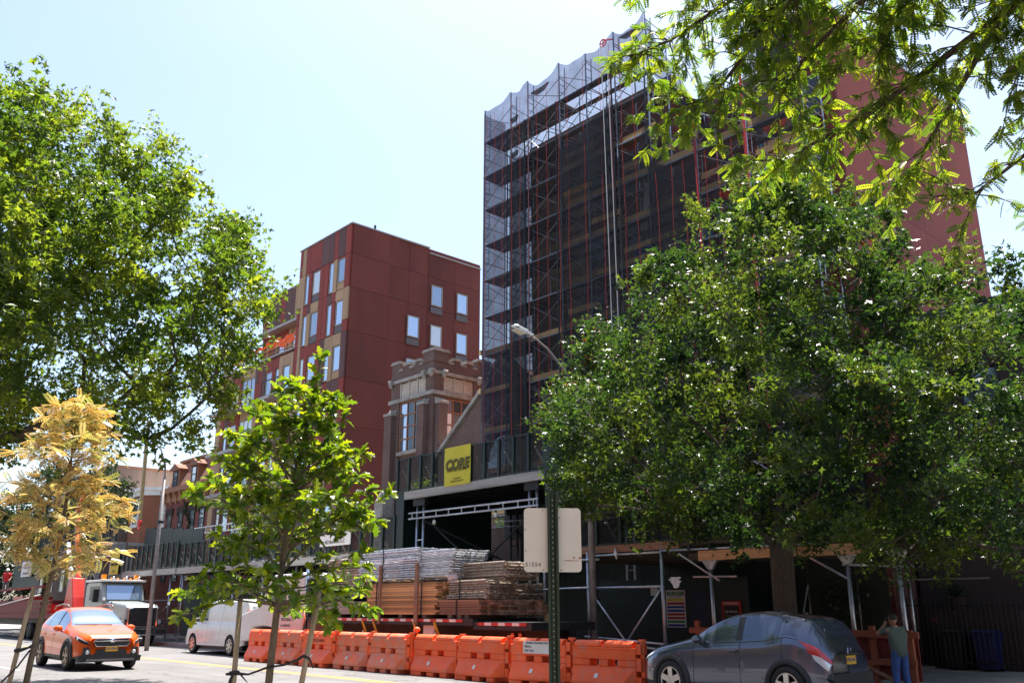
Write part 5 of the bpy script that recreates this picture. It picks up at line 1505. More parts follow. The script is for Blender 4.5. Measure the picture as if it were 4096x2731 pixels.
for s in (1, -1):
    patch('headlight', 'black_plastic', t_, bo, Rg, [(.0, 6.2), (.42, 7.4), (.46, 9.0), (.03, 8.6)], s, .014)
    h = patch('headlight_lens', 'lens_clear', t_, bo, Rg, [(.02, 8.0), (.40, 8.5), (.44, 8.95), (.03, 8.5)], s, .02)
    patch('running_light', 'lens_clear', t_, bo, Rg, [(.24, 6.9), (.33, 7.2), (.35, 8.6), (.26, 8.4)], s, .024)
    o = MB().prism([(s * .47, .30), (s * .72, .32), (s * .70, .58), (s * .56, .56)], xf - .12, xf + .02, 'x').build('fog_pod', 'black_plastic', t_, False, True)
    MB().lathe([(.001, .03), (.05, .025), (.055, 0)], (xf + .01, s * .60, .46), 'x', 14).build('fog_lamp', 'lens_clear', o, True, True)
    mirror_unit(t_, L / 2 - 1.62, s * .86, 1.0, s, 'car_orange')
    MB().path([(L / 2 - 2.2, s * .60, 1.555), (L / 2 - 2.3, s * .61, 1.63), (L / 2 - 2.9, s * .60, 1.655), (L / 2 - 3.6, s * .585, 1.60), (L / 2 - 3.75, s * .58, 1.52)], .022, 7).build('roof_rail', 'pole_grey', t_, True, True)
    for tt in (2.3, 3.22):
        MB().box(L / 2 - tt - .22, s * .895, .86, L / 2 - tt - .04, s * .92, .885).build('door_handle', 'car_orange', t_, False, True)
        patch('door_gap', 'black_plastic', t_, bo, Rg, [(tt, .5), (tt + .012, .5), (tt + .012, 9), (tt, 9)], s, .003, 1, 10)
    patch('tail_light', 'tail_red', t_, bo, Rg, [(4.12, 7), (4.42, 6.6), (4.38, 9), (4.0, 9.4)], s, .012)
MB().prism([(-.80, .22), (.80, .22), (.82, .36), (.5, .42), (.42, .52), (-.42, .52), (-.5, .42), (-.82, .36)], xf - .25, xf - .005, 'x').prism([(-.66, .235), (.66, .235), (.62, .36), (.42, .40), (.36, .53), (-.36, .53), (-.42, .40), (-.62, .36)], xf - .005, xf + .035, 'x').build('lower_bumper', 'black_plastic', t_, False, True)
MB().bar((xf + .02, -.62, .27), (xf + .02, .62, .27), .05, .05).build('skid_trim', 'pole_grey', t_, False, True)
o = MB().box(xf + .036, -.16, .475, xf + .05, .16, .60).build('number_plate', 'plate_yellow', t_, False, True)
text('JLR-8864', 'blue_ink', .085, o, (xf + .053, 0, .54), SIDE, local=True)
MB().box(xf + .036, -.17, .602, xf + .05, .17, .625).build('plate_holder', 'black_plastic', t_, False, True)
o = MB().bar((L / 2 - 1.34, -.3, 1.12), (L / 2 - 1.30, .35, 1.115), .025, .02).bar((L / 2 - 1.36, -.62, 1.12), (L / 2 - 1.30, -.05, 1.12), .025, .02).build('wiper', 'black_plastic', t_, False, True)
patch('rear_badge', 'chrome', t_, bo, Rg, [(4.3, 5), (4.34, 5), (4.34, 5.6), (4.3, 5.6)], 1, .01, 1, 1)

# --- grey crossover parked at the far kerb, facing left
L = 4.28
bg_ = Body(L, [(0, .76), (.1, .86), (.45, .96), (1.1, 1.09), (1.3, 1.14), (1.75, 1.38), (2.2, 1.56), (2.6, 1.61), (3.2, 1.59), (3.7, 1.53), (3.9, 1.45), (4.07, 1.24), (4.2, 1.02), (L, .92)],
           [(0, .68), (.15, .77), (.6, .90), (1.2, 1.0), (2.0, 1.05), (3.0, 1.1), (3.5, 1.17), (3.8, 1.12), (4.05, 1.02), (L, .78)],
           [(0, .62), (.06, .72), (.2, .82), (.5, .89), (.9, .915), (2.2, .91), (3.1, .915), (3.6, .925), (3.95, .86), (4.15, .76), (L, .66)],
           [(0, .5), (.5, .72), (1.2, .74), (1.6, .68), (2.2, .61), (3, .60), (3.8, .58), (4.05, .60), (L, .55)],
           [.86, 3.50], .40, .36, .27, [(0, .38), (.1, .31), (.5, .27), (3.9, .28), (4.15, .38), (L, .44)])
t_, Rg = build_car('parked_car', 'dark grey hatchback crossover parked facing left', (-10.27, 15.5, 0.05), math.pi, bg_, 'car_grey', [(1.62, 2.42), (2.56, 3.36)], (1.3, 2.15), (3.82, 4.1), glass='car_glass_dark'); t_.scale = (.955, .97, 1.015)
for wx in (.86, 3.50):
    for s in (1, -1): wheel(t_, L / 2 - wx, s * .83, .36, .36, s, 'rim_silver', 5, False)
    arch_trim(t_, bg_, wx, .40, .36, wdt=.06)
for s in (1, -1):
    mirror_unit(t_, L / 2 - 1.62, s * .88, 1.08, s, 'car_grey')
    for tt in (1.42, 2.5, 3.42): patch('door_gap', 'black_plastic', t_, bg_, Rg, [(tt, .6), (tt + .012, .6), (tt + .012, 9), (tt, 9)], s, .003, 1, 10)
    MB().ball((L / 2 - 2.36, s * .925, .93), (.11, .02, .025), 10, 6).build('door_handle', 'car_grey', t_, True, True)
    patch('quarter_window', 'car_glass_dark', t_, bg_, Rg, [(3.42, 10.3), (3.72, 10.3), (3.56, 12.2), (3.42, 13.2)], s, .006)
    patch('tail_light', 'tail_red', t_, bg_, Rg, [(3.98, 6.4), (4.275, 7.0), (4.26, 9.3), (3.74, 8.6)], s, .014)
    patch('reverse_light', 'lens_clear', t_, bg_, Rg, [(4.04, 5.4), (4.22, 4.2), (4.26, 6.8), (3.98, 6.6)], s, .012)
    patch('headlight', 'lens_clear', t_, bg_, Rg, [(.02, 7.0), (.36, 8.0), (.42, 9.2), (.04, 8.8)], s, .014)
    patch('side_crease', 'car_grey', t_, bg_, Rg, [(1.6, 2.1), (3.0, 2.2), (3.0, 2.5), (1.6, 2.35)], s, .014)
    patch('fog_reflector', 'tail_red', t_, bg_, Rg, [(4.14, .4), (4.27, .5), (4.27, 1.3), (4.14, 1.1)], s, .014)
MB().lathe([(.115, .012), (.12, .012), (.12, 0)], (L / 2 - 3.75, -.922, .95), 'y', 24).build('fuel_flap', 'black_plastic', t_, True, True) if False else None
patch('window_trim', 'black_plastic', t_, bg_, Rg, [(1.5, 9.0), (3.75, 9.0), (3.75, 9.35), (1.5, 9.35)], -1, .008, 30, 2)
patch('window_trim', 'black_plastic', t_, bg_, Rg, [(1.5, 9.0), (3.75, 9.0), (3.75, 9.35), (1.5, 9.35)], 1, .008, 30, 2)
MB().prism([(-L / 2 + .95, 1.51), (-L / 2 + .72, 1.47), (-L / 2 + .76, 1.58), (-L / 2 + .80, 1.60)], -.02, .02, 'y').build('antenna', 'car_grey', t_, False, True)
MB().prism([(-.62, .34), (.62, .34), (.74, .52), (.7, .60), (-.7, .60), (-.74, .52)], -L / 2 - .03, -L / 2 + .12, 'x').build('rear_bumper', 'black_plastic', t_, False, True)
o = MB().box(-L / 2 - .02, -.17, .74, -L / 2 - .005, .17, .88).build('number_plate', 'plate_yellow', t_, False, True)
text('HYB 4417', 'blue_ink', .09, o, (-L / 2 - .024, 0, .81), (math.pi / 2, 0, -math.pi / 2), local=True)
MB().bar((-L / 2 - .0, -.055, .91), (-L / 2 - .0, -.05, 1.01), .02, .02).bar((-L / 2 - .0, .055, .91), (-L / 2 - .0, .05, 1.01), .02, .02).bar((-L / 2 - .0, -.05, .96), (-L / 2 - .0, .05, .96), .02, .02).build('emblem', 'chrome', t_, False, True)
MB().prism([(-L / 2 + .52, 1.40), (-L / 2 + .42, 1.385), (-L / 2 + .36, 1.42), (-L / 2 + .56, 1.45)], -.55, .55, 'y').build('spoiler', 'car_grey', t_, False, True)

# --- white van parked beyond the barriers
L = 5.6
bv = Body(L, [(0, .95), (.15, 1.12), (.7, 1.25), (.95, 1.32), (1.25, 1.6), (1.65, 2.0), (2.1, 2.12), (3, 2.14), (5.2, 2.12), (5.45, 2.08), (L, 1.9)],
          [(0, .85), (.2, 1.0), (.9, 1.18), (1.6, 1.25), (5.3, 1.25), (L, 1.2)],
          [(0, .78), (.1, .88), (.4, .97), (1, 1.0), (5.2, 1.0), (5.5, .98), (L, .93)],
          [(0, .65), (.9, .85), (1.6, .84), (2.4, .84), (5.2, .84), (L, .82)],
          [1.0, 4.45], .43, .37, .3, [(0, .42), (.3, .34), (5.2, .36), (L, .42)])
t_, Rg = build_car('cargo_van', 'white cargo van parked beyond the orange barriers', (-36.1, 17.45, 0), math.pi, bv, 'van_white', [(1.45, 2.2)], (1.0, 1.75), None, False, glass='car_glass_dark', cat='van')
for wx in (1.0, 4.45):
    for s in (1, -1): wheel(t_, L / 2 - wx, s * .90, .37, .37, s, 'rim_silver', 6, True)
for s in (1, -1):
    mirror_unit(t_, L / 2 - 1.5, s * .98, 1.3, s, 'black_plastic')
    MB().box(-L / 2 - .015, s * .8 - .09, 1.1, -L / 2 + .06, s * .8 + .09, 1.7).build('tail_light', 'tail_red', t_, False, True)
    MB().box(-L / 2 - .012, s * .38 - .3, 1.3, -L / 2 + .01, s * .38 + .3, 1.8).build('rear_window', 'car_glass_dark', t_, False, True)
    for tt in (2.3, 3.5): patch('door_gap', 'black_plastic', t_, bv, Rg, [(tt, 1), (tt + .012, 1), (tt + .012, 14), (tt, 14)], s, .003, 1, 12)
MB().box(-L / 2 - .08, -.95, .42, -L / 2 + .02, .95, .62).build('rear_bumper', 'pole_grey', t_, False, True)
MB().box(L / 2 - .05, -.85, .45, L / 2 + .08, .85, .65).build('front_bumper', 'pole_grey', t_, False, True)

# ================================================================ flatbed truck with load
FT = thing('flatbed_truck', 'white cab flatbed truck loaded with lumber and scaffold frames', 'truck', (-24, 17.6, 0))
y0, y1 = 16.3, 18.75
MB().box(-28.3, y0, 1.3, -19.5, y1, 1.48).build('bed', 'dark_steel', FT)
MB().box(-19.5, y0 + .02, 1.2, -17.2, y1 - .02, 1.4).build('tail_bed', 'dark_steel', FT)
MB().box(-28.2, y0 + .7, .85, -17.3, y0 + .95, 1.29).box(-28.2, y1 - .95, .85, -17.3, y1 - .7, 1.29).build('chassis', 'dark_steel', FT)
tp = 0
x = -27.9
while x < -20.2:
    blk('reflective_tape', 'tape_red' if tp % 2 == 0 else 'paper', FT, x, y0 - .012, 1.385, x + .29, y0 - .001, 1.46); x += .295; tp += 1
x = -19.3; tp = 0
while x < -17.4:
    blk('reflective_tape', 'tape_red' if tp % 2 == 0 else 'paper', FT, x, y0 + .008, 1.31, x + .27, y0 + .019, 1.385); x += .275; tp += 1
for x in (-27.2, -26.5, -24.9, -22.2, -21.2, -24.3):
    MB().bar((x, y0 - .02, 1.38), (x + .14, y0 + .05, 1.02), .09, .02, (0, 1, 0)).build('ratchet_strap', 'yellow_strap', FT)
    MB().bar((x + .1, y0 - .03, 1.1), (x + .02, y0 - .03, .88), .05, .03, (0, 1, 0)).build('strap_handle', 'galvanised', FT)
for x in (-19.2, -20.4, -26.5):
    for yy in (y0 + .12, y1 - .12):
        MB().lathe([(.001, -.13), (.2, -.13), (.28, -.1), (.5, -.13), (.5, .13), (.28, .1), (.001, .1)], (x, yy + .05, .5), 'y', 24).build('wheel', 'tire', FT, True)
for x in (-18.3, -18.6):
    MB().lathe([(.001, -.02), (.07, -.02), (.07, .02)], (x, y0 + .66, 1.05), 'y', 14).build('tail_lamp', 'tail_red', FT)
blk('light_panel', 'dark_steel', FT, -19.6, y0 + .69, .8, -17.3, y0 + .699, 1.28)
MB().prism([(-21.9, .55), (-21.55, .55), (-21.3, 1.28), (-21.85, 1.28)], y0 + .1, y0 + .14, 'y').build('mud_flap', 'paper', FT)
# cab: sloping bonnet to the left, sleeper back to the right
cab = MB()
cab.prism([(-33.6, .55), (-33.75, .8), (-33.7, 1.5), (-32.1, 1.85), (-31.9, 1.95), (-31.3, 2.8), (-31.0, 2.95), (-28.9, 2.98), (-28.75, 2.9), (-28.75, .75), (-30.6, .75), (-30.9, 1.1), (-31.6, 1.15), (-32.4, 1.1), (-32.7, .6)], y0 + .05, y1 - .05, 'y')
CB = cab.build('cab', 'truck_white', FT, bevel=.07)
MB().prism([(-31.25, 1.95), (-30.0, 1.95), (-30.0, 2.7), (-30.95, 2.72)], y0 + .03, y0 + .055, 'y').build('side_window', 'car_glass_dark', CB)
text('ADAMOS', 'red_ink', .26, CB, (-29.9, y0 + .03, 1.62), FRONT)
text('TRUCKING', 'ink', .15, CB, (-29.9, y0 + .03, 1.38), FRONT); text('N. MIAMI RD', 'ink', .12, CB, (-29.9, y0 + .03, 1.18), FRONT)
MB().box(-28.6, y0 + .05, 1.48, -28.4, y1 - .05, 2.75).build('headboard', 'dark_steel', FT)
MB().tube((-28.72, y0 + .15, .9), (-28.72, y0 + .15, 3.3), .08, 10).build('exhaust', 'chrome', FT, True)
for x, r in ((-32.05, .48), (-29.4, .48)):
    MB().lathe([(.001, -.13), (.22, -.13), (.3, -.06), (.48, -.13), (.48, .13), (.001, .1)], (x, y0 + .2, .5), 'y', 24).build('wheel', 'tire', FT, True)
blk('stake', 'old_lumber', FT, -24.02, y0 - .07, 1.3, -23.9, y0 - .015, 3.02)
blk('stake', 'old_lumber', FT, -22.13, y0 - .07, 1.3, -21.98, y0 - .015, 3.05)
# lumber bundles
def bundle(label, x0, x1, ya, yb, z0, rows, cols, th, m, nm='lumber_stack', stag=.12, grp=None, straps=(), taper=0.):
    t_ = thing(nm, label, 'lumber', ((x0 + x1) / 2, (ya + yb) / 2, z0), group=grp)
    for xb in (x0 + .5, (x0 + x1) / 2, x1 - .6):
        blk('bearer', 'old_lumber', t_, xb - .09, ya + .02, z0 - .1, xb + .09, yb, z0)
    wd = (yb - ya) / cols
    for j in range(rows):
        for i in range(cols):
            if i > 1 and i < cols - 1 and j < rows - 1 and False: continue
            dx0, dx1 = random.uniform(-stag, stag) * .5, random.uniform(-stag, stag) + taper * i
            dy = random.uniform(-.012, .012)
            blk('plank', m, t_, x0 + dx0, ya + wd * i + .006 + dy, z0 + th * j + .003, x1 + dx1, ya + wd * (i + 1) - .006 + dy, z0 + th * (j + 1) - .004)
    for xs_ in straps:
        MB().box(xs_ - .02, ya - .03, z0 - .02, xs_ + .02, ya - .018, z0 + rows * th + .012).box(xs_ - .02, ya - .03, z0 + rows * th + .012, xs_ + .02, yb, z0 + rows * th + .022).build('strap', 'strap', t_)
    return t_
bundle('tall stack of orange brown scaffold planks on the flatbed', -24.9, -21.3, 16.42, 17.7, 1.58, 14, 6, .066, 'lumber', straps=(-24.35, -22.0), taper=.06)
bundle('low stack of reddish planks at the rear of the flatbed', -21.2, -19.35, 16.42, 18.0, 1.58, 6, 7, .068, 'old_lumber', straps=(-20.35,), taper=.16)
bundle('grey weathered boards at the front of the flatbed', -28.1, -25.15, 16.45, 17.6, 1.58, 6, 5, .065, 'shed_grey', nm='lumber_stack')
# scaffold frames lying in piles
def pile(label, x0, x1, ya, z0, rows, h, m, depth=1.0, lean=.0, strap=None, steps=1):
    t_ = thing('scaffold_pile', label, 'scaffold frames', ((x0 + x1) / 2, ya + depth / 2, z0), group='piles of scaffold frames on the flatbed')
    for j in range(rows):
        z = z0 + h * (j + .5)
        jx, jy = random.uniform(-.08, .08), random.uniform(-.02, .02)
        L_ = x1 - x0
        b = MB()
        for k in range(3 if steps == 1 else 2):
            yy = ya + jy + depth * k / 2
            b.tube((x0 + jx + lean * j, yy, z), (x1 + jx + lean * j, yy, z + .02), h * .42, 7)
        for k in range(6):
            xx = x0 + jx + lean * j + L_ * (k + .5) / 6
            b.tube((xx, ya, z), (xx, ya + depth, z), h * .3, 5)
        for e in (x0 + jx + lean * j, x1 + jx + lean * j):
            b.tube((e, ya + .02, z), (e, ya + depth, z), h * .4, 6)
            for k in range(4): b.box(e - .03, ya + depth * k / 3.3, z - h * .5, e + .05, ya + depth * k / 3.3 + .08, z + h * .3)
        b.build('frame', m, t_)
    if strap:
        MB().box(strap - .02, ya - .06, z0, strap + .02, ya - .045, z0 + rows * h + .03).build('strap', 'strap', t_)
pile('long galvanised scaffold tubes piled highest on the flatbed', -25.6, -22.4, 16.55, 2.58, 14, .068, 'galvanised', 1.1, .0, -24.2)
pile('bright galvanised tubes stepping out at the right of the high pile', -23.5, -21.0, 16.62, 2.62, 12, .066, 'galvanised', 1.3, .02)
pile('rusty scaffold frames on the low plank stack', -20.95, -19.25, 16.6, 2.0, 8, .064, 'rusty_tube', 1.0, .0, -20.4)
pile('pale flat scaffold brackets stacked at the rear of the flatbed', -20.85, -18.95, 17.0, 2.5, 6, .085, 'rusty_tube', 1.2)
pile('dark hooked scaffold brackets at the tail of the flatbed', -20.3, -19.15, 17.6, 1.5, 11, .085, 'rusty_tube', 1.0)
pile('weathered scaffold brackets behind the sapling on the flatbed', -28.0, -25.6, 16.8, 2.1, 15, .085, 'rusty_tube', 1.3)
tag(MB().ball((-20.95, 16.75, 2.6), (.2, .16, .15), 9, 7).build('plastic_bag', 'pink_bag', smooth=True), 'crumpled pink bag lying on the plank stack', 'bag')
blk('offcut', 'board', FT, -18.45, 18.0, 1.41, -18.3, 18.1, 1.62)

# ================================================================ boom truck far left
BT = thing('boom_truck', 'grey nosed boom truck with red crane on the far left', 'truck', (-55, 17.6, 0))
ya, yb = 16.4, 18.8
MB().box(-76, ya, 1.25, -52.4, yb, 1.5).build('bed', 'dull_red', BT)
MB().box(-76, ya + .05, 1.5, -60, ya + .12, 2.3).box(-76, yb - .12, 1.5, -60, yb - .05, 2.3).build('bed_rail', 'dull_red', BT)
MB().box(-75, ya + .8, .8, -47, yb - .8, 1.24).build('chassis', 'dark_steel', BT)
hood = MB().prism([(-49.6, 1.25), (-49.6, 2.16), (-47.0, 1.98), (-46.75, 1.85), (-46.7, .85), (-47.2, .8), (-47.4, 1.25)], ya + .38, yb - .38, 'y').build('bonnet', 'truck_grey', BT, bevel=.1)
CB = MB().prism([(-52.3, .8), (-52.3, 3.0), (-52.1, 3.12), (-50.2, 3.12), (-50.0, 3.0), (-49.55, 2.2), (-49.55, .8)], ya + .12, yb - .12, 'y').build('cab', 'truck_grey', BT, bevel=.06)
MB().box(-52.35, ya + .05, 3.13, -49.75, yb - .05, 3.24).build('roof_visor', 'truck_white', CB, bevel=.03)
wq = MB().prism([(ya + .3, 2.24), (yb - .3, 2.24), (yb - .36, 3.0), (ya + .36, 3.0)], 0, .02, 'x')
wq.v = [(-49.5 - (z - 2.2) * .56 + x * 2, y, z) for x, y, z in wq.v]
wq.build('windscreen', 'car_glass', CB)
MB().box(-51.6, ya + .10, 2.2, -50.2, ya + .118, 2.9).build('side_window', 'car_glass_dark', CB)
MB().box(-46.74, ya + .55, .95, -46.66, yb - .55, 1.78).build('grille', 'dark_steel', BT)
gm = MB()
for k in range(4): gm.bar((-46.64, ya + .6 + k * .4, 1.0), (-46.64, ya + .6 + k * .4, 1.75), .05, .03)
gm.path([(-46.65, ya + .5, .95), (-46.65, ya + .5, 1.76), (-46.65, ya + .8, 1.82), (-46.65, yb - .8, 1.82), (-46.65, yb - .5, 1.76), (-46.65, yb - .5, .95)], .04, 6)
gm.build('grille_frame', 'chrome', BT)
MB().box(-46.95, ya + .05, .5, -46.5, yb - .05, .85).build('bumper', 'chrome', BT, bevel=.05)
for s, yy in ((-1, ya + .3), (1, yb - .3)):
    MB().prism([(-49.3, .7), (-49.3, 1.15), (-48.3, 1.3), (-47.2, 1.25), (-46.8, .9), (-47.3, .95), (-47.7, 1.1), (-48.4, 1.1), (-48.8, .7)], yy - .22, yy + .22, 'y').build('fender', 'truck_grey', BT, bevel=.05)
    o = MB().box(-46.95, yy - .18, 1.0, -46.7, yy + .18, 1.3).build('headlight', 'chrome', BT, bevel=.03)
    MB().lathe([(.001, .02), (.1, .02), (.11, 0)], (-46.7, yy - .05, 1.15), 'x', 14).build('lens', 'lens_clear', o)
    MB().bar((-47.6, yy + s * .1, 1.45), (-47.2, yy + s * .55, 1.95), .03).build('mirror_arm', 'chrome', BT)
    MB().ball((-47.2, yy + s * .58, 2.0), (.09, .12, .12), 10, 8).build('bonnet_mirror', 'chrome', BT, True)
    MB().box(-50.4, yy + s * .32 - .12, 2.1, -50.25, yy + s * .32 + .12, 2.75).build('side_mirror', 'dark_steel', BT)
    MB().lathe([(.001, -.14), (.25, -.14), (.48, -.13), (.48, .13), (.001, .12)], (-48.0, yy, .5), 'y', 22).build('wheel', 'tire', BT, True)
    MB().lathe([(.001, -.14), (.25, -.14), (.48, -.13), (.48, .13), (.001, .12)], (-62, yy, .5), 'y', 22).build('wheel', 'tire', BT, True)
    MB().lathe([(.001, -.14), (.25, -.14), (.48, -.13), (.48, .13), (.001, .12)], (-63.4, yy, .5), 'y', 22).build('wheel', 'tire', BT, True)
    MB().box(-50.6, yy + s * -.05 - .1, 3.25, -50.35, yy + s * -.05 + .1, 3.52).build('beacon', 'amber', BT)
for k in range(5):
    yy = ya + .55 + k * .33
    MB().ball((-49.9, yy, 3.29), (.08, .07, .05), 8, 6).build('marker_lamp', 'amber', BT, True)
    if k % 2 == 0: MB().path([(-50.3, yy + .1, 3.3), (-49.8, yy + .1, 3.34)], [.04, .07], 8).build('air_horn', 'chrome', BT, True)
MB().tube((-52.45, ya + .25, 1.2), (-52.45, ya + .25, 4.4), .1, 10).build('exhaust', 'dark_steel', BT, True)
MB().ball((-52.45, ya + .25, 4.45), (.14, .14, .25), 8, 6).build('exhaust_tip', 'chrome', BT, True)
# folding red crane
MB().prism([(-57.6, 1.5), (-55.7, 1.5), (-56.0, 2.4), (-56.5, 3.5), (-57.0, 3.5), (-57.3, 2.6)], ya + .6, ya + 1.4, 'y').build('crane_base', 'crane_red', BT, bevel=.05)
MB().bar((-56.7, ya + 1, 3.2), (-58.6, ya + 1, 7.6), .26, .26).bar((-58.6, ya + 1, 7.6), (-57.6, ya + 1, 8.6), .2, .2).build('crane_boom', 'crane_red', BT, bevel=.03)
MB().bar((-57.4, ya + .9, 3.2), (-59.2, ya + .9, 5.6), .2, .2).build('crane_ram', 'chrome', BT)
MB().bar((-55.3, ya + 1.2, 1.6), (-55.9, ya + 1.2, 4.6), .24, .24).bar((-54.9, ya + 1.5, 1.6), (-55.3, ya + 1.5, 4.4), .2, .2).build('hydraulic_column', 'pole_grey', BT)
for i, (x, z) in enumerate(((-61, 1.5), (-63.5, 1.5), (-66, 1.5), (-69, 1.5))):
    blk('load_beam', 'dull_red' if i % 2 else 'crane_red', BT, x - 1.1, ya + .3, z, x + 1.1, yb - .3, z + .55 + .25 * (i % 3))
for k in range(5): blk('load_beam', 'old_lumber', BT, -62, ya + .05 + .1 * (k % 2), 1.55 + k * .16, -58.4, ya + .25, 1.66 + k * .16)
MB().bar((-70, ya + .3, 3.0), (-60.5, ya + .3, 3.1), .3, .12).build('load_beam', 'dull_red', BT)
MB().tube((-73.5, ya - .02, 1.7), (-60, ya - .02, 2.6), .04, 6).build('hand_rail', 'white_paint', BT)
# hoist line of a crane in the street behind
HL = thing('hoist_chain', 'yellowish crane hoist line with red hook above the far shed', 'crane line', (-55.4, 20, 6.6))
MB().bar((-55.3, 20, 6.9), (-55.75, 20, 13.0), .22, .16, (0, 1, 0)).build('chain', 'crane_yellow', HL)
MB().ball((-55.3, 20, 6.75), (.2, .14, .2), 8, 6).path([(-55.3, 20, 6.6), (-55.15, 20, 6.45), (-55.3, 20, 6.3), (-55.45, 20, 6.42)], .05, 6).build('hook', 'crane_red', HL)
# ================================================================ water-filled orange barriers
def barrier_meshes():
    b = MB(); W_ = .13; Lb = 1.78
    z0 = .13
    b.box(0, -W_, z0, Lb, W_, .53); b.box(0, -W_, .67, Lb, W_, .92)
    for a, c in ((0, .50), (.76, 1.02), (1.28, Lb)): b.box(a, -W_, .53, c, W_, .67)
    b.box(-.01, -W_ - .012, .875, Lb + .01, W_ + .012, .925)
    for a, c in ((.05, .80), (.92, 1.68)):
        n = 8; pr = [(-.135, .925), (-.135, .95)] + [(-.135 * math.cos(math.pi * k / n), .95 + .115 * math.sin(math.pi * k / n)) for k in range(1, n)] + [(.135, .95), (.135, .925)]
        b.prism(pr, a, c, 'x')
    b.box(.80, -.10, .925, .92, .10, .96)
    for s in (-1, 1):    # sloping skirt, ends raked
        q = [(.03, s * W_, .50), (Lb - .04, s * W_, .50), (Lb - .26, s * .31, .19), (.10, s * .31, .19), (.03, s * W_, .12), (Lb - .04, s * W_, .12), (Lb - .26, s * .31, .12), (.10, s * .31, .12)]
        f = [(0, 1, 2, 3), (3, 2, 6, 7), (0, 3, 7, 4), (1, 5, 6, 2), (4, 7, 6, 5)]
        b.add(q, f if s < 0 else [k[::-1] for k in f])
    for a, c in ((.08, .5), (.76, 1.04), (1.3, 1.56)): b.box(a, -.29, 0, c, .29, .119)
    body = b.mesh('body', 'barrier_orange')
    c = MB()
    for z, h in ((.14, .2), (.46, .26), (.80, .2)):
        c.box(Lb, -.11, z, Lb + .13, .11, z + h)
    c.tube((Lb + .1, 0, .12), (Lb + .1, 0, 1.05), .05, 10); c.tube((Lb + .1, 0, 1.05), (Lb + .1, 0, 1.10), .09, 12)
    c.box(Lb + .13, -.08, .34, Lb + .2, .08, .46)
    pin = c.mesh('connector', 'barrier_orange')
    d = MB().box(.52, -.30, .335, .64, -.30, .42)
    st = MB(); st.add([(.72, -.262, .29), (.82, -.262, .29), (.82, -.212, .38), (.72, -.212, .38)], [(0, 1, 2, 3)])
    return body, pin, st.mesh('sticker', 'paper')
bb, bp, bs = barrier_meshes()
bf = bb.copy(); bf.materials.clear(); bf.materials.append(MATS['barrier_faded'])
ordn = ['first', 'second', 'third', 'fourth', 'fifth', 'sixth', 'seventh', 'eighth', 'ninth', 'tenth']
XS = [-30.85, -28.92, -26.98, -25.05, -23.10, -21.10, -19.06, -16.98, -14.9]
for i, x in enumerate(XS):
    lab = f'orange plastic barrier, {ordn[i]} from the white van in the long row'
    if i == 7: lab = 'orange plastic barrier with a white permit sign behind the sign post'
    if i == 8: lab = 'orange plastic barrier at the right end, touching the grey car nose'
    t_ = thing('road_barrier', lab, 'barrier', (x, 15.6 + random.uniform(-.06, .06), 0), random.uniform(-.045, .045), group='orange water filled barriers along the road')
    sc_ = 1.0 if i < 5 else 1.03
    for nm, me in (('body', bf if i in (1, 3, 4) else bb), ('connector', bp), ('sticker', bs)):
        o = bpy.data.objects.new(nm, me); COL.objects.link(o); o.parent = t_; o.scale = (sc_, 1, 1)
        if nm == 'body':
            m_ = o.modifiers.new('bevel', 'BEVEL'); m_.width = .018; m_.segments = 2; m_.limit_method = 'ANGLE'
    if i == 5:
        MB().tube((-.05, 0, 1.05), (-.05, 0, 1.13), .04, 10).lathe([(.001, .12), (.07, .1), (.1, .05), (.09, 0), (.03, -.02)], (-.05, 0, 1.14), 'z', 14).build('filler_cap', 'barrier_orange', t_, True, True)
    if i == 7:
        o = MB().box(.45, -.155, .72, 1.35, -.145, 1.0).build('permit_sign', 'paper', t_, False, True)
        for s_, xx, zz in (('REPAIRING YOUR SEWER SYSTEM', .92, .955), ('PERMIT #', .62, .87), ('START DATE', .66, .78)): text(s_, 'ink', .062 if zz > .9 else .07, o, (xx, -.158, zz), FRONT, local=True, sx=.8)
    if i == 2: text('INCYCLE NYM', 'ink', .13, t_, (.9, -.135, .78), FRONT, local=True)
for i, x in enumerate((-40.9, -42.9, -44.8)):
    t_ = thing('road_barrier', f'orange plastic barrier, {("nearest", "middle one", "farthest")[i]} of the short row behind the orange car', 'barrier', (x - 1.9, 14.1, 0), .03, group='orange water filled barriers along the road')
    for nm, me in (('body', bb), ('connector', bp), ('sticker', bs)):
        o = bpy.data.objects.new(nm, me); COL.objects.link(o); o.parent = t_

# ================================================================ sign post seen from behind
SX_, SY_ = -4.97, 4.95
SG = thing('sign_post', 'cream sign back with a handwritten number on a dark green perforated post', 'sign', (SX_, SY_, .15))
ax = Vector((rt.x, rt.y, 0)).normalized(); ay = Vector((fh.x, fh.y, 0)).normalized()
SG.rotation_euler = (0, 0, math.atan2(ax.y, ax.x) + R(2))
pm = MB()
prof = [(-.042, -.002), (-.034, -.006), (-.022, .0), (-.014, .028), (.014, .028), (.022, .0), (.034, -.006), (.042, -.002), (.042, .003), (.034, .0), (.024, .006), (.016, .034), (-.016, .034), (-.024, .006), (-.034, .0), (-.042, .003)]
pm.prism(prof, -.15, 2.44, 'z')
po = pm.build('post', 'post_green', SG, False, True)
for k in range(60):
    z = .02 + k * .0406
    if z > 2.40: break
    inst('hole', MATS and (bpy.data.meshes.get('holedisc') or MB().lathe([(.001, -.001), (.0055, -.001), (.0055, .0)], (0, 0, 0), 'y', 10).mesh('holedisc', 'kerb')), po, (0, .0265, z), local=True)
rr = .03
hw, zb, zt = .222, 1.83, 2.315
pl = []
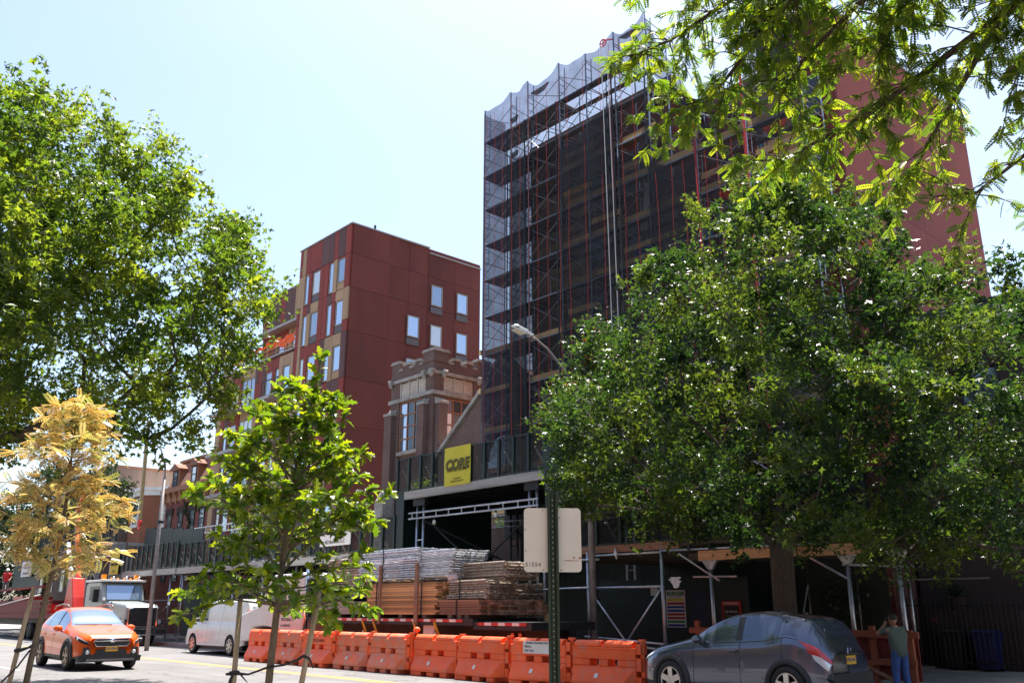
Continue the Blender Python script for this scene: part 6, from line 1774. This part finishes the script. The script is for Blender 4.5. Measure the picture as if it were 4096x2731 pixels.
for cx, cz, a0 in ((hw - rr, zb + rr, -90), (hw - rr, zt - rr, 0), (-hw + rr, zt - rr, 90), (-hw + rr, zb + rr, 180)):
    for k in range(5):
        a = R(a0 + k * 22.5); pl.append((cx + rr * math.cos(a), cz + rr * math.sin(a)))
pn = MB().prism(pl, .037, .041, 'y').build('panel', 'sign_back', SG, False, True)
MB().prism(pl, .0412, .0425, 'y').build('panel_face', 'white_paint', pn, False, True)
for (x, z) in ((-.075, .015), (.065, .015), (-.21, .16), (-.21, .32), (-.075, .47), (.045, .47), (.055, .41)):
    MB().lathe([(.001, -.0005), (.005, -.0005), (.005, .0)], (x, .0368, zb + z), 'y', 8).build('screw_hole', 'ink', pn, False, True)
text('51554', 'ink', .045, pn, (-.155, .0365, zb + .055), FRONT, local=True, ext=.0003, shear=.1, sx=1.1)
MB().box(.085, .0362, zb + .082, .20, .0368, zb + .0875).box(.10, .0362, zb + .0875, .15, .0368, zb + .090).build('rust_streak', 'old_lumber', pn, False, True)
MB().box(.155, .0362, zb + .10, .17, .0368, zb + .112).box(.20, .0362, zb + .098, .218, .0368, zb + .112).build('rust_spot', 'rust', pn, False, True)

# ================================================================ stakes and straps around the saplings
def stake(label, a, b, r=.028, m='stake_wood', n=8):
    return tag(MB().path([a, ((a[0] + b[0]) / 2 + .01, (a[1] + b[1]) / 2, (a[2] + b[2]) / 2), b], [r, r, r * .95], n).build('tree_stake', m, smooth=True), label, 'stake', 'tree stakes')
def rel(bx, by, u, d, z):
    q = Vector((bx, by, 0)) + rt * u + fh * d; return (q.x, q.y, z)
ob = (-9.07, 4.8)
stake('wooden stake on the left of the oak sapling', rel(*ob, -.37, 0, .1), rel(*ob, -.36, 0, 1.82), .03)
stake('leaning wooden stake on the right of the oak sapling', rel(*ob, .22, 0, .1), rel(*ob, .49, 0, 1.95), .03)
stp = thing('tree_strap', 'black strap tying the oak sapling to its two stakes', 'strap', (*ob, 1.0))
MB().path([rel(*ob, -.40, -.03, .86), rel(*ob, -.385, -.04, 1.0), rel(*ob, -.36, -.035, 1.07), rel(*ob, -.2, -.04, 1.06), rel(*ob, .0, -.045, 1.13), rel(*ob, .16, -.03, 1.15), rel(*ob, .3, -.04, 1.2), rel(*ob, .36, -.04, 1.24), rel(*ob, .42, -.03, 1.22), rel(*ob, .47, -.02, 1.12)], [.016, .018, .02, .01, .012, .01, .014, .018, .012, .01], 6).build('band', 'strap', stp, True)
MB().path([rel(*ob, -.40, -.035, 1.08), rel(*ob, -.30, -.06, 1.09), rel(*ob, -.27, -.05, 1.05), rel(*ob, -.2, -.05, .98)], [.012, .012, .01, .004], 5).build('loose_end', 'strap', stp, True)
MB().path([rel(*ob, -.40 + .04 * math.cos(a), .0 + .04 * math.sin(a), 1.06) for a in np.linspace(0, 6.28, 12)], .014, 5, False).build('loop', 'strap', stp, True)
gb = (-17.2, 4.8)
stake('tall grey wooden stake just left of the golden sapling trunk', rel(*gb, -.42, -.1, .1), rel(*gb, -.19, -.1, 2.08), .04)
stake('short pale stake leaning at the left edge of the picture', rel(*gb, -.18, -.5, .1), rel(*gb, -.62, -.5, 1.36), .045, 'white_paint')
stp = thing('tree_strap', 'black strap tying the golden sapling to its stakes', 'strap', (*gb, .9))
MB().path([rel(*gb, -.32, -.16, 1.05), rel(*gb, -.22, -.17, 1.06), rel(*gb, -.12, -.12, 1.1), rel(*gb, -.08, -.1, 1.12)], [.035, .03, .02, .03], 6).path([rel(*gb, -.1, -.1, 1.06), rel(*gb, -.22, -.2, .8), rel(*gb, -.36, -.4, .55), rel(*gb, -.38, -.5, .5)], .016, 6).path([rel(*gb, -.42, -.55, .52), rel(*gb, -.36, -.55, .5), rel(*gb, -.33, -.55, .35)], .035, 6).build('band', 'strap', stp, True)

# ================================================================ street lamps
def lamp_head(parent, tip, d, m='lamp_grey'):
    d = Vector(d).normalized(); s = d.cross(Vector((0, 0, 1))).normalized(); u = s.cross(d)
    tip = Vector(tip)
    def ringat(t, w_, h0, h1): return [tip + d * t + s * (w_ * c) + u * (h0 if c2 < 0 else h1) * abs(c2) for c, c2 in ((-1, -.2), (-.85, -1), (.85, -1), (1, -.2), (.7, 1), (-.7, 1))]
    rs = [ringat(*q) for q in ((0, .05, .03, .03), (.05, .10, .05, .05), (.3, .11, .06, .06), (.32, .16, .06, .06), (.72, .17, .05, .05), (.80, .12, .03, .03))]
    b = MB(); n = 6
    b.v = [tuple(q) for r_ in rs for q in r_]
    for i in range(len(rs) - 1):
        for k in range(n): b.f.append((i * n + k, i * n + (k + 1) % n, (i + 1) * n + (k + 1) % n, (i + 1) * n + k))
    b.f += [tuple(range(n)), tuple(range((len(rs) - 1) * n, len(rs) * n))]
    o = b.build('lamp_head', m, parent, bevel=.01, fix=True)
    le = MB().bar(tip + d * .36 - u * .064, tip + d * .70 - u * .058, .24, .02, tuple(u)).build('lens', 'lamp_lens', o)
    MB().lathe([(.001, .06), (.045, .055), (.05, 0)], tip + d * .6 + u * .05, 'z', 12).build('photocell', m, o, True)
LP = thing('street_lamp', 'LED street lamp reaching out from behind the oak tree', 'street lamp', (-17.3, 18.75, .15))
MB().path([(-17.3, 18.75, .15), (-17.3, 18.75, 4), (-17.3, 18.75, 8.2)], [.11, .09, .07], 12).build('pole', 'pole_grey', LP, True)
MB().path([(-17.3, 18.75, 7.3), (-17.35, 18.3, 7.9), (-17.42, 17.8, 8.45), (-17.5, 17.3, 8.9), (-17.55, 16.9, 9.12), (-17.58, 16.75, 9.18)], [.04, .035, .032, .03, .03, .03], 8).build('arm', 'pole_grey', LP, True)
lamp_head(LP, (-17.58, 16.8, 9.17), (-.03, -1, .22))
LP2 = thing('street_lamp', 'grey street lamp pole with curved arm on the far left', 'street lamp', (-41.2, 15.9, 0))
MB().path([(-41.3, 15.9, 0), (-41.38, 15.9, 4), (-41.45, 15.9, 7.8)], [.10, .08, .065], 12).build('pole', 'pole_grey', LP2, True)
MB().path([(-41.38, 15.9, 7.5), (-41.42, 15.85, 8.2), (-41.5, 15.6, 8.9), (-41.8, 15.0, 9.5), (-42.2, 14.2, 9.8)], [.05, .045, .04, .035, .03], 8).build('arm', 'pole_grey', LP2, True)
lamp_head(LP2, (-42.2, 14.2, 9.8), (-.4, -.9, .15))
MB().box(-41.5, 15.78, 5.5, -41.27, 16.02, 5.62).build('clamp', 'strap', LP2)

# ================================================================ wooden barricade, person, yard at the right
WF = thing('wooden_fence', 'red stained timber guard fence behind the grey car', 'fence', (-11.5, 19.2, .15))
for x, z1 in ((-14.18, 1.45), (-12.0, 1.3), (-9.63, 1.38), (-8.82, 1.3)):
    blk('fence_post', 'stained_wood', WF, x - .06, 19.15, .15, x + .06, 19.25, z1)
for x0, x1, z in ((-14.36, -9.5, 1.22), (-9.7, -8.6, 1.2), (-14.2, -9.6, .62), (-9.6, -8.7, .66)):
    blk('fence_rail', 'stained_wood', WF, x0, 19.08, z - .06, x1, 19.145, z + .07)
blk('fence_board', 'dull_red', WF, -10.1, 19.27, .3, -8.7, 19.3, 1.15)
MB().bar((-10.2, 19.1, .75), (-8.9, 19.0, .2), .1, .05).build('fence_brace', 'old_lumber', WF)
def skin(name, J, E, m, parent, root, sub=2):
    """one continuous tapered surface grown round joints; J: name -> (x,y,z,r)"""
    ks = list(J); ix = {k: i for i, k in enumerate(ks)}
    me = bpy.data.meshes.new(name); me.from_pydata([J[k][:3] for k in ks], [(ix[a], ix[b]) for a, b in E], [])
    me.materials.append(MATS[m])
    o = bpy.data.objects.new(name, me); COL.objects.link(o); o.parent = parent
    md = o.modifiers.new('skin', 'SKIN'); md.use_smooth_shade = True
    sv = me.skin_vertices[0].data
    for k in ks:
        r_ = J[k][3]; sv[ix[k]].radius = r_ if hasattr(r_, '__len__') else (r_, r_)
        sv[ix[k]].use_root = (k == root)
    s_ = o.modifiers.new('sub', 'SUBSURF'); s_.levels = sub; s_.render_levels = sub
    return o
def person(label, loc, rz, scale, shirt, trousers, pose, hat=None):
    """local frame: figure faces +X, z up, height 1.72 before scaling"""
    t_ = thing('person', label, 'person', loc, rz); t_.scale = (scale,) * 3
    J = {'pel': (0, 0, .95, .125), 'waist': (.0, 0, 1.08, .115), 'chest': (.03, 0, 1.28, (.115, .165)), 'neckb': (.05, 0, 1.43, .075), 'neck': (.075, 0, 1.50, .052),
         'hl': (.0, .095, .9, .09), 'kl': (.04, .11, .5, .062), 'al': (-.02, .115, .09, .042), 'tl': (.14, .125, .035, .035),
         'hr': (.0, -.095, .9, .09), 'kr': (.03, -.11, .5, .062), 'ar': (-.06, -.115, .09, .042), 'tr': (.10, -.125, .035, .035)}
    E = [('pel', 'waist'), ('waist', 'chest'), ('chest', 'neckb'), ('neckb', 'neck'), ('pel', 'hl'), ('hl', 'kl'), ('kl', 'al'), ('al', 'tl'), ('pel', 'hr'), ('hr', 'kr'), ('kr', 'ar'), ('ar', 'tr')]
    A = pose
    for s, sg in (('l', 1), ('r', -1)):
        J['sh' + s] = (.03, sg * .185, 1.39, .065); J['el' + s] = (*A['el' + s], .045); J['wr' + s] = (*A['wr' + s], .029); J['pa' + s] = (*A['pa' + s], .036)
        E += [('chest', 'sh' + s), ('sh' + s, 'el' + s), ('el' + s, 'wr' + s), ('wr' + s, 'pa' + s)]
    skin('body', J, E, 'skin', t_, 'pel')
    for s, sg in (('l', 1), ('r', -1)):            # fingers rooted in the palm
        p0 = Vector(A['wr' + s]); p1 = Vector(A['pa' + s]); d = (p1 - p0).normalized(); sd = Vector(A['sp' + s]).normalized()
        cu = d.cross(sd).normalized() * A.get('cu' + s, 1)
        FJ = {'p': (*p1, .03)}; FE = []
        for k in range(4):
            o_ = sd * (.027 - .018 * k); ln = (.07, .08, .075, .058)[k]
            a = p1 + o_ + d * .02; b = a + d * ln * .5; c = b + (d * .5 + cu * .7) * ln * .45; e = c + (cu * .9 - d * .2) * ln * .35
            FJ['a%d' % k] = (*a, .012); FJ['b%d' % k] = (*b, .0095); FJ['c%d' % k] = (*c, .0088); FJ['e%d' % k] = (*e, .0075)
            FE += [('p', 'a%d' % k), ('a%d' % k, 'b%d' % k), ('b%d' % k, 'c%d' % k), ('c%d' % k, 'e%d' % k)]
        ta = p1 + sd * .035 - d * .025; tb = ta + (sd * .7 + d * .5 + cu * .3) * .035; tc_ = tb + (d * .7 + cu * .5) * .032
        FJ['t0'] = (*ta, .013); FJ['t1'] = (*tb, .011); FJ['t2'] = (*tc_, .009); FE += [('p', 't0'), ('t0', 't1'), ('t1', 't2')]
        skin('hand', FJ, FE, 'skin', t_, 'p', 1)
    # head with face, turned as the pose says
    hd = bpy.data.objects.new('head', None)
    hq = Matrix.Rotation(A.get('turn', 0), 4, 'Z') @ Matrix.Rotation(A.get('nod', 0), 4, 'Y')
    def H(b, nm, m, sm=True):
        b.v = [tuple((hq @ Vector(q)) + Vector((.095, 0, 1.60))) for q in b.v]
        return b.build(nm, m, t_, sm, True)
    def headfn(a, b):
        th, ph = a * 2 * math.pi, b * math.pi
        x, y, z = math.cos(th) * math.sin(ph), math.sin(th) * math.sin(ph), -math.cos(ph)
        k = 1 - .22 * max(0, -z - .15)
        return (.102 * x * k + (.012 if z < -.3 and x > 0 else 0), .077 * y * k, .118 * z)
    H(MB().grid(headfn, 20, 14).ball((.105, 0, -.01), (.018, .013, .026), 8, 6).ball((.0, .078, -.005), (.022, .01, .03), 8, 6).ball((.0, -.078, -.005), (.022, .01, .03), 8, 6).ball((.096, 0, -.055), (.009, .022, .007), 8, 4), 'face', 'skin')
    H(MB().ball((.091, .032, .012), (.009, .013, .007), 8, 5).ball((.091, -.032, .012), (.009, .013, .007), 8, 5), 'eyes', 'ink')
    H(MB().grid(lambda a, b: (-.012 + .112 * math.cos(a * 6.283) * math.sin(b * 1.9) * (1 if math.cos(a * 6.283) < .3 else .9), .085 * math.sin(a * 6.283) * math.sin(b * 1.9), .018 + .112 * math.cos(b * 1.9)), 20, 8), 'hair', 'hair')
    # clothes over the body
    SJ = {k: (J[k][0], J[k][1], J[k][2], tuple(q + .02 for q in J[k][3]) if hasattr(J[k][3], '__len__') else J[k][3] + .018) for k in ('waist', 'chest', 'neckb', 'shl', 'shr')}
    SJ['hem'] = (0, 0, .80, .20); SJ['waist'] = (0, 0, 1.08, .165)
    for s in 'lr':
        a = Vector(J['sh' + s][:3]); e = Vector(J['el' + s][:3]); SJ['cu' + s] = (*(a.lerp(e, .72)), .072)
    skin('shirt', SJ, [('hem', 'waist'), ('waist', 'chest'), ('chest', 'neckb'), ('chest', 'shl'), ('chest', 'shr'), ('shl', 'cul'), ('shr', 'cur')], shirt, t_, 'chest')
    TJ = {'pel': (0, 0, .95, .16), 'bt': (0, 0, 1.05, .15)}
    for s in 'lr':
        for a, r_ in (('h', .108), ('k', .082)): TJ[a + s] = (*J[a + s][:3], r_)
        q = J['a' + s]; TJ['a' + s] = (q[0], q[1], q[2] + .03, .068)
    skin('trousers', TJ, [('bt', 'pel'), ('pel', 'hl'), ('hl', 'kl'), ('kl', 'al'), ('pel', 'hr'), ('hr', 'kr'), ('kr', 'ar')], trousers, t_, 'pel')
    for s in 'lr':
        a = J['a' + s]; MB().ball((a[0] + .06, a[1], .05), (.145, .052, .05), 12, 8).build('shoe', 'bin_black', t_, True, True)
    if hat:
        H(MB().grid(lambda a, b: (-.005 + .128 * math.cos(a * 6.283) * math.sin(b * 1.5708), .108 * math.sin(a * 6.283) * math.sin(b * 1.5708), .045 + .105 * math.cos(b * 1.5708)), 20, 8).prism([(.155 * math.cos(k * .4488) + .02, .122 * math.sin(k * .4488)) for k in range(14)], .035, .05, 'z'), 'hard_hat', hat)
    return t_
look = {'ell': (.33, .26, 1.28), 'wrl': (.31, .07, 1.47), 'pal': (.28, .04, 1.545), 'spl': (0, 0, 1), 'cul': -1, 'elr': (.30, -.30, 1.30), 'wrr': (.31, -.10, 1.47), 'par': (.28, -.06, 1.545), 'spr': (0, 0, 1), 'turn': 0, 'nod': .05}
look['spl'] = (1, .2, 0); look['spr'] = (1, -.2, 0)
ANG = R(150)
person('person in a grey green T-shirt and blue jeans holding a camera to the face', (-8.72, 18.42, 0), ANG, .955, 'shirt_green', 'jeans', look)
cm_ = thing('camera_body', 'small black camera held to the eye by the person in jeans', 'camera', (-8.72, 18.42, 0), ANG); cm_.scale = (.955,) * 3
MB().box(.225, -.065, 1.56, .275, .065, 1.64).box(.235, -.03, 1.64, .27, .03, 1.665).build('housing', 'bin_black', cm_, False, True, bevel=.006)
MB().lathe([(.03, 0), (.036, .01), (.034, .06), (.001, .058)], (.275, 0, 1.595), 'x', 16).build('lens', 'ink', cm_, True, True)
work = {'ell': (.02, .26, 1.12), 'wrl': (.2, .2, .98), 'pal': (.28, .18, .96), 'spl': (0, -.2, 1), 'elr': (.02, -.26, 1.12), 'wrr': (.2, -.2, .98), 'par': (.28, -.18, .96), 'spr': (0, .2, 1), 'turn': 0, 'nod': .3}
person('worker in a red shirt and white hard hat on the boom truck bed', (-73.2, 17.6, 2.75), R(-20), 1.05, 'shirt_red', 'grey_trousers', work, 'helmet')

# iron fence, bins, planter at the far right
IF = thing('iron_fence', 'dark iron railing in front of the brownstone', 'fence', (-9, 25.9, .15))
for i, x in enumerate(np.arange(-12.0, -4.0, .13)):
    MB().tube((x, 25.9, .25), (x, 25.9, 1.95), .012, 5, .012).tube((x, 25.9, 1.95), (x, 25.9, 2.08), .02, 5, .002).build('picket', 'iron', IF)
for z in (.35, 1.8): blk('rail', 'iron', IF, -12.05, 25.88, z, -4, 25.92, z + .04)
o = MB().lathe([(.001, -.02), (.2, -.02), (.2, 0)], (0, 0, 0), 'y', 24).build('number_plaque', 'sign_back', IF, True)
o.location = Vector((-11.14, 25.86, 1.45)) - WORLD[IF.name]; o.scale = (1, 1, .6)
text('938', 'dull_red', .14, IF, (-11.14, 25.83, 1.45), FRONT)
for i, (x, m_, lab) in enumerate(((-10.0, 'bin_blue', 'blue wheeled recycling bin behind the iron railing'), (-10.85, 'bin_black', 'black wheeled rubbish bin behind the iron railing'))):
    t_ = thing('wheeled_bin', lab, 'bin', (x, 26.3, .15), group='wheeled bins')
    q = [(-.22, -.25, .05), (.22, -.25, .05), (.22, .2, .05), (-.22, .2, .05), (-.29, -.33, .95), (.29, -.33, .95), (.29, .33, .95), (-.29, .33, .95)]
    MB().add(q, [(3, 2, 1, 0), (4, 5, 6, 7), (0, 1, 5, 4), (1, 2, 6, 5), (2, 3, 7, 6), (3, 0, 4, 7)]).build('bin_body', m_, t_, False, True, bevel=.02)
    MB().prism([(-.36, .955), (.36, .955), (.36, 1.0), (0, 1.05), (-.36, 1.0)], -.31, .31, 'x').build('lid', m_, t_, False, True)
    MB().lathe([(.001, -.03), (.1, -.03), (.1, .03), (.001, .03)], (-.24, .24, .1), 'x', 14).lathe([(.001, -.03), (.1, -.03), (.1, .03), (.001, .03)], (.24, .24, .1), 'x', 14).build('bin_wheel', 'tire', t_, True, True)
PL = thing('potted_agave', 'spiky potted plant standing behind the iron railing', 'plant', (-10.9, 26.9, 1.7))
MB().lathe([(.16, 0), (.26, .3), (.28, .32), (.24, .33), (.001, .3)], (-10.9, 26.9, 1.72), 'z', 16).build('pot', 'brownstone', PL, True)
for k in range(16):
    a = k * 2.4; el_ = .35 + .07 * k
    d = Vector((math.cos(a) * math.cos(el_), math.sin(a) * math.cos(el_), math.sin(el_)))
    q = Vector((-10.9, 26.9, 2.03))
    MB().path([q, q + d * .3, q + d * .62 + Vector((0, 0, -.08))], [.025, .022, .002], 4).build('leaf', 'leaf_far', PL)
# rags and bags
tag(MB().grid(lambda u, v: (-14.9 + .35 * u + .05 * math.sin(v * 9), 19.08 + .04 * math.sin(u * 12), 2.52 - v * (.12 + .16 * math.sin(u * 3.1))), 8, 6).build('rag', 'plastic_bag', smooth=True), 'torn white rag hanging on the shed rail', 'rag')
tag(MB().path([(-16.75, 19.1, 3.35), (-16.72, 19.08, 3.2), (-16.7, 19.1, 3.05)], [.01, .05, .02], 6).build('rag', 'plastic_bag', smooth=True), 'small white strip of plastic hanging from the shed edge above the posters', 'rag')
